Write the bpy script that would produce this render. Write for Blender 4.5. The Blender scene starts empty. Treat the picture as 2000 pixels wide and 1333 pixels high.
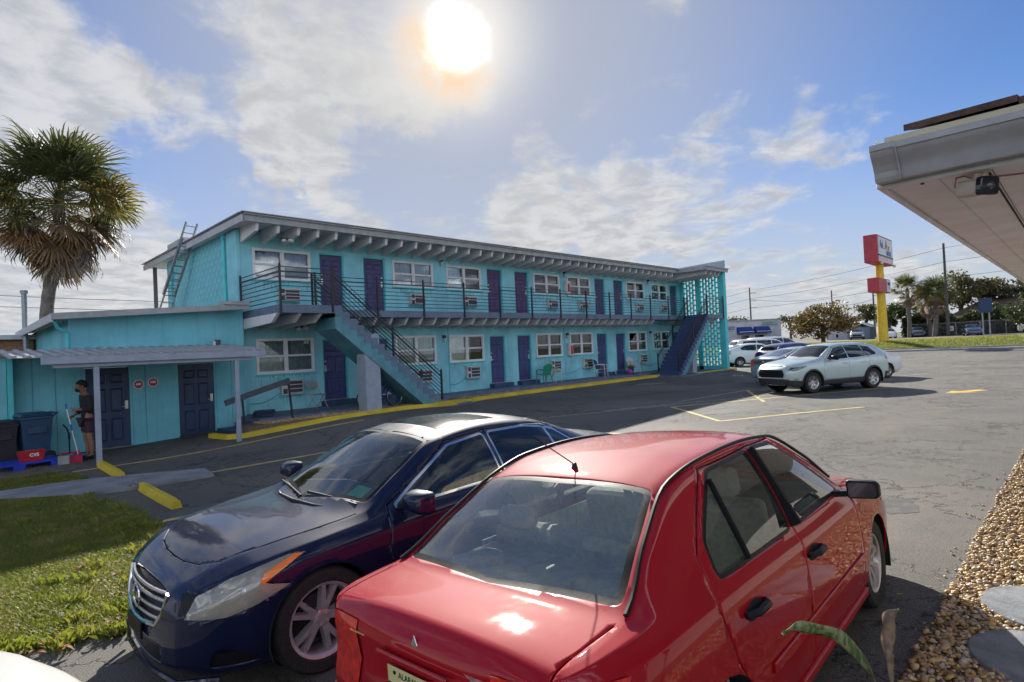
import bpy, bmesh, math, random
import numpy as np
from mathutils import Vector, Matrix
random.seed(7); RNG = np.random.default_rng(7)
SC = bpy.context.scene
COL = SC.collection
R = math.radians

# ------------------------------------------------------------------ camera
FPX, YAW, PITCH, ROLL, CAMH = 1126.2, R(45.131), R(.884), R(-2.685), 1.92
fwd = Vector((math.sin(YAW)*math.cos(PITCH), math.cos(YAW)*math.cos(PITCH), math.sin(PITCH)))
rgt0 = Vector((math.cos(YAW), -math.sin(YAW), 0)); up0 = rgt0.cross(fwd)
rgt = rgt0*math.cos(ROLL) + up0*math.sin(ROLL)
upv = up0*math.cos(ROLL) - rgt0*math.sin(ROLL)
cd = bpy.data.cameras.new('camera'); cam = bpy.data.objects.new('camera', cd); COL.objects.link(cam)
cd.sensor_width = 36; cd.lens = FPX/2000*36; cd.clip_start = .05; cd.clip_end = 4000
cam.matrix_world = Matrix(((rgt.x, upv.x, -fwd.x, 0), (rgt.y, upv.y, -fwd.y, 0), (rgt.z, upv.z, -fwd.z, CAMH), (0, 0, 0, 1)))
SC.camera = cam

# ------------------------------------------------------------------ light
SUN_AZ, SUN_EL = R(49.0), R(28.6)          # azimuth from +X towards +Y
sdir = Vector((math.cos(SUN_AZ)*math.cos(SUN_EL), math.sin(SUN_AZ)*math.cos(SUN_EL), math.sin(SUN_EL)))
SUN_STRENGTH, SKY_STRENGTH, EXPOSURE = 2.1, .05, 2.12
sl = bpy.data.lights.new('sun', 'SUN'); sl.energy = SUN_STRENGTH; sl.angle = R(.6); sl.color = (1, .94, .84)
so = bpy.data.objects.new('sun', sl); COL.objects.link(so)
so.rotation_euler = sdir.to_track_quat('Z', 'Y').to_euler()
SC.view_settings.view_transform = 'Standard'; SC.view_settings.look = 'None'
SC.view_settings.exposure = EXPOSURE; SC.view_settings.gamma = 1; SC.view_settings.use_curve_mapping = False
SC.cycles.max_bounces = 6; SC.cycles.diffuse_bounces = 3; SC.cycles.glossy_bounces = 3; SC.cycles.transparent_max_bounces = 14; SC.cycles.use_adaptive_sampling = True; SC.cycles.adaptive_threshold = .02
SC.cycles.use_denoising = True; SC.cycles.denoiser = 'OPENIMAGEDENOISE'; SC.cycles.sample_clamp_indirect = 6

class NT:
    """small helper for writing node trees"""
    def __init__(s, t): s.t = t; s.n = t.nodes; s.l = t.links
    def new(s, k, **kw):
        n = s.n.new(k)
        for a, b in kw.items(): setattr(n, a, b)
        return n
    def put(s, sock, v):
        if isinstance(v, bpy.types.NodeSocket): s.l.new(v, sock)
        elif v is not None:
            if hasattr(sock.default_value, '__len__') and not hasattr(v, '__len__'): v = [v]*len(sock.default_value)
            if hasattr(sock.default_value, '__len__') and len(sock.default_value) == 4 and len(v) == 3: v = (*v, 1)
            sock.default_value = v
    def math(s, op, a, b=None, c=None, clamp=False):
        n = s.new('ShaderNodeMath', operation=op, use_clamp=clamp)
        for i, v in enumerate((a, b, c)):
            if v is not None: s.put(n.inputs[i], v)
        return n.outputs[0]
    def vmath(s, op, a, b=None, out=0):
        n = s.new('ShaderNodeVectorMath', operation=op)
        s.put(n.inputs[0], a)
        if b is not None: s.put(n.inputs[3 if op == 'SCALE' else 1], b)
        return n.outputs[out]
    def mix(s, f, a, b, typ='RGBA', blend='MIX'):
        n = s.new('ShaderNodeMix', data_type=typ)
        if typ == 'RGBA': n.blend_type = blend; ia, ib, o = 6, 7, 2
        else: ia, ib, o = 2, 3, 0
        s.put(n.inputs[0], f); s.put(n.inputs[ia], a); s.put(n.inputs[ib], b)
        return n.outputs[o]
    def ramp(s, v, a, b, lo=0., hi=1., smooth=True):
        n = s.new('ShaderNodeMapRange'); n.interpolation_type = 'SMOOTHSTEP' if smooth else 'LINEAR'
        for i, x in enumerate((v, a, b, lo, hi)): s.put(n.inputs[i], x)
        return n.outputs[0]
    def noise(s, vec, scale, detail=4, rough=.55, dist=0., out='Fac'):
        n = s.new('ShaderNodeTexNoise'); s.put(n.inputs['Vector'], vec); s.put(n.inputs['Scale'], scale)
        n.inputs['Detail'].default_value = detail; n.inputs['Roughness'].default_value = rough; n.inputs['Distortion'].default_value = dist
        return n.outputs[out]

def px_dir(x, y):
    """viewing direction of a place in the sky (used only to say where the clouds of the day stood)"""
    return (rgt*((x-1000)/FPX) + upv*(-(y-666.5)/FPX) + fwd).normalized()

def make_world():
    w = bpy.data.worlds.new('World'); SC.world = w; w.use_nodes = True
    t = NT(w.node_tree); t.n.clear()
    out = t.new('ShaderNodeOutputWorld'); bg = t.new('ShaderNodeBackground'); bg.inputs[1].default_value = SKY_STRENGTH
    sky = t.new('ShaderNodeTexSky', sky_type='NISHITA'); sky.sun_disc = False
    sky.sun_elevation = SUN_EL; sky.sun_rotation = math.pi/2 - SUN_AZ
    sky.air_density = 1.0; sky.dust_density = .0; sky.ozone_density = 1.6
    geo = t.new('ShaderNodeTexCoord'); D = t.vmath('NORMALIZE', geo.outputs['Generated'])
    sx = t.new('ShaderNodeSeparateXYZ'); t.put(sx.inputs[0], D)
    zc = t.math('MAXIMUM', sx.outputs[2], .02)
    # flat cloud deck: project the direction on a plane overhead
    den = t.math('ADD', zc, .14)
    cp = t.new('ShaderNodeCombineXYZ'); t.put(cp.inputs[0], t.math('DIVIDE', sx.outputs[0], den)); t.put(cp.inputs[1], t.math('DIVIDE', sx.outputs[1], den))
    P = cp.outputs[0]
    warp = t.vmath('SCALE', t.vmath('SUBTRACT', t.noise(P, 1.9, 2, out='Color'), (.5, .5, .5)), .30)
    P2 = t.vmath('ADD', P, warp)
    field = t.noise(P2, 3.3, 8, .62)
    Dw = t.vmath('NORMALIZE', t.vmath('ADD', D, t.vmath('SCALE', t.vmath('SUBTRACT', t.noise(D, 9, 4, .62, out='Color'), (.5, .5, .5)), .17)))
    # where the larger clouds stood
    bias = .02
    for (x, y, rad, amp) in [(20, 130, 9, .17), (110, 200, 7, .12), (-200, 200, 16, .12), (560, 60, 9, .08), (720, 90, 9, .13), (640, 200, 6, .07), (560, 285, 4.5, .22), (330, 215, 4, .17), (850, 170, 5, .1),
                             (1060, 430, 5, .18), (1210, 410, 6, .17), (1340, 395, 5, .14), (1000, 480, 6, .18), (1190, 480, 4, .14), (1560, 290, 4.5, .2), (1640, 240, 4, .15), (1390, 265, 3, .12), (1060, 300, 3, .15), (1170, 200, 2, .12), (1210, 335, 2.5, .12),
                             (625, 362, 1.5, .2), (530, 362, 1.8, .2), (1500, 590, 9, .10), (1240, 5, 4, .15), (150, 560, 9, .2), (330, 500, 6, .16), (680, 425, 4, .12), (1800, 530, 4, .12), (1650, 560, 5, .1),
                             (1780, 60, 14, -.18), (1130, 150, 8, -.14), (350, 370, 6, -.16), (240, 80, 5, -.2), (300, 30, 5, -.12), (870, 320, 5, -.14), (1470, 130, 8, -.1), (1750, 400, 6, -.12), (750, 330, 4, -.08), (1550, 480, 4, -.1)]:
        v = px_dir(x, y)
        c = t.vmath('DOT_PRODUCT', Dw, tuple(v), out=1)
        m = t.ramp(c, math.cos(R(rad*1.25)), math.cos(R(rad*.25)), 0, amp)
        bias = t.math('ADD', m, bias)
    cov = t.math('ADD', field, bias)
    mask = t.math('MULTIPLY', t.ramp(cov, .47, .78), t.ramp(sx.outputs[2], .0, .09, .15, 1))
    dens = t.ramp(t.noise(P2, 7.5, 5, .6), .36, .66)
    csun = t.vmath('DOT_PRODUCT', D, tuple(sdir), out=1)
    ang = t.math('ARCCOSINE', t.math('MINIMUM', csun, .999999))
    # clouds between us and the sun show their grey side, unseen clouds opposite the sun are brightened to fill the shaded fronts
    lit = t.mix(dens, (3.45, 3.45, 3.45), (2.45, 2.5, 2.6))
    lit = t.mix(t.ramp(ang, R(26), R(5), 0, .6), lit, (3.2, 3.15, 3.05))
    ccol = t.mix(t.ramp(csun, .45, -.75), lit, (34, 34.2, 34.6))
    base = t.mix(1.0, sky.outputs[0], (.30, .39, .55), blend='MULTIPLY')
    base = t.mix(t.ramp(sx.outputs[2], .34, .01, 0, .9), base, (2.65, 2.75, 2.95))
    base = t.mix(t.ramp(ang, R(46), R(7), 0, .8), base, (2.45, 2.5, 2.65))
    col = t.mix(t.math('MULTIPLY', mask, .88), base, ccol)
    # aureole of the veiled sun: a wide soft glare, a white core and a warm fringe where thin cloud passes
    glare = t.math('POWER', t.ramp(ang, R(15), R(1.2), 0, 1), 3.0)
    col = t.mix(glare, col, (4.6, 4.4, 4.1))
    rag = t.noise(D, 13, 5, .62)
    side = t.vmath('DOT_PRODUCT', D, tuple(-rgt*.55-upv*.83), out=1); side = t.math('SUBTRACT', side, sdir.dot(-rgt*.55-upv*.83))
    edge = t.math('ADD', ang, t.math('MULTIPLY', t.math('SUBTRACT', rag, .5), R(6.5)))
    rim = t.math('MULTIPLY', t.ramp(edge, R(6.2), R(3.6), 0, .75), t.math('MULTIPLY', t.ramp(side, -.02, .05, .0, 1), t.ramp(rag, .36, .56, .25, 1)))
    core = t.ramp(t.math('ADD', ang, t.math('MULTIPLY', t.math('SUBTRACT', rag, .5), R(2.6))), R(4.6), R(.9), 0, 1); core = t.math('POWER', core, 4.0)
    col = t.mix(rim, col, (4.7, 3.2, 2.0))
    col = t.mix(core, col, (30, 28, 25))
    # below the horizon: soft ground tone
    col = t.mix(t.ramp(sx.outputs[2], -.02, .0), (3.0, 2.9, 2.8), col)
    w.cycles.sampling_method = 'MANUAL'; w.cycles.sample_map_resolution = 512
    t.put(bg.inputs[0], col); t.l.new(bg.outputs[0], out.inputs[0])
make_world()

# ------------------------------------------------------------------ materials
MATS = {}
def mat(name, col=(.5, .5, .5), rough=.6, metal=0., var=0., vscale=4., col2=None, bump=0., bscale=60., coat=0., spec=.5, streak=0., emit=None, bdist=.01, coatr=.05, speck=0.):
    """principled material with noise mottling, optional vertical streaks, fine bump"""
    if name in MATS: return MATS[name]
    m = bpy.data.materials.new(name); m.use_nodes = True; MATS[name] = m
    t = NT(m.node_tree); b = t.n['Principled BSDF']
    co = t.new('ShaderNodeTexCoord').outputs['Object']
    c = None
    if var or col2:
        c2 = col2 or tuple(max(0, x*(1-var)) for x in col)
        c1 = col if col2 else tuple(min(1, x*(1+var*.5)) for x in col)
        n = t.noise(co, vscale, 6, .6)
        c = t.mix(t.ramp(n, .3, .7), c2, c1)
    if streak:
        s = t.noise(t.vmath('MULTIPLY', co, (9, 9, .6)), 1.3, 4, .6)
        c = t.mix(t.ramp(s, .5, .8, 0, streak), c or col, tuple(x*.55 for x in col))
    if speck:
        s = t.noise(co, 90, 2, .5)
        c = t.mix(t.ramp(s, .55, .75, 0, speck), c or col, tuple(x*.5 for x in col))
    t.put(b.inputs['Base Color'], c if c is not None else col)
    b.inputs['Metallic'].default_value = metal
    if var: t.put(b.inputs['Roughness'], t.ramp(t.noise(co, vscale*2.3, 4), .3, .7, max(.02, rough*.85), min(1, rough*1.15)))
    else: b.inputs['Roughness'].default_value = rough
    b.inputs['Specular IOR Level'].default_value = spec
    b.inputs['Coat Weight'].default_value = coat; b.inputs['Coat Roughness'].default_value = coatr
    if emit: t.put(b.inputs['Emission Color'], emit[0]); b.inputs['Emission Strength'].default_value = emit[1]
    if bump:
        bn = t.new('ShaderNodeBump'); bn.inputs['Strength'].default_value = bump; bn.inputs['Distance'].default_value = bdist
        t.put(bn.inputs['Height'], t.noise(co, bscale, 5, .6)); t.put(b.inputs['Normal'], bn.outputs[0])
    return m

def glass(name, tint=(.75, .82, .8), refl=1.0, opac=0.0, body=(.02, .025, .03)):
    """thin pane: clear (tinted) straight through, fresnel reflection on top"""
    if name in MATS: return MATS[name]
    m = bpy.data.materials.new(name); m.use_nodes = True; MATS[name] = m
    t = NT(m.node_tree); t.n.clear()
    out = t.new('ShaderNodeOutputMaterial'); tr = t.new('ShaderNodeBsdfTransparent'); t.put(tr.inputs[0], tint)
    gl = t.new('ShaderNodeBsdfGlossy'); gl.inputs['Roughness'].default_value = .015; t.put(gl.inputs[0], (.95, .97, 1))
    fr = t.new('ShaderNodeFresnel'); fr.inputs[0].default_value = 1.52
    base = tr.outputs[0]
    if opac:
        df = t.new('ShaderNodeBsdfDiffuse'); t.put(df.inputs[0], body)
        mx = t.new('ShaderNodeMixShader'); mx.inputs[0].default_value = opac
        t.l.new(tr.outputs[0], mx.inputs[1]); t.l.new(df.outputs[0], mx.inputs[2]); base = mx.outputs[0]
    ms = t.new('ShaderNodeMixShader')
    t.put(ms.inputs[0], t.math('MULTIPLY', fr.outputs[0], refl*1.6, clamp=True))
    t.l.new(base, ms.inputs[1]); t.l.new(gl.outputs[0], ms.inputs[2]); t.l.new(ms.outputs[0], out.inputs[0])
    return m

# ------------------------------------------------------------------ mesh building
class MB:
    def __init__(s): s.v = []; s.f = []
    def add(s, vs, fs):
        o = len(s.v); s.v += [tuple(p) for p in vs]; s.f += [tuple(i+o for i in f) for f in fs]; return s
    def box(s, a, b):
        x0, y0, z0 = (min(p, q) for p, q in zip(a, b)); x1, y1, z1 = (max(p, q) for p, q in zip(a, b))
        return s.add([(x0,y0,z0),(x1,y0,z0),(x1,y1,z0),(x0,y1,z0),(x0,y0,z1),(x1,y0,z1),(x1,y1,z1),(x0,y1,z1)],
                     [(3,2,1,0),(4,5,6,7),(0,1,5,4),(1,2,6,5),(2,3,7,6),(3,0,4,7)])
    def obox(s, c, size, M=None):
        """box of a size round a centre, turned by a 3x3 matrix"""
        M = M or Matrix.Identity(3); c = Vector(c); vs = []
        for k in range(8):
            p = Vector(((k & 1)-.5, ((k >> 1) & 1)-.5, ((k >> 2) & 1)-.5)); p = Vector((p.x*size[0], p.y*size[1], p.z*size[2]))
            vs.append(c + M @ p)
        return s.add(vs, [(1,0,2,3),(4,5,7,6),(0,1,5,4),(1,3,7,5),(3,2,6,7),(2,0,4,6)])
    def prism(s, poly, h, frame):
        """polygon in a plane frame (origin, ux, uy), thickness h along ux x uy"""
        o, ux, uy = (Vector(q) for q in frame); n = ux.cross(uy).normalized()
        k = len(poly); b = [o + ux*p[0] + uy*p[1] for p in poly]; tp = [q + n*h for q in b]
        return s.add(b+tp, [tuple(range(k-1, -1, -1)), tuple(range(k, 2*k))] + [(i, (i+1) % k, (i+1) % k+k, i+k) for i in range(k)])
    def tube(s, pts, r, n=8, cap=True):
        pts = [Vector(p) for p in pts]; rr = r if hasattr(r, '__len__') else [r]*len(pts); rings = []
        prev = None
        for i, p in enumerate(pts):
            d = (pts[min(i+1, len(pts)-1)] - pts[max(i-1, 0)]).normalized()
            if prev is None:
                a = Vector((0, 0, 1)) if abs(d.z) < .9 else Vector((1, 0, 0)); u = d.cross(a).normalized()
            else: u = (prev - d*prev.dot(d)).normalized()
            prev = u; w = d.cross(u)
            rings.append([p + (u*math.cos(2*math.pi*k/n) + w*math.sin(2*math.pi*k/n))*rr[i] for k in range(n)])
        vs = [q for ring in rings for q in ring]; fs = []
        for i in range(len(pts)-1):
            for k in range(n): fs.append((i*n+k, i*n+(k+1) % n, (i+1)*n+(k+1) % n, (i+1)*n+k))
        if cap: fs += [tuple(range(n-1, -1, -1)), tuple((len(pts)-1)*n+k for k in range(n))]
        return s.add(vs, fs)
    def bar(s, a, b, w, h=None):
        """square bar from a to b"""
        a = Vector(a); b = Vector(b); d = (b-a); L = d.length; d.normalize()
        z = Vector((0, 0, 1)) if abs(d.z) < .95 else Vector((0, 1, 0)); y = z.cross(d).normalized(); z = d.cross(y)
        return s.obox((a+b)/2, (L, w, h or w), Matrix((d, y, z)).transposed())
    def lathe(s, prof, c, axis='z', n=24, a0=0, a1=2*math.pi):
        """profile (radius, height) turned round an axis through c"""
        full = abs(a1-a0-2*math.pi) < 1e-6; m = n if full else n+1; vs = []
        for k in range(m):
            t = a0 + (a1-a0)*k/n
            for (r, h) in prof:
                p = (r*math.cos(t), r*math.sin(t), h)
                if axis == 'y': p = (p[0], p[2], p[1])
                elif axis == 'x': p = (p[2], p[0], p[1])
                vs.append((c[0]+p[0], c[1]+p[1], c[2]+p[2]))
        q = len(prof); fs = []
        for k in range(n):
            for j in range(q-1):
                a, b = k*q+j, ((k+1) % m)*q+j
                fs.append((a, b, b+1, a+1) if axis == 'z' else (a, a+1, b+1, b))
        return s.add(vs, fs)
    def sphere(s, c, r, n=12, sc=(1, 1, 1)):
        vs = []; fs = []; m = n//2
        for i in range(m+1):
            for k in range(n):
                th, ph = math.pi*i/m, 2*math.pi*k/n
                vs.append((c[0]+r*sc[0]*math.sin(th)*math.cos(ph), c[1]+r*sc[1]*math.sin(th)*math.sin(ph), c[2]+r*sc[2]*math.cos(th)))
        for i in range(m):
            for k in range(n): fs.append((i*n+k, (i+1)*n+k, (i+1)*n+(k+1) % n, i*n+(k+1) % n))
        return s.add(vs, fs)
    def mesh(s, name, off=(0, 0, 0)):
        me = bpy.data.meshes.new(name); o = off
        me.from_pydata([(p[0]-o[0], p[1]-o[1], p[2]-o[2]) for p in s.v], [], s.f); me.validate(); me.update(); return me

def link(name, data, mt=None, parent=None, loc=(0, 0, 0), smooth=False, bevel=0, sharp=35):
    o = bpy.data.objects.new(name, data); COL.objects.link(o); o.location = loc
    if parent is not None: o.parent = parent
    if mt is not None and not data.materials: data.materials.append(mt)
    if smooth:
        for p in data.polygons: p.use_smooth = True
        try: data.set_sharp_from_angle(angle=R(sharp))
        except Exception: pass
    if bevel:
        md = o.modifiers.new('bevel', 'BEVEL'); md.width = bevel; md.segments = 2; md.limit_method = 'ANGLE'; md.angle_limit = R(40)
    return o

def tag(o, label, cat, group=None):
    o['label'] = label; o['category'] = cat
    if group: o['group'] = group
    return o
def struct(o, kind='structure', label=None):
    o['kind'] = kind
    if label: o['label'] = label
    return o

class Thing:
    """an Empty at the base of a thing; its parts are given in world (or local) coordinates"""
    def __init__(s, name, org, label, cat, group=None, rotz=0, local=False):
        s.o = Vector(org); s.local = local
        e = bpy.data.objects.new(name, None); COL.objects.link(e); e.location = org; e.rotation_euler = (0, 0, rotz); e.empty_display_size = .2
        tag(e, label, cat, group); s.root = e
    def part(s, name, mb, mt, parent=None, **kw):
        me = mb if isinstance(mb, bpy.types.Mesh) else mb.mesh(name, (0, 0, 0) if s.local else s.o)
        return link(name, me, mt, parent or s.root, **kw)
    def inst(s, name, me, pos, parent=None, rot=None, scale=None):
        o = bpy.data.objects.new(name, me); COL.objects.link(o)
        o.location = Vector(pos) - (Vector((0, 0, 0)) if s.local else s.o); o.parent = parent or s.root
        if rot: o.rotation_euler = rot
        if scale: o.scale = scale
        return o
def single(name, mb, mt, label, cat, org=None, group=None, **kw):
    """a thing that is one mesh; org = its base point"""
    org = org or (0, 0, 0)
    return tag(link(name, mb.mesh(name, org), mt, loc=org, **kw), label, cat, group)
def copy_tree(o, parent=None):
    c = o.copy(); COL.objects.link(c)
    if parent is not None: c.parent = parent
    for ch in list(o.children): copy_tree(ch, c)
    return c

# ------------------------------------------------------------------ lettering as thin raised strokes
def text_mesh(txt, size, depth=.002, bold=0.0, shear=0.0):
    cu = bpy.data.curves.new('lettering', 'FONT'); cu.body = txt; cu.size = size; cu.extrude = depth; cu.offset = bold; cu.shear = shear
    cu.align_x = 'CENTER'; cu.align_y = 'CENTER'; cu.resolution_u = 3
    o = bpy.data.objects.new('lettering_tmp', cu); COL.objects.link(o)
    dg = bpy.context.evaluated_depsgraph_get(); me = bpy.data.meshes.new_from_object(o.evaluated_get(dg))
    bpy.data.objects.remove(o); bpy.data.curves.remove(cu); me.name = 'lettering'; return me
def place_text(txt, size, origin, ux, uy, mt, parent, torg, name='lettering', **kw):
    me = text_mesh(txt, size, **kw); ux = Vector(ux).normalized(); uy = Vector(uy).normalized(); n = ux.cross(uy)
    M = Matrix((ux, uy, n)).transposed().to_4x4(); M.translation = Vector(origin) - Vector(torg)
    me.transform(M); return link(name, me, mt, parent)

# ------------------------------------------------------------------ terrain
def sst(a, b, x):
    t = np.clip((np.asarray(x, float)-a)/(np.asarray(b)-a), 0, 1); return t*t*(3-2*t)
def gz(x, y):
    x = np.asarray(x, float); y = np.asarray(y, float); d = .709*x + .705*y
    z = -.13*sst(.5, 2.+.26*np.clip(x, 0, 5), y)*(1-sst(6, 17, x))*(1-.4*sst(9, 17, y))
    z = z + .28*sst(3, 9, x)*sst(11, 15, y)*(1-.55*sst(10, 14, x))*(1-sst(36, 46, x))
    z = z + .3*sst(36, 54, x) + .72*sst(55.6, 60.5, x)
    return z
def _s1(a, b, x):
    t = (x-a)/(b-a); t = 0. if t < 0 else 1. if t > 1 else t; return t*t*(3-2*t)
def gzf(x, y):
    return (-.13*_s1(.5, 2.+.26*min(5., max(0., x)), y)*(1-_s1(6, 17, x))*(1-.4*_s1(9, 17, y)) + .28*_s1(3, 9, x)*_s1(11, 15, y)*(1-.55*_s1(10, 14, x))*(1-_s1(36, 46, x))
            + .3*_s1(36, 54, x) + .72*_s1(55.6, 60.5, x))
def sheet(name, x0, x1, y0, y1, mt, lift=0., step=.5, label=None, kind='structure', xs=None, ys=None, inside=None):
    """ground-hugging sheet"""
    xs = xs if xs is not None else np.linspace(x0, x1, max(2, int((x1-x0)/step)+1)); ys = ys if ys is not None else np.linspace(y0, y1, max(2, int((y1-y0)/step)+1))
    X, Y = np.meshgrid(xs, ys); Z = gz(X, Y)+lift; n = len(xs)
    v = np.stack([X.ravel(), Y.ravel(), Z.ravel()], 1); f = []
    for j in range(len(ys)-1):
        for i in range(n-1):
            if inside is None or inside((xs[i]+xs[i+1])/2, (ys[j]+ys[j+1])/2): f.append((j*n+i, j*n+i+1, (j+1)*n+i+1, (j+1)*n+i))
    me = bpy.data.meshes.new(name); me.from_pydata(v.tolist(), [], f); me.update()
    return struct(link(name, me, mt, smooth=True, sharp=180), kind, label)
def poly_sheet(name, poly, mt, lift, kind='structure', cell=.35, label=None, parent=None):
    """polygon laid on the terrain (cut into cells so that it follows it)"""
    bm = bmesh.new(); vs = [bm.verts.new((p[0], p[1], 0)) for p in poly]; bm.faces.new(vs)
    xa, xb = min(p[0] for p in poly), max(p[0] for p in poly); ya, yb = min(p[1] for p in poly), max(p[1] for p in poly)
    for k in range(1, int((xb-xa)/cell)+1): bmesh.ops.bisect_plane(bm, geom=bm.verts[:]+bm.edges[:]+bm.faces[:], plane_co=(xa+k*cell, 0, 0), plane_no=(1, 0, 0))
    for k in range(1, int((yb-ya)/cell)+1): bmesh.ops.bisect_plane(bm, geom=bm.verts[:]+bm.edges[:]+bm.faces[:], plane_co=(0, ya+k*cell, 0), plane_no=(0, 1, 0))
    for v in bm.verts: v.co.z = gzf(v.co.x, v.co.y)+lift
    bmesh.ops.recalc_face_normals(bm, faces=bm.faces)
    if sum(f.normal.z for f in bm.faces) < 0: bmesh.ops.reverse_faces(bm, faces=bm.faces)
    me = bpy.data.meshes.new(name); bm.to_mesh(me); bm.free()
    o = link(name, me, mt, parent, smooth=True, sharp=180)
    return struct(o, kind, label) if parent is None else o

# ================================================================== THE GROUND
def asphalt_mat():
    m = bpy.data.materials.new('asphalt'); m.use_nodes = True; t = NT(m.node_tree); b = t.n['Principled BSDF']
    co = t.new('ShaderNodeTexCoord').outputs['Object']
    big = t.noise(co, .22, 6, .6, .6); med = t.noise(co, 1.3, 6, .65); fine = t.noise(co, 85, 3, .6); grit = t.noise(co, 240, 2, .5)
    c = t.mix(t.ramp(big, .35, .68), (.092, .087, .08), (.152, .139, .12))
    c = t.mix(t.ramp(med, .45, .75, 0, .55), c, (.078, .078, .08))
    # worn tan dust in tyre tracks, oil-dark patches
    c = t.mix(t.ramp(t.noise(t.vmath('MULTIPLY', co, (.12, .5, 1)), 1.1, 5, .6), .5, .72, 0, .45), c, (.185, .158, .122))
    c = t.mix(t.ramp(t.noise(co, .55, 5, .7, 1.0), .57, .74, 0, .7), c, (.048, .047, .046))
    c = t.mix(t.ramp(fine, .5, .72, 0, .7), c, (.25, .235, .21))
    c = t.mix(t.ramp(fine, .48, .3, 0, .75), c, (.036, .036, .038))
    c = t.mix(t.ramp(grit, .55, .75, 0, .35), c, (.3, .29, .27))
    # cracks
    v = t.new('ShaderNodeTexVoronoi', feature='DISTANCE_TO_EDGE'); t.put(v.inputs['Scale'], .55)
    w = t.vmath('ADD', co, t.vmath('SCALE', t.vmath('SUBTRACT', t.noise(co, 1.6, 6, .65, out='Color'), (.5, .5, .5)), 1.5)); t.put(v.inputs['Vector'], w)
    crack = t.math('MULTIPLY', t.ramp(v.outputs['Distance'], .012, .002), t.ramp(t.noise(co, .35, 3), .40, .52))
    v2 = t.new('ShaderNodeTexVoronoi', feature='DISTANCE_TO_EDGE'); t.put(v2.inputs['Scale'], 2.6); t.put(v2.inputs['Vector'], w)
    crack2 = t.math('MULTIPLY', t.ramp(v2.outputs['Distance'], .022, .004), t.ramp(t.noise(t.vmath('ADD', co, (7, 3, 0)), .3, 3), .46, .60))
    cr = t.math('MAXIMUM', crack, crack2)
    c = t.mix(t.math('MULTIPLY', cr, .85), c, (.016, .016, .017))
    t.put(b.inputs['Base Color'], c); b.inputs['Roughness'].default_value = .8; b.inputs['Specular IOR Level'].default_value = .35
    bn = t.new('ShaderNodeBump'); bn.inputs['Strength'].default_value = .7; bn.inputs['Distance'].default_value = .012
    h = t.math('SUBTRACT', t.math('ADD', t.math('MULTIPLY', fine, .9), t.math('MULTIPLY', grit, .3)), t.math('MULTIPLY', cr, 1.2))
    t.put(bn.inputs['Height'], h); t.put(b.inputs['Normal'], bn.outputs[0]); return m
ASPH = asphalt_mat()
EARTH = mat('dry_earth', (.13, .115, .075), .95, var=.5, vscale=.6, col2=(.07, .085, .04), bump=.5, bscale=20, bdist=.03)
CONC = mat('concrete', (.25, .25, .245), .85, var=.3, vscale=3, bump=.25, bscale=70, speck=.25)
CONC_PATH = mat('path_concrete', (.23, .235, .24), .88, var=.25, vscale=2.2, bump=.2, bscale=90, speck=.2, streak=.15)
def worn_paint(name, col, wear=.5, under=(.085, .083, .08)):
    m = bpy.data.materials.new(name); m.use_nodes = True; t = NT(m.node_tree); b = t.n['Principled BSDF']
    co = t.new('ShaderNodeTexCoord').outputs['Object']
    f = t.math('ADD', t.math('MULTIPLY', t.noise(co, 6, 6, .7), .6), t.math('MULTIPLY', t.noise(co, 90, 3, .6), .4))
    k = t.ramp(f, wear-.09, wear+.07)
    c = t.mix(t.ramp(t.noise(co, 1.4, 4), .3, .7), tuple(x*.75 for x in col), col)
    t.put(b.inputs['Base Color'], t.mix(k, under, c)); b.inputs['Roughness'].default_value = .75; return m
YLINE = worn_paint('worn_yellow_line', (.62, .5, .16), .43)
WLINE = worn_paint('faded_white_line', (.46, .45, .40), .5)
YARROW = worn_paint('yellow_arrow_paint', (.68, .45, .06), .40)
YARROW2 = worn_paint('faded_arrow_paint', (.4, .37, .22), .47)
YKERB = worn_paint('yellow_kerb_paint', (.62, .46, .03), .365, under=(.27, .25, .21))

xs = np.unique(np.concatenate([np.linspace(-900, -20, 14), np.arange(-20, 70, 1.), np.linspace(70, 1800, 26)]))
ys = np.unique(np.concatenate([np.linspace(-900, -20, 14), np.arange(-20, 60, 1.), np.linspace(60, 1800, 26)]))
sheet('ground', 0, 0, 0, 0, EARTH, -.05, xs=xs, ys=ys)
sheet('parking_lot', -12, 55.2, -7, 21, ASPH, 0, step=.4)

def line(name, a, b, w, mt, lift=.004, label=None):
    a = Vector((*a, 0)); b = Vector((*b, 0)); d = (b-a).normalized(); n = Vector((-d.y, d.x, 0))*w/2
    return poly_sheet(name, [(a-n)[:2], (b-n)[:2], (b+n)[:2], (a+n)[:2]], mt, lift, cell=.5)
for (a, b, m) in [((3.45, 11.75), (8.0, 11.75), YLINE), ((2.0, 8.75), (7.2, 8.75), YLINE), ((1.9, 14.35), (8.4, 14.3), YLINE),
                  ((13.35, 6.35), (17.1, 4.2), YLINE), ((13.35, 6.35), (15.55, 8.9), YLINE), ((15.5, 8.85), (23.6, 4.85), YLINE), ((16.9, 9.4), (21.4, 9.1), WLINE),
                  ((17.6, 6.95), (21.3, 9.0), YLINE), ((12.0, 11.1), (16.0, 9.05), WLINE), ((14.0, 10.3), (20.2, 7.25), WLINE), ((21.3, 9.0), (29.5, 4.95), WLINE), ((27.6, 9.4), (35.5, 5.6), WLINE), ((24.8, 7.6), (31.2, 5.1), WLINE), ((33.0, 10.8), (38.6, 5.2), WLINE), ((38, 13), (42.6, 6.4), WLINE)]:
    line('parking_line', a, b, .11, m)
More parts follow.
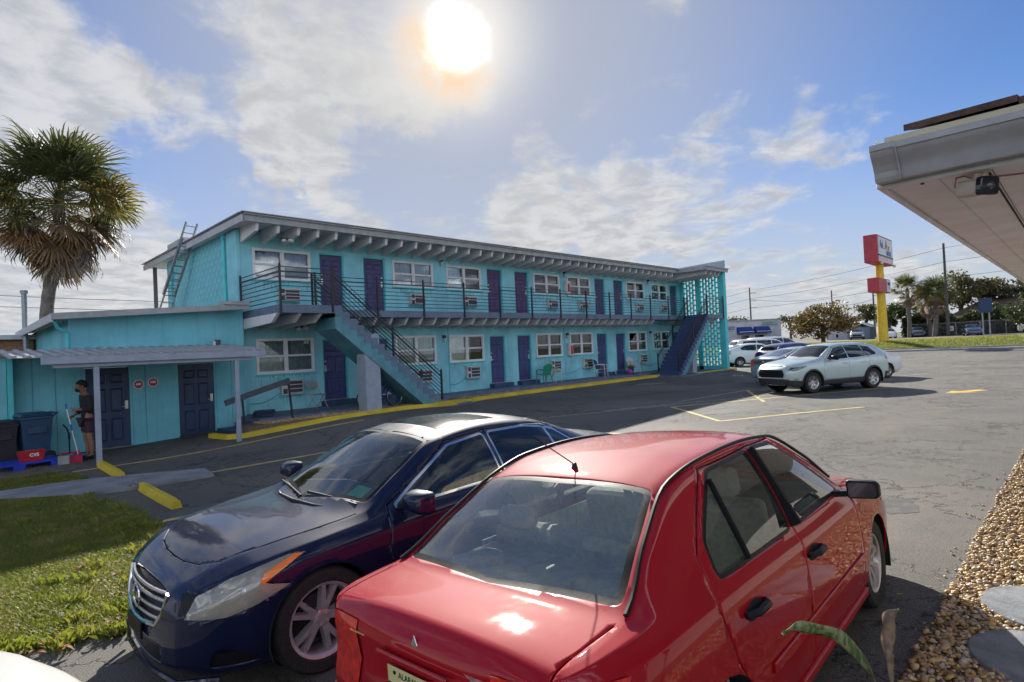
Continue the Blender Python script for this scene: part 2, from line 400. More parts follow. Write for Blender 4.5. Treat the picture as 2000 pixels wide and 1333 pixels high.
def arrow(name, tail, head, w, mt, lift=.005):
    a = Vector((*tail, 0)); b = Vector((*head, 0)); d = (b-a); L = d.length; d.normalize(); n = Vector((-d.y, d.x, 0))
    pts = [a-n*w*.22, a+d*L*.5-n*w*.22, a+d*L*.5-n*w*.5, b, a+d*L*.5+n*w*.5, a+d*L*.5+n*w*.22, a+n*w*.22]
    poly_sheet(name, [p[:2] for p in pts], mt, lift, cell=.4)
arrow('lane_arrow', (22.9, 2.35), (21.5, 3.1), .75, YARROW)
arrow('lane_arrow', (10.75, 7.4), (10.35, 9.0), .95, YARROW2)
arrow('lane_arrow', (23.4, 13.6), (21.9, 14.3), .6, YARROW2)
PATCH = worn_paint('tar_patch', (.06, .058, .056), .47, under=(.10, .095, .088))
def blob(cx, cy, rx, ry, rot, n=22, jit=.14):
    return [(cx+math.cos(rot)*rx*math.cos(a)*k-math.sin(rot)*ry*math.sin(a)*k, cy+math.sin(rot)*rx*math.cos(a)*k+math.cos(rot)*ry*math.sin(a)*k) for i in range(n) for a, k in [(2*math.pi*i/n, 1+random.uniform(-jit, jit))]]

for (cx, cy, rx, ry, rt) in [(15.6, 6.75, 1.5, .42, -.5), (19.4, 11.6, 1.6, .35, -.3), (9.0, 6.4, .5, .3, .4), (7.6, 1.6, .35, .2, .2), (12.2, 4.2, .9, .14, .1)]:
    poly_sheet('asphalt_patch', blob(cx, cy, rx, ry, rt, 30, .22), PATCH, .003, cell=.5)
# ---- lawn on the left, concrete path, small strip of grass
LAWN = [(-7, 5.55), (.2, 5.62), (.37, 5.55), (.5, 5.6), (.66, 5.46), (.8, 5.5), (.92, 5.36), (1.02, 5.36), (1.12, 5.6), (1.2, 5.75), (1.34, 6.1), (1.4, 6.5), (1.58, 6.85), (1.62, 7.2), (1.8, 7.6), (1.96, 8.2), (1.9, 8.7), (1.98, 9.2), (1.86, 9.8), (1.9, 10.3), (1.74, 10.8), (1.7, 11.2), (1.55, 11.65), (.7, 12.35), (-7, 12.5)]
STRIP = [(-7, 13.72), (1.75, 13.05), (1.98, 13.2), (1.9, 13.75), (1.55, 14.5), (-7, 15.0)]
SOIL = mat('lawn_soil', (.075, .085, .03), .95, var=.4, vscale=3, col2=(.12, .1, .05), bump=.6, bscale=35, bdist=.03)
poly_sheet('lawn', LAWN, SOIL, .012); poly_sheet('lawn_strip', STRIP, SOIL, .012)
DIRT = mat('leaf_strewn_dirt', (.17, .145, .12), .95, var=.5, vscale=7, col2=(.085, .07, .055), bump=.8, bscale=25, bdist=.03)
poly_sheet('dirt_bed', [(-7, 15.0), (1.55, 14.5), (2.0, 14.6), (2.1, 15.2), (1.95, 17.45), (-7, 17.45)], DIRT, .01)
def pip(x, y, poly):
    c = False; n = len(poly)
    for i in range(n):
        (x1, y1), (x2, y2) = poly[i], poly[i-1]
        if (y1 > y) != (y2 > y) and x < (x2-x1)*(y-y1)/(y2-y1)+x1: c = not c
    return c
def grass_stuff(name, poly, n, label, hmin, hmax, mt, bbox, fringe=0.):
    x0, x1, y0, y1 = bbox; m = n*3; X = RNG.uniform(x0, x1, m); Y = RNG.uniform(y0, y1, m); ins = np.zeros(m, bool)
    for i in range(len(poly)):
        (xa, ya), (xb, yb) = poly[i], poly[i-1]
        if ya == yb: continue
        ins ^= ((ya > Y) != (yb > Y)) & (X < (xb-xa)*(Y-ya)/(yb-ya)+xa)
    X = X[ins][:n]; Y = Y[ins][:n]; n = len(X)
    h = RNG.uniform(hmin, hmax, n); a = RNG.uniform(0, 2*np.pi, n); ln = RNG.uniform(.3, 1., n)*h; w = RNG.uniform(.0025, .005, n)*(1+5*h)
    Z = gz(X, Y)+.01; dx, dy = np.cos(a), np.sin(a); px, py = -dy*w, dx*w; mx, my = X+dx*ln*.35, Y+dy*ln*.35
    V = np.stack([np.stack(q, 1) for q in [(X-px, Y-py, Z), (X+px, Y+py, Z), (mx+px*.8, my+py*.8, Z+h*.65), (mx-px*.8, my-py*.8, Z+h*.65), (X+dx*ln, Y+dy*ln, Z+h)]], 1).reshape(-1, 3)
    o = np.arange(n)*5; vs = V.tolist()
    fs = np.stack([o, o+1, o+2, o+3], 1).tolist() + np.stack([o+3, o+2, o+4], 1).tolist()
    me = bpy.data.meshes.new(name); me.from_pydata(vs, [], fs); me.update()
    return struct(link(name, me, mt), 'stuff', label)
def grass_mat():
    m = bpy.data.materials.new('grass_blade'); m.use_nodes = True; t = NT(m.node_tree); b = t.n['Principled BSDF']
    co = t.new('ShaderNodeTexCoord').outputs['Object']
    c = t.mix(t.ramp(t.noise(co, 45, 3), .35, .65), (.12, .17, .022), (.215, .225, .035))
    c = t.mix(t.ramp(t.noise(co, 2.2, 5, .65), .46, .62, 0, .8), c, (.32, .26, .09))
    c = t.mix(t.ramp(t.noise(t.vmath('ADD', co, (4, 9, 2)), 120, 2), .6, .7, 0, .8), c, (.33, .27, .12))
    t.put(b.inputs['Base Color'], c); b.inputs['Roughness'].default_value = .55
    tr = t.new('ShaderNodeBsdfTranslucent'); t.put(tr.inputs[0], t.mix(.5, c, (.3, .34, .02)))
    ms = t.new('ShaderNodeMixShader'); ms.inputs[0].default_value = .45
    t.l.new(b.outputs[0], ms.inputs[1]); t.l.new(tr.outputs[0], ms.inputs[2]); t.l.new(ms.outputs[0], t.n['Material Output'].inputs[0]); return m
GRASS = grass_mat()
grass_stuff('lawn_grass', LAWN, 120000, 'short patchy green grass of the lawn left of the blue car', .02, .055, GRASS, (-.2, 2.0, 5.3, 12.4))
tv = []
for k in range(70):
    cx, cy = random.uniform(.2, 1.95), random.uniform(5.4, 11.5)
    if k < 34: e_ = random.randrange(1, 20); t_ = random.random(); (xa_, ya_), (xb_, yb_) = LAWN[e_], LAWN[e_+1]; cx, cy = xa_+(xb_-xa_)*t_-.02, ya_+(yb_-ya_)*t_+.02
    for j in range(46):
        x_, y_ = random.gauss(cx, .045), random.gauss(cy, .045); h_ = random.uniform(.04, .115); a_ = random.uniform(0, 6.3); l_ = h_*random.uniform(.3, 1.1); z_ = gzf(x_, y_)+.005; w_ = .004
        tv.append([(x_-math.sin(a_)*w_, y_+math.cos(a_)*w_, z_), (x_+math.sin(a_)*w_, y_-math.cos(a_)*w_, z_), (x_+math.cos(a_)*l_*.4, y_+math.sin(a_)*l_*.4, z_+h_*.75), (x_+math.cos(a_)*l_, y_+math.sin(a_)*l_, z_+h_)])
me = bpy.data.meshes.new('lawn_tufts'); me.from_pydata([p for q in tv for p in q], [], [f for i in range(len(tv)) for f in ((i*4, i*4+1, i*4+2), (i*4, i*4+2, i*4+3))]); me.update()
struct(link('lawn_tufts', me, GRASS), 'stuff', 'longer ragged grass tufts along the lawn edge')
grass_stuff('strip_grass', STRIP, 14000, 'dark grass strip between the concrete path and the dirt bed', .025, .06, GRASS, (.3, 2.0, 13.0, 15.0))
# path: a slab with a real edge and a ramp down to the lot
pm = MB()
pth = [(-7, 12.5), (.7, 12.32), (1.55, 11.62), (2.25, 11.35), (3.55, 11.3), (3.62, 12.1), (2.4, 12.75), (1.75, 13.05), (-7, 13.72)]
poly_sheet('path', pth, CONC_PATH, .045, cell=.5)
KB = MB(); 
for i in range(len(pth)):
    (x1, y1), (x2, y2) = pth[i], pth[(i+1) % len(pth)]
    KB.add([(x1, y1, gzf(x1, y1)-.03), (x2, y2, gzf(x2, y2)-.03), (x2, y2, gzf(x2, y2)+.045), (x1, y1, gzf(x1, y1)+.045)], [(0, 1, 2, 3)])
struct(link('path_edge', KB.mesh('path_edge'), CONC_PATH))
# fallen leaves
LEAF = [mat('dead_leaf_brown', (.2, .1, .035), .8, var=.4, vscale=30), mat('dead_leaf_yellow', (.5, .38, .09), .7, var=.3, vscale=30), mat('dead_leaf_red', (.25, .07, .03), .75, var=.3, vscale=30)]
def leaf_mesh(L, w, curl):
    mb = MB(); n = 5; vs = []; fs = []
    for i in range(n+1):
        t = i/n; ww = w*math.sin(math.pi*min(1, t*.93+.03))**.8; z = curl*math.sin(math.pi*t)*L
        vs += [(t*L-L/2, -ww, z+.35*ww), (t*L-L/2, 0, z), (t*L-L/2, ww, z+.35*ww)]
    for i in range(n):
        for j in range(2): fs.append((i*3+j, i*3+j+1, i*3+4+j, i*3+3+j))
    return mb.add(vs, fs).mesh('fallen_leaf')
LM = [leaf_mesh(.1, .025, .15), leaf_mesh(.075, .022, -.1), leaf_mesh(.12, .03, .22)]
for i, me in enumerate(LM): me.materials.append(LEAF[i])
spots = [(1.15, 4.9, 1, 1.3), (.62, 5.3, 2, 1), (.55, 5.5, 2, .9), (.75, 5.5, 0, 1), (.95, 5.36, 0, 1), (1.08, 5.32, 2, .9), (.86, 5.42, 1, .7), (1.0, 5.6, 0, .8), (1.12, 5.75, 2, .7), (.7, 5.9, 2, .7), (1.2, 6.8, 0, .9), (1.0, 7.3, 2, .8), (1.5, 8, 1, .6), (.9, 8.5, 0, .6), (1.85, 8.4, 2, .5), (2.2, 3.1, 0, .9), (2.35, 2.95, 2, .7), (4.95, 1.05, 1, .6), (6.3, 1.6, 1, .45)]
for k in range(26):
    e_ = random.randrange(1, 9); (xa_, ya_), (xb_, yb_) = LAWN[e_], LAWN[e_+1]; t_ = random.random(); spots.append((xa_+(xb_-xa_)*t_+random.gauss(0, .08), ya_+(yb_-ya_)*t_+random.gauss(0, .09), random.randrange(3), random.uniform(.45, .9)))
for k in range(10): spots.append((random.uniform(.4, 1.9), random.uniform(6, 11), random.randrange(3), random.uniform(.4, .7)))
for k in range(7): spots.append((random.uniform(3.9, 6.5), random.uniform(.3, .75), random.randrange(3), random.uniform(.4, .7)))
lv = [('curled yellow dead leaf on the asphalt in front of the blue car', 'leaf')]
for i, (x, y, k, s) in enumerate(spots):
    o = link('fallen_leaf', LM[k], loc=(x, y, gzf(x, y)+(.018 if i == 0 or y < 5.2 else .04)))
    o.rotation_euler = (random.uniform(-.2, .2), random.uniform(-.2, .2), random.uniform(0, 6.3)); o.scale = (s, s, s)
    tag(o, 'curled yellow dead leaf lying alone on asphalt before the blue car' if i == 0 else 'small dry fallen leaf on the ground', 'leaf', None if i == 0 else 'fallen leaves scattered on the ground')

# ---- gravel bed at the office wall: river pebbles
GBED = [(2.6, -4.0), (30, -4.0), (30, .62), (13, .76), (10, .77), (8, .79), (6.4, .80), (5.6, .785), (5.1, .81), (4.6, .785), (4.2, .82), (3.6, .79), (2.6, .80)]
GSOIL = mat('gravel_bed_base', (.17, .12, .07), .95, var=.5, vscale=30, bump=.8, bscale=60, bdist=.02)
poly_sheet('gravel_bed', GBED, GSOIL, .006, cell=.6)
def pebble_mat():
    m = bpy.data.materials.new('river_pebble'); m.use_nodes = True; t = NT(m.node_tree); b = t.n['Principled BSDF']
    at = t.new('ShaderNodeAttribute', attribute_name='tone'); co = t.new('ShaderNodeTexCoord').outputs['Object']
    cr = t.new('ShaderNodeValToRGB'); t.put(cr.inputs[0], at.outputs['Fac']); e = cr.color_ramp.elements
    e[0].position = 0; e[0].color = (.20, .12, .05, 1); e[1].position = 1; e[1].color = (.62, .57, .48, 1)
    for p, c in [(.2, (.42, .26, .10, 1)), (.45, (.58, .38, .15, 1)), (.62, (.62, .46, .24, 1)), (.78, (.40, .35, .29, 1)), (.9, (.30, .17, .09, 1))]:
        q = e.new(p); q.color = c
    c = t.mix(t.ramp(t.noise(co, 60, 4), .35, .7, 0, .5), cr.outputs[0], (.2, .13, .07))
    t.put(b.inputs['Base Color'], c); b.inputs['Roughness'].default_value = .5; return m
def pebbles(name, n, sampler, size, label, mt, parent=None, flat=.62):
    bm = bmesh.new(); bmesh.ops.create_icosphere(bm, subdivisions=1, radius=1); bm.verts.ensure_lookup_table()
    bv = np.array([v.co[:] for v in bm.verts]); bf = np.array([[q.index for q in f.verts] for f in bm.faces]); bm.free()
    V = []; F = []; T = []
    for i in range(n):
        x, y, z = sampler(); s = size[0]+(size[1]-size[0])*random.random()**1.6
        sc = np.array([random.uniform(.85, 1.45), random.uniform(.7, 1.05), random.uniform(flat*.75, flat*1.2)])*s
        p = bv*(1+RNG.normal(0, .09, (len(bv), 1)))*sc; a = random.uniform(0, 6.3); t1, t2 = random.gauss(0, .3), random.gauss(0, .3)
        E = np.array(Matrix.Rotation(a, 3, 'Z') @ Matrix.Rotation(t1, 3, 'X') @ Matrix.Rotation(t2, 3, 'Y'))
        V.append(p @ E.T + (x, y, z)); F.append(bf+i*len(bv)); T.append(np.full(len(bv), random.random()))
    V = np.concatenate(V); F = np.concatenate(F); T = np.concatenate(T)
    me = bpy.data.meshes.new(name); me.from_pydata(V.tolist(), [], F.tolist()); me.update()
    a = me.attributes.new('tone', 'FLOAT', 'POINT'); a.data.foreach_set('value', T.astype(np.float32))
    o = link(name, me, mt, parent, smooth=True, sharp=180); struct(o, 'stuff', label); return o
PEB = pebble_mat()
def gsamp():
    while True:
        # denser towards the camera where single stones show
        x = 3.0 + 10.5*random.random()**1.7; y = random.uniform(-.35, .95)
        if x > 5.6 and y < .02*x-.25 and random.random() < .6: continue
        if pip(x, y, GBED) and not ((x-5.2)**2+(y-.21)**2 < .385**2 or (x-4.38)**2+(y-.21)**2 < .36**2): break
    return x, y, gzf(x, y)+random.uniform(.0, .03)
pebbles('river_pebbles', 17000, gsamp, (.008, .026), 'loose tan river pebbles filling the bed along the office wall', PEB)
pebbles('stray_pebbles', 60, lambda: (lambda x, y: (x, y, gzf(x, y)+.008))(random.uniform(3.2, 10), random.gauss(.86, .05)), (.006, .014), 'stray grit at the edge of the gravel bed', PEB)
STONE = mat('stepping_stone', (.19, .205, .225), .88, var=.45, vscale=4, bump=.5, bscale=45, speck=.6)
for (x, y, r, lab) in [(5.2, .21, .41, 'round grey concrete stepping stone farther from the camera in the gravel bed'), (4.38, .21, .385, 'round grey concrete stepping stone nearest the bottom right corner')]:
    mb = MB().lathe([(0, .040), (r*.9, .040), (r*.975, .034), (r, .018), (r, -.02)], (x, y, gzf(x, y)), n=48)
    single('stepping_stone', mb, STONE, lab, 'stepping stone', (x, y, gzf(x, y)), 'round stepping stones', smooth=True)

# ---- kerbs, walkway and gravel strip before the motel
def kerb_run(name, pts, w, h, mt):
    mb = MB(); P = []
    for (x, y) in pts: P.append((x, y, gzf(x, y)))
    for (a, b) in zip(P[:-1], P[1:]):
        n = max(1, int(math.dist(a, b)/1.2))
        for k in range(n):
            p = [a[i]+(b[i]-a[i])*k/n for i in range(3)]; q = [a[i]+(b[i]-a[i])*(k+1)/n for i in range(3)]
            d = Vector((q[0]-p[0], q[1]-p[1], 0)).normalized(); m = Vector((-d.y, d.x, 0))*w
            p[2] = gzf(p[0], p[1]); q[2] = gzf(q[0], q[1]); vs = []
            for (e, t) in ((p, 0), (q, 0)):
                o = Vector(e)
                vs += [o+Vector((0, 0, -.1)), o+m*.08+Vector((0, 0, h-.015)), o+m*.2+Vector((0, 0, h)), o+m+Vector((0, 0, h)), o+m+Vector((0, 0, -.1))]
            mb.add(vs, [(i, 5+i, 6+i, 1+i) for i in range(4)]+[(4, 3, 2, 1, 0), (5, 6, 7, 8, 9)])
    return struct(link(name, mb.mesh(name), mt, smooth=True, sharp=50))
kerb_run('yellow_kerb', [(5.0, 16.3), (5.15, 15.4), (5.5, 15.05), (11.55, 15.0)], .16, .12, YKERB)
kerb_run('yellow_kerb', [(11.55, 14.95), (13.15, 15.35)], .3, .17, YKERB)
kerb_run('yellow_kerb', [(13.15, 15.5), (14.2, 15.95), (27.2, 16.05)], .16, .13, YKERB)
kerb_run('yellow_kerb', [(28.9, 14.75), (33.6, 14.75)], .16, .12, YKERB)
WALK = mat('blue_grey_walkway', (.115, .15, .21), .7, var=.3, vscale=2.5, bump=.15, bscale=60, streak=.1)
mb = MB().box((6.2, 15.95, -.2), (11.2, 17.95, .36)).box((11.2, 16.75, -.2), (33.0, 17.95, .355))
struct(link('walkway', mb.mesh('walkway'), WALK, bevel=.015))
struct(link('stair_apron', MB().box((11.2, 15.2, -.2), (13.2, 16.75, .2)).mesh('stair_apron'), WALK, bevel=.01))
mb = MB().box((26.9, 14.7, -.1), (33.1, 16.75, .2)); struct(link('stair_apron', mb.mesh('stair_apron'), WALK, bevel=.01))
STEPB = mat('dark_blue_step', (.03, .06, .13), .6, var=.3, vscale=5, bump=.15, bscale=40)
SGR = mat('strip_gravel_base', (.16, .12, .09), .95, var=.4, vscale=20, bump=.8, bscale=60, bdist=.02)  # brown base under the pebbles of the strip
mb = MB().box((5.6, 15.2, -.2), (11.2, 15.95, .29)).box((13.4, 16.15, -.2), (26.9, 16.75, .225))
struct(link('gravel_strip', mb.mesh('gravel_strip'), SGR))
def ssamp():
    if random.random() < .45: return random.uniform(6.0, 11.1), random.uniform(15.22, 15.9), .295
    return random.uniform(13.6, 26.8), random.uniform(16.2, 16.72), .23
pebbles('strip_pebbles', 2600, ssamp, (.02, .042), 'reddish gravel between the yellow kerb and the motel walkway', PEB)

# ---- wheel stops
def wheel_stop(x, y0, y1, label, broken=False):
    mb = MB(); prof = [(-.085, 0), (.085, 0), (.075, .03), (.045, .12), (-.045, .12), (-.075, .03)]; n = 10; vs = []; fs = []
    for i in range(n+1):
        t = i/n; y = y0+(y1-y0)*t; e = .8 if i in (0, n) else 1
        vs += [(x+px*e+random.uniform(-.003, .003), y, gzf(x, y)+pz*(.9 if i in (0, n) else 1)) for px, pz in prof]
    for i in range(n):
        for k in range(6): fs.append((i*6+k, i*6+(k+1) % 6, i*6+6+(k+1) % 6, i*6+6+k))
    fs += [tuple(range(6)), tuple(n*6+k for k in range(5, -1, -1))]
    mb.add(vs, fs)
    t = Thing('wheel_stop', (x, y0, gzf(x, y0)), label, 'wheel stop', 'yellow parking wheel stops')
    t.part('bar', mb, YKERB, bevel=.008)
    if broken:
        b2 = MB()
        for k in range(9): b2.obox((x-.04+random.uniform(-.09, .09), y1+.12+random.uniform(-.12, .12), gzf(x, y1)+.05), (random.uniform(.05, .12), random.uniform(.05, .12), random.uniform(.05, .1)), Matrix.Rotation(random.uniform(0, 3), 3, Vector((random.random(), random.random(), 1)).normalized()))
        t.part('broken_end', b2, mat('broken_concrete', (.2, .19, .18), .95, var=.5, vscale=14, bump=.5, bscale=50), bevel=.01)
wheel_stop(2.4, 12.72, 14.55, 'yellow wheel stop farther off, by the canopy post')
wheel_stop(2.42, 9.35, 11.3, 'yellow wheel stop by the lawn with a broken crumbled end', True)

# ---- far kerb and verge across the lot
mb = MB()
for (x0, x1, z) in [(55.2, 55.5, .40), (55.5, 56.9, .43), (56.9, 57.15, .52)]:
    mb.box((x0, -70, -.2), (x1-.002, 90, z))
struct(link('far_kerb', mb.mesh('far_kerb'), CONC))
VERGE = mat('verge_grass', (.17, .19, .03), .9, var=.4, vscale=1.2, col2=(.10, .125, .02), bump=1., bscale=14, bdist=.12)
sheet('verge', 57.1, 66, -70, 90, VERGE, .06, xs=np.linspace(57.1, 66, 10), ys=np.linspace(-70, 90, 81))
def vs_():
    x = random.uniform(57.3, 65.5); return x
vg = []; fg = []
for k in range(36000):
    x, y = random.uniform(57.2, 65.9), random.uniform(-4, 26); h = random.uniform(.06, .2); a = random.uniform(0, 6.3); z = gzf(x, y)+.04; w = .025; o = len(vg)
    vg += [(x-math.sin(a)*w, y+math.cos(a)*w, z), (x+math.sin(a)*w, y-math.cos(a)*w, z), (x+math.cos(a)*h*.5, y+math.sin(a)*h*.5, z+h)]; fg.append((o, o+1, o+2))
me = bpy.data.meshes.new('verge_grass'); me.from_pydata(vg, [], fg); me.update()
struct(link('verge_grass', me, GRASS), 'stuff', 'sunlit green grass on the verge beyond the lot')
sheet('far_lot', 66, 130, -70, 90, mat('far_lot_dirt', (.16, .145, .12), .95, var=.4, vscale=.5), .03, xs=np.linspace(66, 130, 6), ys=np.linspace(-70, 90, 6))

# ================================================================== THE MOTEL
TEAL = mat('turquoise_stucco', (.25, .61, .69), .75, var=.24, vscale=.7, bump=.15, bscale=45, streak=.42)
TEAL_B = mat('turquoise_block_paint', (.19, .55, .63), .7, var=.2, vscale=2, bump=.3, bscale=60, streak=.2)
TEAL_D = mat('turquoise_trim', (.09, .56, .60), .65, var=.12, vscale=3, bump=.08)
WHITE = mat('white_trim_paint', (.70, .70, .71), .55, var=.10, vscale=4, streak=.15)
GREYT = mat('grey_trim_paint', (.48, .49, .52), .6, var=.12, vscale=4, streak=.12)
ROOFG = mat('grey_roof_edge', (.34, .355, .36), .6, var=.2, vscale=3, streak=.15)
IRON = mat('black_iron', (.014, .014, .022), .45, var=.2, vscale=20)
DOOR_U = mat('violet_door_paint', (.058, .054, .16), .5, var=.15, vscale=5)
DOOR_U2 = mat('plum_door_paint', (.085, .045, .15), .5, var=.2, vscale=4, streak=.2); DOOR_U3 = mat('dusk_door_paint', (.05, .06, .14), .5, var=.2, vscale=4, streak=.2); DOOR_L = mat('navy_door_paint', (.045, .055, .17), .5, var=.15, vscale=5)
PANE = glass('window_pane', (.82, .88, .88), 1.0)
DARK = mat('dark_room', (.02, .022, .025), .9)
METAL = mat('satin_steel', (.55, .55, .55), .35, 1., var=.1, vscale=20)
CURT = [mat('blue_grey_curtain', (.22, .28, .42), .9, var=.2, vscale=6), mat('pale_curtain', (.42, .46, .48), .9, var=.2, vscale=6), mat('green_curtain', (.18, .42, .28), .9, var=.25, vscale=5), mat('brown_curtain', (.34, .2, .12), .9, var=.5, vscale=2.5)]
SCREENM = mat('insect_screen', (.24, .24, .30), .85, var=.15, vscale=60)

YF = 17.884; X0, X1 = 6.5, 33.1; ZS = 3.42; ZR = 6.12
motel = Thing('motel_building', (X0, YF, 0), 'long two storey turquoise motel with balcony, outside stairs and block screen', 'building')
DS = [9.08, 10.72, 16.63, 18.30, 24.18, 25.87, 31.79]       # left edges of the door leaves
WS = [6.95, 11.95, 14.45, 19.54, 21.98, 27.08, 29.63]       # left edges of the windows
DW, WW = .90, 1.79
ops = []
for s in DS: ops += [(s, s+DW, .55, 2.58), (s, s+DW, 3.455, 5.44)]
for s in WS: ops += [(s, s+WW, 1.56, 2.59), (s, s+WW, 4.48, 5.38)]
def wall_grid(x0, x1, z0, z1, holes, y0, y1):
    """wall sheet with openings and their reveals"""
    xs = sorted({x0, x1, *[v for h in holes for v in h[:2]]}); zs = sorted({z0, z1, *[v for h in holes for v in h[2:]]})
    solid = lambda i, j: 0 <= i < len(xs)-1 and 0 <= j < len(zs)-1 and not any(h[0] < (xs[i]+xs[i+1])/2 < h[1] and h[2] < (zs[j]+zs[j+1])/2 < h[3] for h in holes)
    mb = MB()
    for i in range(len(xs)-1):
        for j in range(len(zs)-1):
            a, b, c, d = xs[i], xs[i+1], zs[j], zs[j+1]
            if solid(i, j):
                mb.add([(a, y0, c), (b, y0, c), (b, y0, d), (a, y0, d)], [(0, 1, 2, 3)])
            else:
                if solid(i-1, j): mb.add([(a, y0, c), (a, y0, d), (a, y1, d), (a, y1, c)], [(0, 1, 2, 3)])
                if solid(i+1, j): mb.add([(b, y0, c), (b, y1, c), (b, y1, d), (b, y0, d)], [(0, 1, 2, 3)])
                if solid(i, j-1): mb.add([(a, y0, c), (a, y1, c), (b, y1, c), (b, y0, c)], [(0, 1, 2, 3)])
                if solid(i, j+1): mb.add([(a, y0, d), (b, y0, d), (b, y1, d), (a, y1, d)], [(0, 1, 2, 3)])
    return mb
wall = motel.part('wall', wall_grid(X0, X1, -.2, 5.95, ops, YF, YF+.2), TEAL)
# core behind: side wall, back wall, dark rooms
motel.part('rear_wall', MB().box((X0+.02, 25.15, -.2), (X1, 25.3, 5.9)).box((X1-.2, YF+.2, -.2), (X1-.02, 25.2, 5.9)), TEAL)
motel.part('room_interior', MB().box((X0+.25, YF+1.4, 0), (X1-.3, YF+1.5, 5.9)).box((X0+.25, YF+.2, 2.9), (X1-.3, YF+1.4, 3.4)), mat('room_wall', (.16, .15, .14), .9))
sidew = motel.part('side_wall', MB().box((X0+.02, YF+.001, -.2), (X0+.2, 25.2, 5.95)), TEAL_B)
# painted blocks of the end wall where they show above the annex roof
blkme = [None, None]
for q, L in enumerate((.395, .195)): blkme[q] = MB().box((-.006, -L/2, -.097), (.02, L/2, .097)).mesh('block'); blkme[q].materials.append(TEAL_B)
for r in range(12):
    z = 3.62+r*.2; y = YF+.98+(.2 if r % 2 else 0)
    if r % 2: motel.inst('block', blkme[1], (X0+.018, YF+.98, z), sidew).scale = (random.uniform(.7, 1.1), 1, 1)
    while y+.2 < 25.2:
        o = motel.inst('block', blkme[0], (X0+.018+random.uniform(-.003, .003), y+.2-.0 if False else y+.2, z), sidew); y += .4
motel.part('corner_pier', MB().box((X0-.06, YF-.03, -.2), (X0+.06, YF+.75, 5.9)), TEAL, bevel=.01)
motel.part('downpipe', MB().tube([(X0-.1, YF+.86, 5.85), (X0-.1, YF+.86, 3.4), (X0-.1, YF+.8, .0)], .055, 10).box((X0-.15, YF+.8, 5.75), (X0-.03, YF+.93, 5.9)), TEAL_D, smooth=True)
motel.part('downpipe', MB().tube([(X0-.05, 24.5, 5.8), (X0-.05, 24.5, 3.2)], .04, 8), TEAL_D, smooth=True)

# ---- doors
def panel_door(th, x, z, yb, w, h, mt, handle_right, name='door', parent=None, frame=None):
    d = th.part(name, MB().box((x, yb, z), (x+w, yb+.045, z+h)), mt, bevel=.004)
    cw = w*.30; cx = (w*.155, w*.545)
    for c in cx:
        for (p0, p1) in ((.075, .36), (.435, .735), (.80, .915)):
            zz0, zz1 = z+h*p0, z+h*p1; xx = x+c; y = yb
            mb = MB(); b = .022
            mb.add([(xx, y-.001, zz0), (xx+cw, y-.001, zz0), (xx+cw, y-.001, zz1), (xx, y-.001, zz1),
                    (xx+b, y+.012, zz0+b), (xx+cw-b, y+.012, zz0+b), (xx+cw-b, y+.012, zz1-b), (xx+b, y+.012, zz1-b),
                    (xx+2*b, y-.008, zz0+2*b), (xx+cw-2*b, y-.008, zz0+2*b), (xx+cw-2*b, y-.008, zz1-2*b), (xx+2*b, y-.008, zz1-2*b)],
                   [(0, 1, 5, 4), (1, 2, 6, 5), (2, 3, 7, 6), (3, 0, 4, 7), (4, 5, 9, 8), (5, 6, 10, 9), (6, 7, 11, 10), (7, 4, 8, 11), (8, 9, 10, 11)])
            for v in range(len(mb.v)): mb.v[v] = (mb.v[v][0], mb.v[v][1]-.014, mb.v[v][2])
            th.part('panel', mb, mt, d)
    hx = x+(w-.075 if handle_right else .075)
    th.part('handle', MB().box((hx-.035, yb-.03, z+.93), (hx+.035, yb, z+1.14)).box((hx-.1 if handle_right else hx, yb-.07, z+.98), (hx if handle_right else hx+.1, yb-.045, z+1.0)).box((hx-.012, yb-.07, z+.975), (hx+.012, yb-.02, z+1.005)), METAL, d, bevel=.004)
    if not frame: th.part('deadbolt', MB().lathe([(0, -.05), (.028, -.05), (.032, -.02), (.032, 0)], (hx, yb, z+1.27), 'y', 12), METAL, d, smooth=True)
    th.part('frame', MB().box((x-.05, yb-.075 if not frame else yb-.03, z), (x-.002, yb+.03, z+h+.05)).box((x+w+.002, yb-.075 if not frame else yb-.03, z), (x+w+.05, yb+.03, z+h+.05)).box((x-.002, yb-.075 if not frame else yb-.03, z+h+.002), (x+w+.002, yb+.03, z+h+.05)), frame or TEAL_D, d)
    return d
for k, s in enumerate(DS):
    right = k % 2 == 1
    d = panel_door(motel, s+.045, 3.462, YF+.10, DW-.09, 1.93, DOOR_U2 if k in (2, 3) else DOOR_U if k < 2 else DOOR_U3, right or k == 6)
    d = panel_door(motel, s+.045, .557, YF+.10, DW-.09, 1.97, DOOR_L, right)
    motel.part('door_step', MB().box((s-.12, YF-.32, .35), (s+DW+.14, YF-.002, .535)), STEPB, bevel=.012)
    motel.part('threshold', MB().box((s, YF-.03, .536), (s+DW, YF+.12, .556)), METAL)

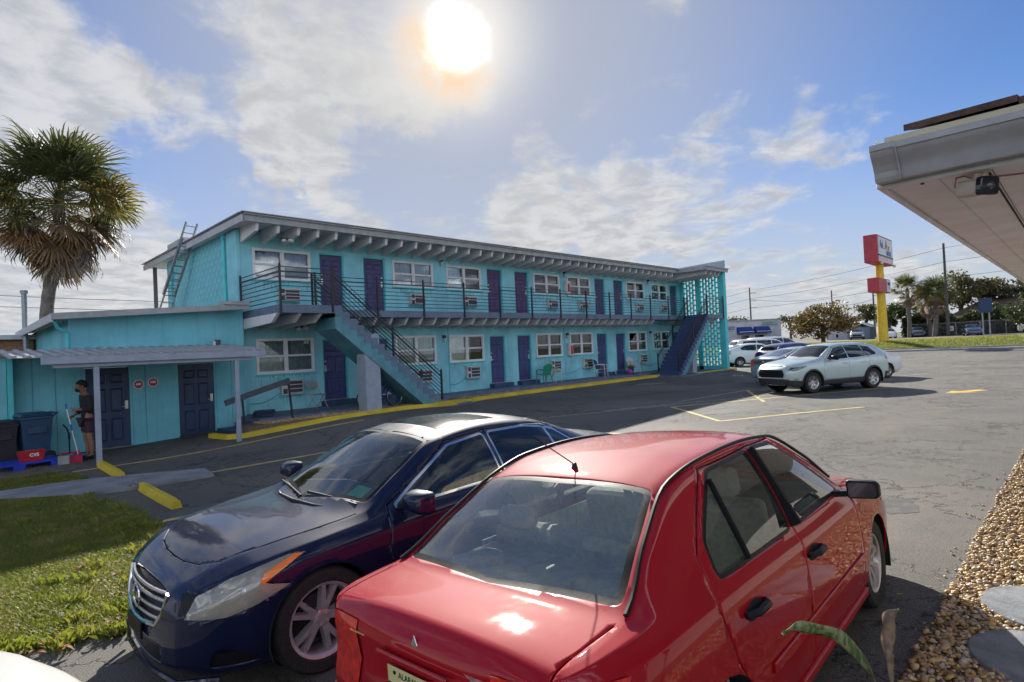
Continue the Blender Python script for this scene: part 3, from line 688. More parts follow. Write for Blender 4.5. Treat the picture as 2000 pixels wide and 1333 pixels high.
# ---- windows: two double-hung sashes, white frames, curtains behind the glass
def window(th, x0, x1, z0, z1, yb, cur, kind):
    f = MB(); t = .05; ya, yc = yb-.035, yb+.06
    f.box((x0-.03, ya, z0-.035), (x1+.03, yc, z0+t)).box((x0-.03, ya, z1-t), (x1+.03, yc, z1+.03)).box((x0-.03, ya, z0+t), (x0+t, yc, z1-t)).box((x1-t, ya, z0+t), (x1+.03, yc, z1-t))
    xm = (x0+x1)/2; zm = (z0+z1)/2
    f.box((xm-.06, ya+.005, z0+t), (xm+.06, yc, z1-t))
    w = th.part('window', f, WHITE, bevel=.004)
    th.part('sill', MB().box((x0-.06, yb-.06, z0-.075), (x1+.06, yb-.001, z0-.037)), TEAL_D, w)
    for (a, b) in ((x0+t, xm-.06), (xm+.06, x1-t)):
        th.part('meeting_rail', MB().box((a, ya+.02, zm-.03), (b, yc-.01, zm+.03)), WHITE, w)
        for (c, d, yy) in ((z0+t, zm-.03, yb+.02), (zm+.03, z1-t, yb+.04)):
            th.part('pane', MB().box((a, yy, c), (b, yy+.004, d)), PANE, w)
        if kind == 'screen': th.part('insect_screen', MB().box((a, yb+.055, z0+t), (b, yb+.057, zm-.03)), SCREENM, w)
        c = MB(); n = 40; vs = []; fs = []
        for i in range(n+1):
            u = i/n; x = a-.03+(b-a+.06)*u; y = yb+.13+.022*math.sin(u*38+x*5)+.01*math.sin(u*91)
            vs += [(x, y, z0), (x, y+.012*math.sin(u*60), z1)]
        for i in range(n): fs.append((2*i, 2*i+2, 2*i+3, 2*i+1))
        th.part('curtain', c.add(vs, fs), cur, w, smooth=True)
    return w
for k, s in enumerate(WS):
    window(motel, s, s+WW, 4.48, 5.38, YF, CURT[0] if k < 4 else CURT[1], 'screen')
    window(motel, s, s+WW, 1.56, 2.59, YF, [CURT[1], CURT[2], CURT[1], CURT[3], CURT[1], CURT[0], CURT[1]][k], 'screen' if k in (1, 4, 5) else 'plain')

# ---- wall air conditioners
ACM = mat('aged_white_enamel', (.52, .52, .50), .5, var=.15, vscale=6, streak=.2); ACD = mat('ac_dark_grille', (.04, .042, .06), .6)
def ac(th, x, z, w, h):
    b = th.part('air_conditioner', MB().box((x, YF-.16, z), (x+w, YF-.001, z+h)), ACM, bevel=.012)
    th.part('sleeve', MB().box((x-.05, YF-.05, z-.05), (x+w+.05, YF-.002, z-.001)), TEAL_D, b); th.part('sleeve', MB().box((x-.05, YF-.05, z+h+.001), (x+w+.05, YF-.002, z+h+.05)), TEAL_D, b)
    th.part('grille', MB().box((x+w*.3, YF-.163, z+.04), (x+w-.03, YF-.161, z+h-.04)), ACD, b)
    for (q0, q1) in ((.08, .4), (.6, .92)): th.part('control_panel', MB().box((x+.03, YF-.164, z+h*q0), (x+w*.24, YF-.161, z+h*q1)), ACD, b)
    for k in range(4):
        zz = z+.06+(h-.12)*k/3; th.part('slat', MB().box((x+w*.29, YF-.178, zz-.012), (x+w-.02, YF-.163, zz+.012)), ACM, b)
for x in (7.66, 12.60, 15.22, 20.38, 22.72, 27.90, 30.5): ac(motel, x, 3.78, .66, .42)
for x in (7.62, 12.75, 15.20, 20.38, 22.86, 27.98, 30.6): ac(motel, x, .84, .68, .5)

def stain_mat():
    m = bpy.data.materials.new('drip_stain'); m.use_nodes = True; t = NT(m.node_tree); b = t.n['Principled BSDF']; co = t.new('ShaderNodeTexCoord').outputs['Object']
    st = t.noise(t.vmath('MULTIPLY', co, (11, 1, 1.1)), 1.4, 5, .65); u = t.new('ShaderNodeTexCoord').outputs['Generated']; sp = t.new('ShaderNodeSeparateXYZ'); t.put(sp.inputs[0], u)
    k = t.math('MULTIPLY', t.ramp(st, .45, .8, 0, .34), t.ramp(sp.outputs[2], .0, .9)); t.put(b.inputs['Base Color'], (.13, .12, .09)); b.inputs['Roughness'].default_value = .9; t.put(b.inputs['Alpha'], k); return m
STAIN = stain_mat()
for x in (7.62, 12.75, 15.20, 20.38, 22.86, 27.98): motel.part('drip_stain', MB().box((x+.02, YF-.0035, .38), (x+.66, YF-.0025, .79)), STAIN)
for x in (7.66, 12.60, 15.22, 20.38, 22.72, 27.90): motel.part('drip_stain', MB().box((x+.02, YF-.0035, 3.44), (x+.64, YF-.0025, 3.73)), STAIN)
for s in WS:
    for z in (1.48, 4.40): motel.part('drip_stain', MB().box((s-.1, YF-.0035, z-.55 if z < 2 else z-.5), (s+WW+.1, YF-.0025, z)), STAIN)
# ---- lamps on the wall, cabinets, conduits
LAMPG = mat('frosted_lamp_glass', (.6, .6, .58), .3)
for x in (14.17, 21.75, 29.3):
    for z in (5.5, 2.5):
        b = motel.part('wall_lamp', MB().box((x-.06, YF-.1, z), (x+.06, YF-.001, z+.12)), IRON, bevel=.01)
        motel.part('lamp_glass', MB().lathe([(.05, 0), (.045, -.12), (.02, -.16), (0, -.165)], (x, YF-.075, z), n=12), LAMPG, b, smooth=True)
for (x, z) in ((7.55, 5.5), (7.9, 2.86)):
    b = motel.part('flood_lamp', MB().box((x-.1, YF-1.0, z+.02), (x+.1, YF-.85, z+.1)), IRON, bevel=.01)
    motel.part('lamp_glass', MB().sphere((x-.08, YF-1.05, z+.0), .075, 12, (1, 1, .7)).sphere((x+.14, YF-1.02, z+.02), .085, 12, (1.2, 1, .7)), LAMPG, b, smooth=True)
EXTW = mat('cabinet_white', (.62, .60, .60), .5, var=.1); EXTR = mat('extinguisher_red', (.45, .03, .03), .35)
for z in (1.5, 4.52):
    b = motel.part('extinguisher_cabinet', MB().box((21.68, YF-.2, z), (21.98, YF-.001, z+.62)), EXTW, bevel=.03)
    motel.part('extinguisher', MB().lathe([(0, .5), (.05, .47), (.065, .4), (.065, .1), (0, .08)], (21.83, YF-.215, z), n=12), EXTR, b, smooth=True)
for x in (14.38, 22.05-.5):
    motel.part('conduit', MB().tube([(x, YF-.02, .36), (x, YF-.02, 3.0)], .016, 6), TEAL_D, smooth=True)
# ---- power cords of the units
CORD = mat('cord_teal', (.05, .3, .34), .6)
for (xa, xb) in ((5.9+.75, 7.6), (14.4, 15.2), (21.2, 22.8), (28.7, 30.2)):
    pts = [(xa+(xb-xa)*t, YF-.012, .92-.25*(1-t)-.12*math.sin(math.pi*t)) for t in np.linspace(0, 1, 9)]
    motel.part('power_cord', MB().tube(pts, .012, 6), CORD, smooth=True)

# ---- roof
roof = motel.part('roof', MB().box((X0-.25, 16.62, 5.97), (30.55, 27.2, 6.03)).box((30.55, 14.95, 5.97), (33.15, 27.2, 6.03)), WHITE)
motel.part('roof_covering', MB().box((X0-.27, 16.5, 6.075), (30.52, 27.35, 6.13)).box((30.52, 14.8, 6.075), (33.3, 27.35, 6.13)), ROOFG, roof)
motel.part('fascia', MB().box((X0-.3, 16.56, 5.9), (30.5, 16.61, 6.074)).box((30.5, 14.86, 5.9), (33.3, 14.91, 6.074)).box((30.45, 14.92, 5.9), (30.5, 16.555, 6.074)), ROOFG, roof)
motel.part('fascia', MB().box((X0-.33, 16.56, 5.88), (X0-.28, 27.3, 6.074)), GREYT, roof)
motel.part('drip_edge', MB().box((X0-.36, 16.44, 6.131), (30.5, 16.66, 6.15)).box((X0-.38, 16.66, 6.131), (X0-.2, 27.4, 6.15)), GREYT, roof)
raf = MB().prism([(0, 0), (1.15, .16), (1.24, .44), (0, .44)], .09, ((-.045, 0, 0), (0, -1, 0), (0, 0, 1))).mesh('rafter'); raf.materials.append(WHITE)
k = 0
while 6.68+k*.617 < 30.6: motel.inst('rafter', raf, (6.68+k*.617-.045+.09, YF-.001, 5.525), roof); k += 1
raf2 = MB().prism([(0, 0), (2.7, .16), (2.85, .40), (0, .40)], .09, ((-.045, 0, 0), (0, -1, 0), (0, 0, 1))).mesh('rafter'); raf2.materials.append(WHITE)
for x in (31.2, 31.75, 32.3, 32.8): motel.inst('rafter', raf2, (x, YF-.001, 5.56), roof)
motel.part('roof_equipment_box', MB().box((7.0, 24.9, 6.14), (8.6, 27.0, 6.95)), mat('pale_sheet_metal', (.5, .56, .62), .5, var=.1), roof)
motel.part('rear_eave_post', MB().box((6.3, 26.3, 3.0), (6.42, 26.42, 5.9)), mat('brown_post', (.12, .1, .09), .8), roof)

# ---- balcony
SLABM = mat('blue_grey_slab', (.13, .17, .24), .65, var=.2, vscale=3, streak=.15)
slab = motel.part('balcony_slab', MB().box((8.1, 16.4, 3.2), (30.7, YF-.001, ZS)).box((X0, 15.1, 3.2), (8.1, YF-.001, ZS)).box((30.7, 15.1, 3.2), (33.0, YF-.001, ZS)), SLABM)
bm_ = MB().prism([(0, 0), (1.2, .06), (1.42, .3), (0, .3)], .09, ((-.045, 0, 0), (0, -1, 0), (0, 0, 1))).mesh('beam'); bm_.materials.append(WHITE)
for k in range(32):
    x = 8.55+k*.615
    if x < 30.5: motel.inst('beam', bm_, (x, YF-.001, 2.899), slab)
bl = MB().prism([(0, 0), (2.3, .07), (2.72, .31), (0, .31)], .09, ((-.045, 0, 0), (0, -1, 0), (0, 0, 1))).mesh('beam'); bl.materials.append(WHITE)
for x in (6.6, 7.2, 7.8, 31.3, 31.9, 32.5): motel.inst('beam', bl, (x, YF-.001, 2.889), slab)

# ---- railings
def railing(th, path, name='railing', z0=ZS, h=1.02, posts=(), skip=None):
    """path: list of (x,y); eight level rails and square posts"""
    zs = [h-.01, h-.14] + [h-.27-.127*i for i in range(6)]
    top = MB()
    for a, b in zip(path[:-1], path[1:]): top.bar((*a, z0+h-.14), (*b, z0+h-.14), .045, .035)
    r = th.part(name, top, IRON)
    for z in zs:
        if abs(z-(h-.14)) < 1e-6: continue
        mb = MB()
        for a, b in zip(path[:-1], path[1:]): mb.bar((*a, z0+z), (*b, z0+z), .016, .022)
        th.part('rail', mb, IRON, r)
    for (x, y) in posts: th.part('post', MB().box((x-.025, y-.025, z0-.2), (x+.025, y+.025, z0+h+.04)).sphere((x, y, z0+h+.06), .03, 8), IRON, r)
    return r
railing(motel, [(8.06, 16.37), (28.9, 16.37), (30.66, 16.37)], posts=[(8.06, 16.37)]+[(10.31+1.856*k, 16.37) for k in range(11)]+[(30.66, 16.37)])
railing(motel, [(X0+.03, YF-.05), (X0+.03, 15.07), (8.02, 15.07)], posts=[(X0+.03, YF-.05), (X0+.03, 15.07), (8.02, 15.07)])
railing(motel, [(30.76, 15.07), (32.95, 15.07)], posts=[(30.76, 15.07), (32.9, 15.07)])

# ---- staircases (steps cast as blocks on a sloping slab)
STAIRC = mat('teal_grey_stair', (.10, .27, .32), .7, var=.2, vscale=3, bump=.1, streak=.15)
def staircase(th, xt, xb, y0, y1, ztop, zbot, col_tread):
    n = 17; s = 1 if xb > xt else -1; run = abs(xb-xt)/n; rise = (ztop-zbot)/n
    # sloping soffit slab
    off = .30
    mb = MB(); a = (xt-s*.0, ztop-.24); pts = [(xt, ztop-.02), (xb-s*run*.2, zbot+rise*.8), (xb-s*run*.2, zbot-.05), (xb-s*.7, zbot-.05), (xt, ztop-.52)]
    mb.prism([(p[0], p[1]) for p in pts], y1-y0-.02, ((0, y1-.01, 0), (1, 0, 0), (0, 0, 1)))
    # lower the slab so the steps stand proud
    mb.v = [(x, y, z-.14 if z > zbot-.04 else z) for x, y, z in mb.v]
    st = th.part('staircase', mb, STAIRC)
    bm = bmesh.new(); bm.from_mesh(st.data); bmesh.ops.recalc_face_normals(bm, faces=bm.faces); bm.to_mesh(st.data); bm.free()
    for k in range(n):
        xa = xt+s*run*k; z = ztop-rise*(k+1)+ (rise if False else 0)
        x2 = xa+s*run
        zt = ztop-rise*k-.002 if k == 0 else ztop-rise*k
        th.part('step', MB().box((xa, y0, zt-rise*1.7), (x2-s*.002, y1, zt)), col_tread, st)
    for yy in (y0+.05, y1-.05):
        d = Vector((s*run*n, 0, -(ztop-zbot))); A = Vector((xt, yy, ztop)); B = A+d*.97
        for j, h in enumerate((.98, .85, .72, .59, .46, .33, .2)):
            w = .04 if j == 1 else .018
            th.part('rail', MB().bar(A+Vector((0, 0, h)), B+Vector((0, 0, h)), w, w*.9), IRON, st)
        for t in (0.0, .5, .97):
            p = A+d*t; th.part('post', MB().box((p.x-.025, yy-.025, p.z-.25), (p.x+.025, yy+.025, p.z+1.06)).sphere((p.x, yy, p.z+1.08), .03, 8), IRON, st)
    return st
staircase(motel, 8.1, 11.95, 15.1, 16.3, ZS, .2, mat('blue_grey_tread', (.12, .18, .25), .7, var=.2, vscale=4))
staircase(motel, 30.7, 27.1, 14.95, 16.25, ZS, .2, mat('dark_blue_tread', (.035, .06, .15), .65, var=.2, vscale=4))
PIER = mat('pale_grey_pier', (.30, .35, .42), .75, var=.12, vscale=3, streak=.12, bump=.1)
motel.part('stair_pier', MB().box((9.02, 15.14, .0), (9.52, 15.62, 2.6)).prism([(0, 0), (0, .001), (.1, 0)], .01, ((9.2, 15.3, .3), (1, 0, 0), (0, 0, 1))), PIER, bevel=.012)
motel.part('stair_pier', MB().box((29.3, 15.3, .15), (29.75, 15.8, 1.7)), PIER, bevel=.012)

# ---- pierced block screen at the end
XS = 33.0
scr = motel.part('block_screen', MB().box((XS-.02, 15.05, -.1), (XS+.32, 15.4, 6.1)).box((XS, 16.55, .1), (XS+.2, 16.85, 5.9)).box((XS, YF-.25, .1), (XS+.2, YF-.01, 5.9)).box((XS, 15.4, .1), (XS+.2, YF-.2, .42)), TEAL_D)
motel.part('parapet_fin', MB().prism([(15.1, 6.0), (27, 6.0), (27, 6.3), (15.1, 6.66)], .16, ((XS+.30, 0, 0), (0, 1, 0), (0, 0, 1))), mat('fin_grey', (.34, .40, .46), .7, var=.1), scr)
sbl = MB().box((-.09, -.028, -.145), (.09, .028, .145)).mesh('screen_block'); sbl.materials.append(TEAL_D)
sbh = MB().box((-.085, -.075, -.035), (.085, .075, .035)).mesh('screen_block'); sbh.materials.append(TEAL_D)
for (ya, yb) in ((15.4, 16.55), (16.85, 17.64)):
    n = 6 if yb-ya > 1 else 4; dy = (yb-ya)/n
    for (za, zb) in ((.42, 3.2), (3.45, 5.9)):
        for c in range(n+1):
            if 0 < c < n:
                m = MB().box((XS+.02, ya+c*dy-.028, za), (XS+.18, ya+c*dy+.028, zb)); motel.part('screen_upright', m, TEAL_D, scr)
        rows = int((zb-za)/.31)
        for c in range(n):
            for r in range(rows+1):
                z = za+.06+r*.31+(.155 if c % 2 else 0)
                if z < zb-.03: motel.inst('screen_block', sbh, (XS+.1, ya+(c+.5)*dy, z), scr, scale=(1, dy/.158, 1))

# ================================================================== THE ANNEX
TEAL_P = mat('turquoise_panel_paint', (.18, .54, .63), .75, var=.18, vscale=.9, bump=.1, bscale=40, streak=.4)
NAVY = mat('navy_steel_door', (.018, .045, .11), .45, var=.2, vscale=4)
YA = 17.5
annex = Thing('annex_building', (4, YA, 0), 'low turquoise panelled annex with two navy doors and a metal canopy', 'building')
AD = [(2.64, 3.55), (4.68, 5.58)]
aops = [(a, b, -.06, 1.97) for a, b in AD]
annex.part('wall', wall_grid(-.6, 6.44, -.25, 2.42, aops, YA+.02, YA+.2), TEAL_P)
# siding boards with open joints
cuts = [1.22, 1.62, 2.05, 2.45, 2.58, 3.62, 3.88, 4.6, 5.66, 6.05, 6.44]
bd = []
xs = [.55, 1.22, 1.62, 2.05, 2.6, 3.60, 3.90, 4.64, 5.63, 6.05, 6.43]
for a, b in zip(xs[:-1], xs[1:]):
    inside = any(p-.1 < (a+b)/2 < q+.1 for p, q in AD)
    z0 = 2.03 if inside else -.12
    annex.part('siding_panel', MB().box((a+.008, YA-.003, z0), (b-.008, YA+.022, 2.42)), TEAL_P, bevel=.003)
for a, b in AD:
    panel_door(annex, a, -.05, YA+.03, b-a, 2.0, NAVY, True, frame=TEAL_P)
    annex.part('door_sill', MB().box((a-.06, YA-.12, -.16), (b+.06, YA+.1, -.055)), CONC, bevel=.01)
# upper storeroom
annex.part('upper_wall', MB().add([(2.35, YA, 2.42), (6.44, YA, 2.42), (6.44, YA, 3.5), (2.35, YA, 3.2)], [(0, 1, 2, 3)]).add([(2.35, YA, 2.42), (2.35, YA, 3.2), (2.35, 25, 3.2), (2.35, 25, 2.42)], [(0, 1, 2, 3)]), TEAL_P)
for x in (2.75, 3.55, 4.35, 5.2, 6.0): annex.part('batten', MB().box((x-.02, YA-.012, 2.43), (x+.02, YA-.001, 3.18+(x-2.35)*.07)), TEAL_P)
annex.part('end_batten', MB().box((2.33, YA-.02, 2.42), (2.42, YA+.05, 3.19)), TEAL_P); annex.part('end_batten', MB().box((2.335, 18.6, 2.42), (2.349, 18.64, 3.19)), TEAL_P)
rf = MB(); rx0, rx1 = 2.0, 6.43
zr = lambda x: 3.22+(x-2.05)*.073
for (y0, y1, lo, hi) in ((17.0, 25.3, .0, .05),):
    rf.add([(rx0, y0, zr(rx0)+lo), (rx1, y0, zr(rx1)+lo), (rx1, y1, zr(rx1)+lo), (rx0, y1, zr(rx0)+lo), (rx0, y0, zr(rx0)+hi), (rx1, y0, zr(rx1)+hi), (rx1, y1, zr(rx1)+hi), (rx0, y1, zr(rx0)+hi)],
           [(3,2,1,0),(4,5,6,7),(0,1,5,4),(1,2,6,5),(2,3,7,6),(3,0,4,7)])
ar = annex.part('roof', rf, ROOFG)
fz = MB(); fz.add([(rx0-.04, 16.96, zr(rx0)-.09), (rx1, 16.96, zr(rx1)-.09), (rx1, 16.96, zr(rx1)+.06), (rx0-.04, 16.96, zr(rx0)+.06), (rx0-.04, 16.995, zr(rx0)-.09), (rx1, 16.995, zr(rx1)-.09), (rx1, 16.995, zr(rx1)+.06), (rx0-.04, 16.995, zr(rx0)+.06)],
        [(0,1,2,3),(7,6,5,4),(0,4,5,1),(3,2,6,7),(1,5,6,2),(0,3,7,4)])
annex.part('fascia', fz, ROOFG, ar)
annex.part('end_fascia', MB().box((rx0-.05, 17.0, zr(rx0)-.14), (rx0-.012, 25.3, zr(rx0)+.055)), GREYT, ar)
annex.part('flashing', MB().box((5.75, 16.9, 3.56), (6.42, 17.3, 3.66)), ROOFG, ar)
annex.part('downpipe', MB().tube([(2.02, 17.15, 3.1), (2.1, 17.3, 2.95), (2.3, 17.42, 2.85), (2.3, 17.45, 2.45)], .04, 8), TEAL_D, smooth=True)
# canopy of ribbed sheet metal
can = annex.part('canopy', MB().add([(1.02, 14.72, 2.20), (5.9, 14.72, 2.20), (5.9, YA-.004, 2.42), (1.02, YA-.004, 2.42), (1.02, 14.72, 2.215), (5.9, 14.72, 2.215), (5.9, YA-.004, 2.435), (1.02, YA-.004, 2.435)],
        [(3,2,1,0),(4,5,6,7),(0,1,5,4),(1,2,6,5),(2,3,7,6),(3,0,4,7)]), ROOFG)
rib = MB().prism([(-.05, 0), (.05, 0), (.028, .04), (-.028, .04)], 2.75, ((0, 0, 0), (1, 0, 0), (0, .08, 1))).mesh('rib')
rib = MB().add([(-.05, 0, 0), (.05, 0, 0), (.028, 0, .038), (-.028, 0, .038), (-.05, 2.78, .22), (.05, 2.78, .22), (.028, 2.78, .258), (-.028, 2.78, .258)], [(0,1,2,3),(7,6,5,4),(0,4,5,1),(1,5,6,2),(2,6,7,3),(3,7,4,0)]).mesh('rib'); rib.materials.append(ROOFG)
for k in range(22): annex.inst('rib', rib, (1.1+k*.2275, 14.70, 2.2165), can)
CANW = mat('grey_canopy_paint', (.30, .34, .42), .6, var=.12, vscale=4, streak=.15)
annex.part('fascia', MB().box((1.5, 14.66, 2.06), (5.92, 14.71, 2.205)), CANW, can, bevel=.006)
annex.part('beam', MB().box((1.7, 14.76, 1.98), (5.6, 14.86, 2.10)), CANW, can, bevel=.006)
for x in (2.42, 5.25): annex.part('post', MB().box((x-.05, 14.77, gzf(x, 14.8)-.02), (x+.05, 14.86, 2.0)), CANW, can, bevel=.008)
# stop-shaped notices
REDS = mat('sign_red', (.42, .02, .04), .4, var=.1); SWH = mat('sign_white', (.75, .73, .73), .5)
for (x, z) in ((3.75, 1.48), (4.08, 1.51)):
    s = annex.part('notice_sign', MB().prism([(.125*math.cos(math.pi/8+k*math.pi/4), .125*math.sin(math.pi/8+k*math.pi/4)) for k in range(8)], .006, ((x, YA-.004, z), (1, 0, 0), (0, 0, 1))), SWH)
    annex.part('red_field', MB().prism([(.105*math.cos(math.pi/8+k*math.pi/4), .105*math.sin(math.pi/8+k*math.pi/4)) for k in range(8)], .003, ((x, YA-.0125, z), (1, 0, 0), (0, 0, 1))), REDS, s)
    annex.part('white_bar', MB().box((x-.06, YA-.0175, z-.018), (x+.06, YA-.0158, z+.022)).box((x-.05, YA-.0175, z+.03), (x+.05, YA-.0158, z+.04)), SWH, s)
    for i in range(len(s.data.vertices)): pass
v = annex.part('wall_vent', MB().box((3.63, YA-.02, -.08), (3.9, YA-.001, .36)), TEAL_P)
for k in range(7): annex.part('slat', MB().box((3.65, YA-.032, -.04+k*.055), (3.88, YA-.021, -.02+k*.055)), TEAL_P, v)
# turquoise yard wall left of the annex, with its coping
yw = Thing('yard_wall', (-2, YA-.3, 0), 'turquoise yard wall at the far left beside the bins', 'wall')
yw.part('wall', MB().box((-7, YA-.28, -.2), (1.15, YA-.12, 2.28)), TEAL_P)
yw.part('coping', MB().box((-7, YA-.34, 2.28), (1.3, YA-.06, 2.34)), mat('tan_coping', (.3, .26, .2), .8, var=.2))
yw.part('post', MB().box((1.16, YA-.3, -.2), (1.26, YA-.06, 2.3)), TEAL_D)

# ================================================================== VEHICLES
def pchip(xs, ys, x):
    xs = np.asarray(xs, float); ys = np.asarray(ys, float); x = np.asarray(x, float)
    h = np.diff(xs); d = np.diff(ys)/h; m = np.zeros(len(xs))
    for i in range(1, len(xs)-1):
        if d[i-1]*d[i] > 0:
            w1, w2 = 2*h[i]+h[i-1], h[i]+2*h[i-1]; m[i] = (w1+w2)/(w1/d[i-1]+w2/d[i])
    m[0], m[-1] = d[0], d[-1]
    i = np.clip(np.searchsorted(xs, x)-1, 0, len(h)-1); t = (x-xs[i])/h[i]
    return ((1+2*t)*(1-t)**2)*ys[i] + t*(1-t)**2*h[i]*m[i] + t*t*(3-2*t)*ys[i+1] + t*t*(t-1)*h[i]*m[i+1]
def pf(lst, k=1): return lambda x: pchip([p[0] for p in lst], [p[k] for p in lst], x)

def car_surface(S, res=1.0):
    """shell of a car body: x from nose (0) to tail (L), y to the right side, z up; closed by nose and tail patches"""
    L = S['L']; n = int(130*res); t = np.linspace(0, 1, n)
    x = L*(t+.06*np.sin(2*np.pi*t)/(2*np.pi)*-1.6)             # finer at both ends
    w = pf(S['w'])(x); zb = pf(S['zb'])(x); by = np.array([pf(S['belt'], 1)(x), pf(S['belt'], 2)(x)]); ry = np.array([pf(S['rail'], 1)(x), pf(S['rail'], 2)(x)]); zt = pf(S['top'])(x)
    inset = np.interp(x, [p[0] for p in S['shoulder']], [p[1] for p in S['shoulder']]) if 'shoulder' in S else 0.0
    bY, bZ = by; zm = S.get('zmid', .55); lowin = S.get('lowin', .05)
    rows = [(w-lowin-.05, zb), (w-lowin*.4, zb+.07), (w-.004, np.minimum(zm, bZ-.12)-.12), (w, np.minimum(zm, bZ-.12)+.04), (w-.012-inset*.5, bZ-.075), (bY, bZ), (ry[0], ry[1]), (ry[0]*.62, ry[1]+(zt-ry[1])*.72), (ry[0]*.3, ry[1]+(zt-ry[1])*.95), (0*x, zt)]
    cnt = [3, 3, 4, 4, 5, 10, 5, 4, 4]; cnt = [max(2, int(c*res+.5)) for c in cnt]
    secs = []
    for i in range(n):
        P = []
        for k in range(len(rows)-1):
            a = np.array([rows[k][0][i], rows[k][1][i]]); b = np.array([rows[k+1][0][i], rows[k+1][1][i]])
            for j in range(cnt[k]): P.append(a+(b-a)*j/cnt[k])
        P.append(np.array([0., rows[-1][1][i]])); P = np.array(P)
        # curve of the side glass and soft shoulders
        i4 = sum(cnt[:5]); i5 = sum(cnt[:6]); u = np.linspace(0, 1, i5-i4+1); hgt = P[i5, 1]-P[i4, 1]
        P[i4:i5+1, 0] += .10*max(0, hgt)*4*u*(1-u)*.5
        for _ in range(2):
            Q = P.copy(); Q[1:-1] = .25*P[:-2]+.5*P[1:-1]+.25*P[2:]; P = Q
        P[-1] = (0, P[-1, 1]); secs.append(P)
    A = np.array(secs); m = A.shape[1]
    V = np.zeros((n, m, 3)); V[:, :, 0] = x[:, None]; V[:, :, 1:] = A
    # lean of nose and tail in profile
    for key, x0, sgn in (('nose', 0, 1), ('tail', L, -1)):
        pr = S[key]; dx = np.interp(V[:, :, 2], [p[0] for p in pr], [p[1] for p in pr]); fall = np.clip(1-np.abs(V[:, :, 0]-x0)/.55, 0, 1)**1.5
        V[:, :, 0] += sgn*dx*fall
    verts = []; faces = []
    idx = np.zeros((n, 2*m-1), int)
    for i in range(n):
        for j in range(2*m-1):
            p = V[i, j] if j < m else V[i, 2*m-2-j]*(1, -1, 1); idx[i, j] = len(verts); verts.append(tuple(p))
    for i in range(n-1):
        for j in range(2*m-2): faces.append((idx[i, j], idx[i, j+1], idx[i+1, j+1], idx[i+1, j]))
    # end patches (Coons)
    i4 = sum(cnt[:5])
    for e, bul in ((0, -S.get('nb', .06)), (n-1, S.get('tb', .05))):
        top = np.array([verts[idx[e, j]] for j in range(i4, 2*m-1-i4)]); side = np.array([verts[idx[e, j]] for j in range(0, i4+1)]); nu = len(top); nv = len(side)
        left = side; right = side*(1, -1, 1); u = np.linspace(0, 1, nu)[:, None]
        # arc-length parameter over the top
        sl = np.concatenate([[0], np.cumsum(np.linalg.norm(np.diff(top, axis=0), axis=1))]); u = (sl/sl[-1])[:, None]
        bot = left[0]*(1-u)+right[0]*u; g = {}
        for a in range(nu):
            for b in range(nv):
                if b == nv-1: g[a, b] = idx[e, i4+a]; continue
                if a == 0: g[a, b] = idx[e, b]; continue
                if a == nu-1: g[a, b] = idx[e, 2*m-2-b]; continue
                uu = u[a, 0]; vv = b/(nv-1)
                p = (1-vv)*bot[a]+vv*top[a] + (1-uu)*left[b]+uu*right[b] - ((1-uu)*(1-vv)*left[0]+uu*(1-vv)*right[0]+(1-uu)*vv*left[-1]+uu*vv*right[-1])
                q = abs(2*uu-1); p[0] += bul*(1-q**2.4)*(1-vv**6)
                g[a, b] = len(verts); verts.append(tuple(p))
        for a in range(nu-1):
            for b in range(nv-1):
                f = (g[a, b], g[a+1, b], g[a+1, b+1], g[a, b+1]); faces.append(f if e == 0 else f[::-1])
    me = bpy.data.meshes.new('shell'); me.from_pydata(verts, [], faces); bm = bmesh.new(); bm.from_mesh(me); bpy.data.meshes.remove(me)
    bmesh.ops.remove_doubles(bm, verts=bm.verts, dist=1e-5); bmesh.ops.recalc_face_normals(bm, faces=bm.faces)
    return bm
AX = {'side': (Vector((1, 0, 0)), Vector((0, 0, 1))), 'top': (Vector((1, 0, 0)), Vector((0, 1, 0))), 'front': (Vector((0, 1, 0)), Vector((0, 0, 1)))}
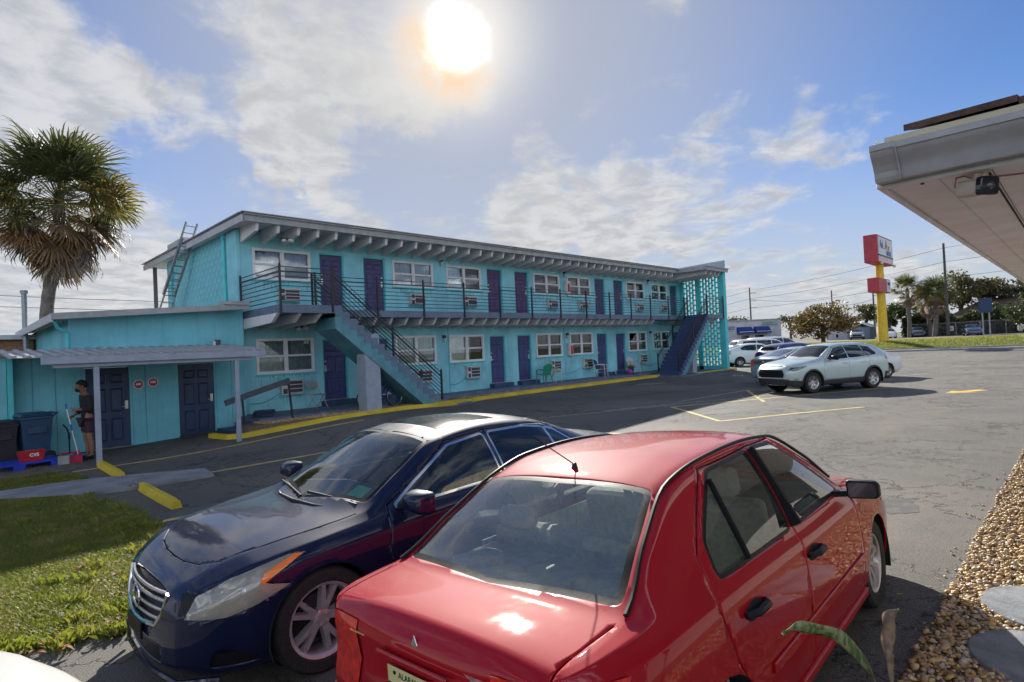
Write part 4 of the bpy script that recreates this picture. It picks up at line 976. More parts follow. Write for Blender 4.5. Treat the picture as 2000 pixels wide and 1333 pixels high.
def cut_polys(bm, polys, axes, sel):
    """score the shell along polygons seen along a direction; returns the faces inside any of them"""
    a, b = axes; n = a.cross(b); ax, ay, az = a; bx, by, bz = b; e = .012
    al = [p for q in polys for p in q]; lo = (min(p[0] for p in al)-e, min(p[1] for p in al)-e); hi = (max(p[0] for p in al)+e, max(p[1] for p in al)+e); B = {}
    def reg(f):
        us = []; vs = []
        for v in f.verts: x, y, z = v.co; us.append(x*ax+y*ay+z*az); vs.append(x*bx+y*by+z*bz)
        B[f] = (min(us), max(us), min(vs), max(vs))
    for f in bm.faces:
        x, y, z = f.verts[0].co; u = x*ax+y*ay+z*az
        if u < lo[0]-.15 or u > hi[0]+.15: continue
        v = x*bx+y*by+z*bz
        if v < lo[1]-.15 or v > hi[1]+.15: continue
        if sel(f.calc_center_median()): reg(f)
    for poly in polys:
        for i in range(len(poly)):
            p, q = poly[i], poly[(i+1) % len(poly)]; d = a*(q[0]-p[0])+b*(q[1]-p[1])
            if d.length < 1e-6: continue
            no = d.cross(n).normalized(); co = a*p[0]+b*p[1]
            u0, u1, v0, v1 = min(p[0], q[0])-e, max(p[0], q[0])+e, min(p[1], q[1])-e, max(p[1], q[1])+e
            sub = [f for f, k in B.items() if k[1] > u0 and k[0] < u1 and k[3] > v0 and k[2] < v1]
            if not sub: continue
            g = set(sub)
            for f in sub: g.update(f.edges); g.update(f.verts)
            r = bmesh.ops.bisect_plane(bm, geom=list(g), plane_co=co, plane_no=no, dist=1e-5)
            for x in r['geom']:
                if isinstance(x, bmesh.types.BMFace): reg(x)
            for x in r['geom_cut']:
                if isinstance(x, bmesh.types.BMEdge):
                    for f in x.link_faces:
                        if sel(f.calc_center_median()): reg(f)
            for f in [f for f in B if not f.is_valid]: del B[f]
    out = []
    for f in B:
        c = f.calc_center_median(); u, v = c.dot(a), c.dot(b)
        if any(pip(u, v, q) for q in polys): out.append(f)
    return out
def cut_poly(bm, poly, axes, sel): return cut_polys(bm, [poly], axes, sel)
def take(bm, faces, name, mt, parent, push=0.0, thick=0.0, keep=False):
    """lift faces out of the shell into a part of their own"""
    if not faces: return None
    vm = {}; vs = []; fs = []
    for f in faces:
        r = []
        for v in f.verts:
            if v not in vm: vm[v] = len(vs); vs.append(tuple(v.co + v.normal*push))
            r.append(vm[v])
        fs.append(r)
    me = bpy.data.meshes.new(name); me.from_pydata(vs, [], fs); me.update()
    if not keep: bmesh.ops.delete(bm, geom=faces, context='FACES')
    o = link(name, me, mt, parent, smooth=True, sharp=40)
    if thick: md = o.modifiers.new('t', 'SOLIDIFY'); md.thickness = thick; md.offset = -1
    return o
def thin(path, w, closed=False):
    out = []; pts = list(path)+([path[0]] if closed else [])
    for (x1, y1), (x2, y2) in zip(pts[:-1], pts[1:]):
        d = Vector((x2-x1, y2-y1)); L = d.length
        if L < 1e-6: continue
        d /= L; n = Vector((-d.y, d.x))*w/2; ex = d*w*.5
        out.append([(x1-n.x-ex.x, y1-n.y-ex.y), (x2-n.x+ex.x, y2-n.y+ex.y), (x2+n.x+ex.x, y2+n.y+ex.y), (x1+n.x-ex.x, y1+n.y-ex.y)])
    return out
def round_poly(poly, r=.04, n=3):
    out = []; k = len(poly)
    for i in range(k):
        p = Vector(poly[i]); a = Vector(poly[i-1])-p; b = Vector(poly[(i+1) % k])-p
        ra = min(r, a.length*.45); rb = min(r, b.length*.45); A = p+a.normalized()*ra; B = p+b.normalized()*rb
        for j in range(n+1): t = j/n; q = A*(1-t)**2+p*2*t*(1-t)+B*t*t; out.append((q.x, q.y))
    return out
def grow(poly, d):
    c = Vector((sum(p[0] for p in poly)/len(poly), sum(p[1] for p in poly)/len(poly))); k = len(poly); out = []
    area = sum(poly[i][0]*poly[(i+1) % k][1]-poly[(i+1) % k][0]*poly[i][1] for i in range(k)); s = 1 if area > 0 else -1
    for i in range(k):
        p = Vector(poly[i]); a = (p-Vector(poly[i-1])).normalized(); b = (Vector(poly[(i+1) % k])-p).normalized()
        na = Vector((a.y, -a.x))*s; nb = Vector((b.y, -b.x))*s; m = (na+nb); m = m/max(.35, m.length_squared/2) if m.length > 1e-6 else na
        out.append(tuple(p+m*d))
    return out

def car_paint(name, col, flake=.0, rough=.22, coat=1.0, metal=.0, dust=.15, spec=.25, ior=1.5):
    if name in MATS: return MATS[name]
    m = bpy.data.materials.new(name); m.use_nodes = True; MATS[name] = m; t = NT(m.node_tree); b = t.n['Principled BSDF']
    co = t.new('ShaderNodeTexCoord').outputs['Object']
    d = t.ramp(t.noise(co, 3.1, 6, .65), .4, .8, 0, dust)
    c = t.mix(d, col, tuple(min(1, x*.7+.12) for x in col)); t.put(b.inputs['Base Color'], c)
    b.inputs['Metallic'].default_value = metal; b.inputs['Roughness'].default_value = rough
    b.inputs['Coat Weight'].default_value = coat; b.inputs['Coat IOR'].default_value = ior; t.put(b.inputs['Coat Roughness'], t.ramp(t.noise(co, 9, 4), .3, .8, .02, .085)); b.inputs['Specular IOR Level'].default_value = spec
    return m
RUBBER = mat('tyre_rubber', (.018, .018, .019), .8, var=.3, vscale=30, bump=.15, bscale=80)
TRIMK = mat('black_plastic_trim', (.012, .012, .014), .45, var=.2, vscale=30, spec=.2)
CLAD = mat('grey_cladding', (.04, .042, .046), .7, var=.2, vscale=20)
SEAMK = mat('panel_gap_dark', (.004, .004, .004), .9)
CHROME = mat('chrome', (.72, .73, .75), .12, 1.)
ALLOY = mat('alloy_silver', (.50, .47, .48), .38, .9, var=.15, vscale=12)
ALLOYD = mat('alloy_dark', (.06, .06, .065), .5, .6)
UNDER = mat('underbody_black', (.006, .006, .006), .95)
CABIN = mat('cabin_grey_cloth', (.46, .47, .44), .9, var=.2, vscale=30)
CABIN_D = mat('cabin_dark', (.07, .075, .075), .8, var=.2, vscale=20)
CABIN_T = mat('cabin_tan', (.5, .5, .43), .85, var=.2, vscale=20)
LENSR = mat('tail_lamp_red', (.75, .03, .015), .06, coat=1.0, var=.35, vscale=25); LENSA = mat('lamp_amber', (.85, .22, .01), .1, coat=1.0); LENSW = mat('lamp_clear', (.46, .46, .40), .12, coat=1.0, var=.45, vscale=11)
LAMPB = mat('lamp_reflector', (.50, .50, .44), .3, .35, var=.4, vscale=14); GLSL = glass('lamp_lens', (.88, .88, .80), 1.2, .42, (.52, .52, .44)); LENSD = mat('lamp_dark', (.05, .055, .06), .08, coat=1.0)
GLS = glass('car_glass', (.84, .92, .88), 1.0, .05, (.22, .28, .26)); GLSD = glass('car_glass_tinted', (.16, .24, .26), 1.0, .15, (.01, .02, .03)); GLSB = glass('car_glass_far', (.22, .3, .3), 1.2, .35, (.02, .03, .035))

def wheel_meshes(Rt, wt, Rr, spokes, style):
    """tyre and rim, axle along y, outside face at +y"""
    prof = [(Rr*.985, -wt*.42), (Rr*1.05, -wt*.48), (Rt*.93, -wt*.5), (Rt*.985, -wt*.42), (Rt, -wt*.3), (Rt, wt*.3), (Rt*.985, wt*.42), (Rt*.93, wt*.5), (Rr*1.05, wt*.48), (Rr*.985, wt*.42)]
    ty = MB().lathe(prof, (0, 0, 0), 'y', 40); rim = MB()
    rim.lathe([(Rr*.99, -wt*.4), (Rr*.9, -wt*.36), (Rr*.86, 0), (Rr*.88, wt*.32), (Rr*.93, wt*.4), (Rr*1.0, wt*.44), (Rr*1.01, wt*.40)], (0, 0, 0), 'y', 40)
    rim.lathe([(0, wt*.30), (Rr*.17, wt*.30), (Rr*.24, wt*.26), (Rr*.26, wt*.05)], (0, 0, 0), 'y', 20)
    disc = MB().lathe([(0, wt*.02), (Rr*.66, wt*.02), (Rr*.66, -wt*.08), (0, -wt*.08)], (0, 0, 0), 'y', 24); disc.lathe([(0, -wt*.3), (Rr*.9, -wt*.3)], (0, 0, 0), 'y', 20)
    for k in range(spokes):
        a = 2*math.pi*k/spokes
        arms = (-.21, .21) if style == 'twin' else (0,)
        for da in arms:
            ca, sa = math.cos(a+da*.32), math.sin(a+da*.32); cb, sb = math.cos(a+da), math.sin(a+da)
            w1, w2 = (Rr*.105, Rr*.07) if style == 'twin' else (Rr*.10, Rr*.13)
            r1, r2 = Rr*.2, Rr*.945; y1, y2 = wt*.27, wt*.36; q = []
            for (r, c, s_, w, y) in ((r1, ca, sa, w1, y1), (r2, cb, sb, w2, y2)):
                for (o, yy) in ((-w, y-.05), (-w*.75, y), (w*.75, y), (w, y-.05)): q.append((r*c-o*s_, yy, r*s_+o*c))
            rim.add(q, [(0, 1, 5, 4), (1, 2, 6, 5), (2, 3, 7, 6)])
    for k in range(5):
        a = 2*math.pi*(k+.5)/5; rim.lathe([(0, wt*.33), (Rr*.035, wt*.33), (Rr*.035, wt*.25)], (Rr*.155*math.cos(a), 0, Rr*.155*math.sin(a)), 'y', 6)
    return ty.mesh('tyre'), rim.mesh('rim'), disc.mesh('brake_disc')

def build_car(name, S, paint, loc, heading, label, cat='car', group=None, res=1.0, glassm=None, rails=None, tilt=(0, 0), tint=None, wheel=None, seams=True, interior=None, simple=False):
    """heading: direction of travel (world angle); loc = ground point under the middle of the front axle"""
    T = Thing(name, loc, label, cat, group, local=True); root = T.root
    # local x runs backwards along the car
    root.rotation_euler = (tilt[0], tilt[1], heading+math.pi)
    ox = S['axles'][0]
    bm = car_surface(S, res)
    for v in bm.verts: v.co.x -= ox
    sh = lambda P: [(p[0]-ox, p[1]) for p in P]
    parts = {}
    GM = glassm or GLS
    # ---- glass: side windows, then screens
    for sgn in (1, -1):
        sel = lambda c, s=sgn: c.y*s > .2 and c.z > .7
        for poly in S['windows']:
            P = round_poly(sh(poly), S.get('wr', .05)); f = cut_poly(bm, grow(P, .018), AX['side'], sel); 
            if not simple:
                tr = take(bm, f, 'window_trim', TRIMK if not S.get('chrome') else CHROME, root)
                b2 = bmesh.new(); b2.from_mesh(tr.data); g = cut_poly(b2, P, AX['side'], lambda c: True); take(b2, g, 'window_glass', GM, root); b2.to_mesh(tr.data); b2.free()
            else: take(bm, f, 'window_glass', GM, root)
    for key, nm in (('wind', 'windscreen'), ('rear', 'rear_window')):
        poly = S[key]; full = round_poly(sh(poly)+[(p[0], -p[1]) for p in reversed(sh(poly))], .05)
        zmin = S.get('zscreen', .85); half = S['L']/2-ox
        f = cut_poly(bm, full, AX['top'], (lambda c, z=zmin, h=half: c.z > z and c.x < h+.25) if key == 'wind' else (lambda c, z=zmin, h=half: c.z > z and c.x > h+.1))
        if not simple:
            tr = take(bm, f, 'screen_border', TRIMK, root); b2 = bmesh.new(); b2.from_mesh(tr.data)
            g = cut_poly(b2, grow(full, -.032), AX['top'], lambda c: True); take(b2, g, nm, S.get(key+'_glass', GM), root); b2.to_mesh(tr.data); b2.free()
        else: take(bm, f, nm, GM, root)
    # ---- wheel arches
    Rt = S['tyre'][0]
    for xa in S['axles']:
        for sgn in (1, -1):
            Ra = Rt+S.get('archgap', .045); cz = Rt; P = [(xa-ox+Ra*math.cos(a), cz+Ra*math.sin(a)) for a in np.linspace(math.pi*1.22, -.22*math.pi, 18)]
            P += [(xa-ox+Ra*.8, -.1), (xa-ox-Ra*.8, -.1)]
            if S.get('clad'):
                Rc = Ra+S['clad']; Pc = [(xa-ox+Rc*math.cos(a), cz+Rc*math.sin(a)) for a in np.linspace(math.pi*1.2, -.2*math.pi, 16)]
                fc = cut_poly(bm, Pc, AX['side'], lambda c, s=sgn: c.y*s > .5)
                fin = set(cut_poly(bm, P, AX['side'], lambda c, s=sgn: c.y*s > .5)); bmesh.ops.delete(bm, geom=[f for f in fin if f.is_valid], context='FACES')
                fr = [f for f in bm.faces if f.calc_center_median().y*sgn > .5 and pip(f.calc_center_median().x, f.calc_center_median().z, Pc)]
                take(bm, fr, 'arch_cladding', CLAD, root, push=.008)
            else:
                f = cut_poly(bm, P, AX['side'], lambda c, s=sgn: c.y*s > .5); bmesh.ops.delete(bm, geom=f, context='FACES')
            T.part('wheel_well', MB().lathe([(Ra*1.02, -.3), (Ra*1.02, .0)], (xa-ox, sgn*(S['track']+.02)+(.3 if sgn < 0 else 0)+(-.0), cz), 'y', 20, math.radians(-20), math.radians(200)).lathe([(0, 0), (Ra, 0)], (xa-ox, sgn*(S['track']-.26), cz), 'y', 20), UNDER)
    # ---- lamps, grille and other fields cut from the shell
    for (nm, axes, poly, selx, mt, push, both) in S.get('fields', []):
        for sgn in ((1, -1) if both else (1,)):
            a, b = axes; a = Vector((a.x, a.y*sgn, a.z)); b = Vector((b.x, b.y*sgn, b.z)); off = Vector((ox, 0, 0))
            P = [(p[0]-off.dot(a), p[1]-off.dot(b)) for p in poly]
            f = cut_poly(bm, P, (a, b), (lambda c, s=sgn: selx(Vector((c.x+ox, c.y*s, c.z)))))
            if mt == 'lens':
                cs = [k.calc_center_median() for k in f]; cc = sum(cs, Vector())/len(cs); nn = sum((k.normal for k in f), Vector()).normalized()
                bk = take(bm, f, 'lamp_bucket', LAMPB, root, push=-.045, keep=True)
                ls = take(bm, f, nm, GLSL, root, push=push)
                for (u, rr) in ((-.13, .04), (.03, .048)):
                    p = cc+nn*-.022+Vector((.707*u, .707*u*sgn, .05*u*2)); T.part('lamp_bulb', MB().sphere(p, rr, 14, (1, 1, .9)), CHROME, ls, smooth=True)
                continue
            take(bm, f, nm, mt if mt != 'paint' else paint, root, push=push)
    # ---- panel gaps
    if seams:
        for (axes, path, closed, selx) in S.get('seams', []):
            for sgn in ((1, -1) if axes == 'side' else (1,)):
                qs = thin(sh(path) if axes != 'front' else path, S.get('gap', .007), closed)
                f = cut_polys(bm, qs, AX[axes], (lambda c, s=sgn: selx(Vector((c.x+ox, c.y*s, c.z)))))
                bmesh.ops.delete(bm, geom=f, context='FACES')
        # islands become doors, bonnet, boot
        for (nm, seed) in S.get('islands', []):
            for sgn in ((1, -1) if abs(seed[1]) > .1 else (1,)):
                p = Vector((seed[0]-ox, seed[1]*sgn, seed[2])); f0 = min(bm.faces, key=lambda f: (f.calc_center_median()-p).length_squared)
                st = [f0]; seen = {f0}
                while st:
                    f = st.pop()
                    for e in f.edges:
                        for g in e.link_faces:
                            if g not in seen: seen.add(g); st.append(g)
                if len(seen) < .6*len(bm.faces): parts.setdefault(nm, []).append(take(bm, list(seen), nm, paint, root, thick=.012))
    body = take(bm, list(bm.faces), 'body', paint, root, thick=.012); bm.free()
    # dark tub inside so that gaps and arches read black
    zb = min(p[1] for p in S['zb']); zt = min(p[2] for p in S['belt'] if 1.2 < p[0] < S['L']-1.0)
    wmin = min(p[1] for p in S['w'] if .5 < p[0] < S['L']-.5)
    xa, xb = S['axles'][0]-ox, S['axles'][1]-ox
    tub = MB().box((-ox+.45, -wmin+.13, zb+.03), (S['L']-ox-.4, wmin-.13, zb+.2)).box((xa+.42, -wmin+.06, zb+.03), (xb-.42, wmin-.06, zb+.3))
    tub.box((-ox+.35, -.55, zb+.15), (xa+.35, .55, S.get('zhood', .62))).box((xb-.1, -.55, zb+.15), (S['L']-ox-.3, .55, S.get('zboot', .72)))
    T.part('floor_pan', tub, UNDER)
    # ---- wheels
    W = wheel or S['wheel']; Rt, wt, Rr = S['tyre']; ty, rim, disc = wheel_meshes(Rt, wt, Rr, *W[:2]); ty.materials.append(RUBBER); rim.materials.append(W[2]); disc.materials.append(ALLOYD)
    for xa in S['axles']:
        for sgn in (1, -1):
            o = link('wheel', ty, None, root, loc=(xa-ox, sgn*(S['track']-wt*.5), Rt), smooth=True); o.rotation_euler = (0, random.uniform(0, 6), 0 if sgn > 0 else math.pi)
            link('rim', rim, None, o, smooth=True); link('brake_disc', disc, None, o)
    T.sq = S.get('squash')
    T.ox = ox; T.S = S; T.body = body; T.parts = parts
    if interior: interior(T)
    return T
def squash(T):
    """shorten an overhang: (x limit, factor, side)"""
    for (x0, k, sg) in T.S.get('squash', []):
        done = set()
        def walk(o):
            for c in o.children:
                if c.name.startswith('wheel') and not c.name.startswith('wheel_well'): continue
                if c.data.name not in done:
                    done.add(c.data.name); n = len(c.data.vertices); A = np.empty(n*3, np.float32); c.data.vertices.foreach_get('co', A); A = A.reshape(-1, 3)
                    m = A[:, 0]*sg > x0*sg; A[m, 0] = x0+(A[m, 0]-x0)*k; c.data.vertices.foreach_set('co', A.ravel()); c.data.update()
                walk(c)
        walk(T.root)
def along(T, row, x0, x1, r, mt, name, n=40, dy=0., dz=0.):
    f1, f2 = pf(T.S[row], 1), pf(T.S[row], 2); xs = np.linspace(x0, x1, n)
    for s in (1, -1): T.part(name, MB().tube([(a-T.ox, s*(float(f1(a))+dy), float(f2(a))+dz) for a in xs], r, 6), mt, smooth=True)
def mirror_pair(T, x, y, z, paint, size=(.1, .2, .14), arm=.06):
    for s in (1, -1):
        c = (x-T.ox, s*(y+arm+size[1]/2), z)
        sx, sy, sz = size; q = []
        for (fx, k) in ((-.5, .55), (-.3, .85), (.1, 1.), (.5, .97)):
            q.append([(c[0]+fx*sx, c[1]+yy*sy*k*.5, c[2]+zz*sz*k*.5) for yy, zz in ((-1, -.7), (-.85, -.95), (.8, -.8), (1, -.5), (1, .55), (.75, .95), (-.8, 1), (-1, .8))])
        mb = MB(); mb.add([p for r_ in q for p in r_], [(i*8+j, i*8+(j+1) % 8, i*8+8+(j+1) % 8, i*8+8+j) for i in range(3) for j in range(8)]+[tuple(range(8)), tuple(31-j for j in range(8))])
        bm2 = bmesh.new(); me2 = mb.mesh('door_mirror'); bm2.from_mesh(me2); bmesh.ops.recalc_face_normals(bm2, faces=bm2.faces); bm2.to_mesh(me2); bm2.free()
        m = T.part('door_mirror', me2, paint, smooth=True, bevel=.018, sharp=60)
        T.part('mirror_arm', MB().bar((x-T.ox, s*(y-.03), z-size[2]*.35), (x-T.ox, s*(y+arm+.06), z-size[2]*.2), .05, .035), TRIMK, m)
        T.part('mirror_face', MB().prism([(yy*sy*.42, zz*sz*.40) for yy, zz in ((-1, -.7), (-.85, -.95), (.8, -.8), (1, -.5), (1, .55), (.75, .95), (-.8, 1), (-1, .8))], .004, ((c[0]+sx*.5+.001, c[1], c[2]), (0, 1, 0), (0, 0, 1))), LENSD, m)
def handle(T, x, y, z, mt, dark=True):
    for s in (1, -1):
        if dark: T.part('handle_cup', MB().sphere((x-T.ox, s*(y-.008), z-.005), .5, 14, (.19, .03, .085)), SEAMK if dark == 1 else dark, smooth=True)
        T.part('door_handle', MB().tube([(x-T.ox-.11, s*(y+.002), z), (x-T.ox-.07, s*(y+.03), z+.004), (x-T.ox+.05, s*(y+.034), z+.008), (x-T.ox+.11, s*(y+.004), z+.008)], [.014, .018, .018, .014], 8), mt, smooth=True)
def seats(T, xf, xr, z0, mt, yy=.36):
    def seat(x, y, w):
        s = T.part('seat', MB().obox((x-T.ox-.1, y, z0+.06), (.52, w, .16)).obox((x-T.ox+.22, y, z0+.38), (.15, w, .64), Matrix.Rotation(R(14), 3, 'Y')), mt, bevel=.05)
        return s
    for y in (-yy, yy):
        s = seat(xf, y, .5); T.part('headrest', MB().obox((xf-T.ox+.33, y, z0+.80), (.1, .27, .17), Matrix.Rotation(R(12), 3, 'Y')), mt, s, bevel=.04)
    s = seat(xr, 0, 1.2)
    for y in (-.4, .4): T.part('headrest', MB().obox((xr-T.ox+.34, y, z0+.74), (.1, .25, .12), Matrix.Rotation(R(14), 3, 'Y')), mt, s, bevel=.04)

D45 = (Vector((-.70711, .70711, 0)), Vector((0, 0, 1)))       # seen from behind and aside
F45 = (Vector((.70711, .70711, 0)), Vector((0, 0, 1)))        # seen from before and aside
RED_S = dict(L=4.52, axles=(.92, 3.52), tyre=(.305, .195, .2), track=.80, archgap=.04, zmid=.56, lowin=.06, zhood=.6, zboot=.74,
    w=[(0, .60), (.1, .70), (.3, .775), (.65, .825), (1.2, .845), (2.2, .848), (3.2, .846), (3.8, .835), (4.2, .80), (4.42, .74), (4.52, .66)],
    zb=[(0, .23), (.3, .19), (1.5, .18), (3, .18), (4.1, .22), (4.52, .30)],
    belt=[(0, .55, .60), (.12, .66, .66), (.35, .73, .73), (.9, .78, .84), (1.35, .79, .905), (2.3, .795, .93), (3.2, .79, .965), (3.7, .77, .975), (4.2, .735, .965), (4.42, .69, .95), (4.52, .62, .92)],
    rail=[(0, .45, .64), (.12, .54, .70), (.35, .62, .78), (.9, .68, .88), (1.32, .70, .965), (1.68, .64, 1.19), (2.08, .57, 1.375), (2.6, .57, 1.408), (3.0, .565, 1.392), (3.28, .55, 1.338), (3.6, .605, 1.18), (3.94, .685, .993), (4.2, .69, .976), (4.42, .65, .957), (4.52, .59, .92)],
    top=[(0, .655), (.12, .725), (.35, .81), (.9, .925), (1.24, .985), (1.6, 1.20), (1.98, 1.40), (2.4, 1.432), (2.9, 1.422), (3.3, 1.368), (3.62, 1.2), (3.97, 1.008), (4.2, 1.005), (4.44, .992), (4.52, .935)],
    nose=[(.2, .03), (.4, .0), (.6, .02), (.75, .14)], tail=[(.25, .06), (.45, .0), (.65, .03), (.75, .055), (.9, .03), (1.0, .0)], nb=.05, tb=.07,
    windows=[[(1.56, .965), (2.10, 1.335), (2.41, 1.352), (2.42, .965)], [(2.50, .968), (2.49, 1.352), (2.98, 1.335), (3.30, 1.10), (3.34, .985)]], wr=.03,
    wind=[(1.30, 0), (1.40, .645), (2.02, .515), (1.96, 0)], rear=[(3.36, 0), (3.34, .515), (3.87, .645), (3.93, 0)],
    seams=[('side', [(1.42, .95), (1.36, .5), (1.39, .25), (2.46, .24), (2.455, .95), (2.45, 1.376), (2.06, 1.364), (1.60, 1.05)], True, lambda c: c.y > .4),
           ('side', [(2.46, .24), (3.10, .24), (3.2, .42), (3.37, .66), (3.46, .9), (3.40, 1.08), (3.03, 1.362), (2.45, 1.376)], False, lambda c: c.y > .4),
           ('top', [(3.965, -.67), (4.47, -.645)], False, lambda c: c.z > .9), ('top', [(3.965, .67), (4.47, .645)], False, lambda c: c.z > .9),
           ('front', [(.65, 1.0), (.63, .80), (.52, .60), (-.52, .60), (-.63, .80), (-.65, 1.0)], False, lambda c: c.x > 4.3),
           ('top', [(1.33, .655), (.9, .66), (.3, .60), (.13, .35), (.11, 0), (.13, -.35), (.3, -.60), (.9, -.66), (1.33, -.655)], False, lambda c: c.z > .6)],
    islands=[('front_door', (1.9, .84, .6)), ('rear_door', (2.8, .84, .6)), ('boot_lid', (4.25, 0, 1.04)), ('bonnet', (.7, 0, .88))],
    fields=[('tail_lamp', D45, [(-2.92, .63), (-2.60, .60), (-2.42, .70), (-2.36, .90), (-2.60, .925), (-2.90, .91)], lambda c: c.x > 4.0 and c.y > .3, LENSR, .006, True),
            ('head_lamp', F45, [(.52, .60), (.98, .66), (1.06, .78), (.62, .72)], lambda c: c.x < .8 and c.y > .2, LENSW, .004, True)],
    wheel=(9, 'fan', ALLOY), gap=.008, squash=[(3.05, .66, 1)])
RED = car_paint('sun_bleached_red', (.35, .003, .011), rough=.6, dust=.02, spec=.08, ior=1.38, metal=.0)
def red_inside(T):
    seats(T, 2.05, 2.95, .36, CABIN)
    x = lambda v: v-T.ox
    T.part('parcel_shelf', MB().box((x(3.22), -.64, .90), (x(3.88), .6, .925)), CABIN_T)
    T.part('headliner', MB().box((x(2.2), -.42, 1.36), (x(3.05), .42, 1.365)), CABIN)
    for (px, py, a) in ((3.62, .38, .5), (3.6, -.42, -.4)):
        T.part('shelf_speaker', MB().obox((x(px), py, .95), (.26, .17, .06), Matrix.Rotation(a, 3, 'Z')), CABIN, bevel=.02)
    T.part('brake_lamp', MB().box((x(3.76), -.12, .925), (x(3.82), .12, .965)), CABIN_D, bevel=.01)
    T.part('shelf_litter', MB().obox((x(3.75), .12, .945), (.16, .3, .05), Matrix.Rotation(.3, 3, 'Z')).obox((x(3.66), -.1, .945), (.1, .12, .04), Matrix.Rotation(.8, 3, 'Z')), CABIN_T, bevel=.01)
    T.part('dashboard', MB().obox((x(1.52), 0, .86), (.45, 1.36, .24), Matrix.Rotation(R(-8), 3, 'Y')), CABIN_D, bevel=.05)
    T.part('steering_wheel', MB().tube([(x(1.83)+.05*math.sin(t), -.36+.18*math.cos(t), .88+.17*math.sin(t)) for t in np.linspace(0, 2*math.pi, 21)], .015, 6), CABIN_D, smooth=True)
    for s in (1, -1): T.part('door_card', MB().box((x(1.45), s*.70, .3), (x(3.3), s*.715, .93)), CABIN_T)
    T.part('interior_mirror', MB().obox((x(1.95), 0, 1.25), (.03, .22, .06)), CABIN_D, bevel=.01)
RED_S['rear_glass'] = glass('hazy_rear_glass', (.72, .80, .78), 1.25, .16, (.30, .36, .36))
red = build_car('red_sedan', RED_S, RED, (4.70, 1.915, -.075), R(1.6), 'red sedan with sun-faded paint parked tail towards the camera, bottom right', res=1.15, tilt=(.062, .008), interior=red_inside)
def red_details(T):
    x = lambda v: v-T.ox
    for xx in (2.32, 3.16): handle(T, xx, .842, .80, TRIMK)
    mirror_pair(T, 1.62, .80, .99, TRIMK, (.10, .18, .12))
    YPIN = mat('gold_pinstripe', (.6, .42, .12), .4)
    for s in (1, -1):
        T.part('door_moulding', MB().bar((x(1.4), s*.852, .50), (x(3.05), s*.852, .50), .012, .05), RED, bevel=.005)
        T.part('side_sill', MB().bar((x(1.3), s*.80, .245), (x(3.12), s*.80, .235), .06, .05), RED, bevel=.01)
        T.part('window_bar', MB().bar((x(3.07), s*.802, .98), (x(3.03), s*.632, 1.315), .016, .022), TRIMK)
        T.part('b_pillar', MB().bar((x(2.46), s*.815, .975), (x(2.45), s*.605, 1.365), .02, .06), TRIMK)
    T.part('fuel_flap_ring', MB().lathe([(.03, 0), (.033, .004), (.036, 0)], (x(1.27), .842, .78), 'y', 16), mat('marker_lamp', (.5, .35, .2), .3), smooth=True)
    along(T, 'rail', 1.40, 3.90, .010, TRIMK, 'roof_gutter', dz=.006)
    # boot: plate recess, plate, emblem, sticker, pinstripe
    bx = 4.52+.045
    pl = T.part('number_plate', MB().box((x(bx), -.15, .66), (x(bx)+.008, .15, .815)), mat('cream_plate', (.66, .58, .27), .45, var=.12, vscale=9), bevel=.004)
    BLK = mat('plate_ink', (.015, .015, .02), .5)
    org = (0, 0, 0)
    place_text('ALABAMA', .034, (x(bx)+.0095, 0, .79), (0, 1, 0), (0, 0, 1), BLK, pl, org, depth=.0008)
    place_text('2AR 07M2', .07, (x(bx)+.0095, 0, .725), (0, 1, 0), (0, 0, 1), BLK, pl, org, depth=.0008, bold=.0012)
    for s in (.1, -.1): T.part('plate_bolt', MB().lathe([(0, .006), (.007, .005), (.008, 0)], (x(bx)+.009, s, .795), 'x', 8), TRIMK, pl)
    ex = 4.52+.005
    for k in range(3):
        a = math.pi/2+k*2*math.pi/3; c, s_ = math.cos(a), math.sin(a); r = .072; q = []
        for (rr, oo) in ((.004, 0), (r*.55, -r*.28), (r*1.05, 0), (r*.55, r*.28)): q.append((rr*c-oo*s_, rr*s_+oo*c))
        T.part('emblem', MB().prism(q, .008, ((x(ex), 0, .872), (0, 1, 0), (-.12, 0, 1))), CHROME, bevel=.002)
    T.part('sticker', MB().box((x(ex)+.0, .20, .835), (x(ex)+.006, .40, .885)), mat('peeling_sticker', (.42, .20, .16), .6, var=.4, vscale=40))
    T.part('pinstripe', MB().box((x(ex)-.004, -.47, .862), (x(ex)+.003, .47, .867)), YPIN)
    T.part('boot_handle', MB().box((x(bx)-.005, -.22, .835), (x(bx)+.02, .22, .862)), RED, bevel=.008)
    # roof aerial
    a = T.part('aerial_base', MB().lathe([(0, .04), (.011, .036), (.015, .015), (.022, 0)], (x(3.24), 0, 1.372), n=12), TRIMK, smooth=True)
    T.part('aerial_rod', MB().tube([(x(3.24), 0, 1.40), (x(3.56), -.0, 1.60)], .003, 6), TRIMK, a)
    T.part('rear_bumper_strip', MB().tube([(x(4.25), s, .58) if False else (x(px), py, .56) for px, py in ((4.28, -.80), (4.50, -.66), (4.565, -.3), (4.575, 0), (4.565, .3), (4.50, .66), (4.28, .80))], .02, 6), RED, smooth=True)
red_details(red); squash(red)

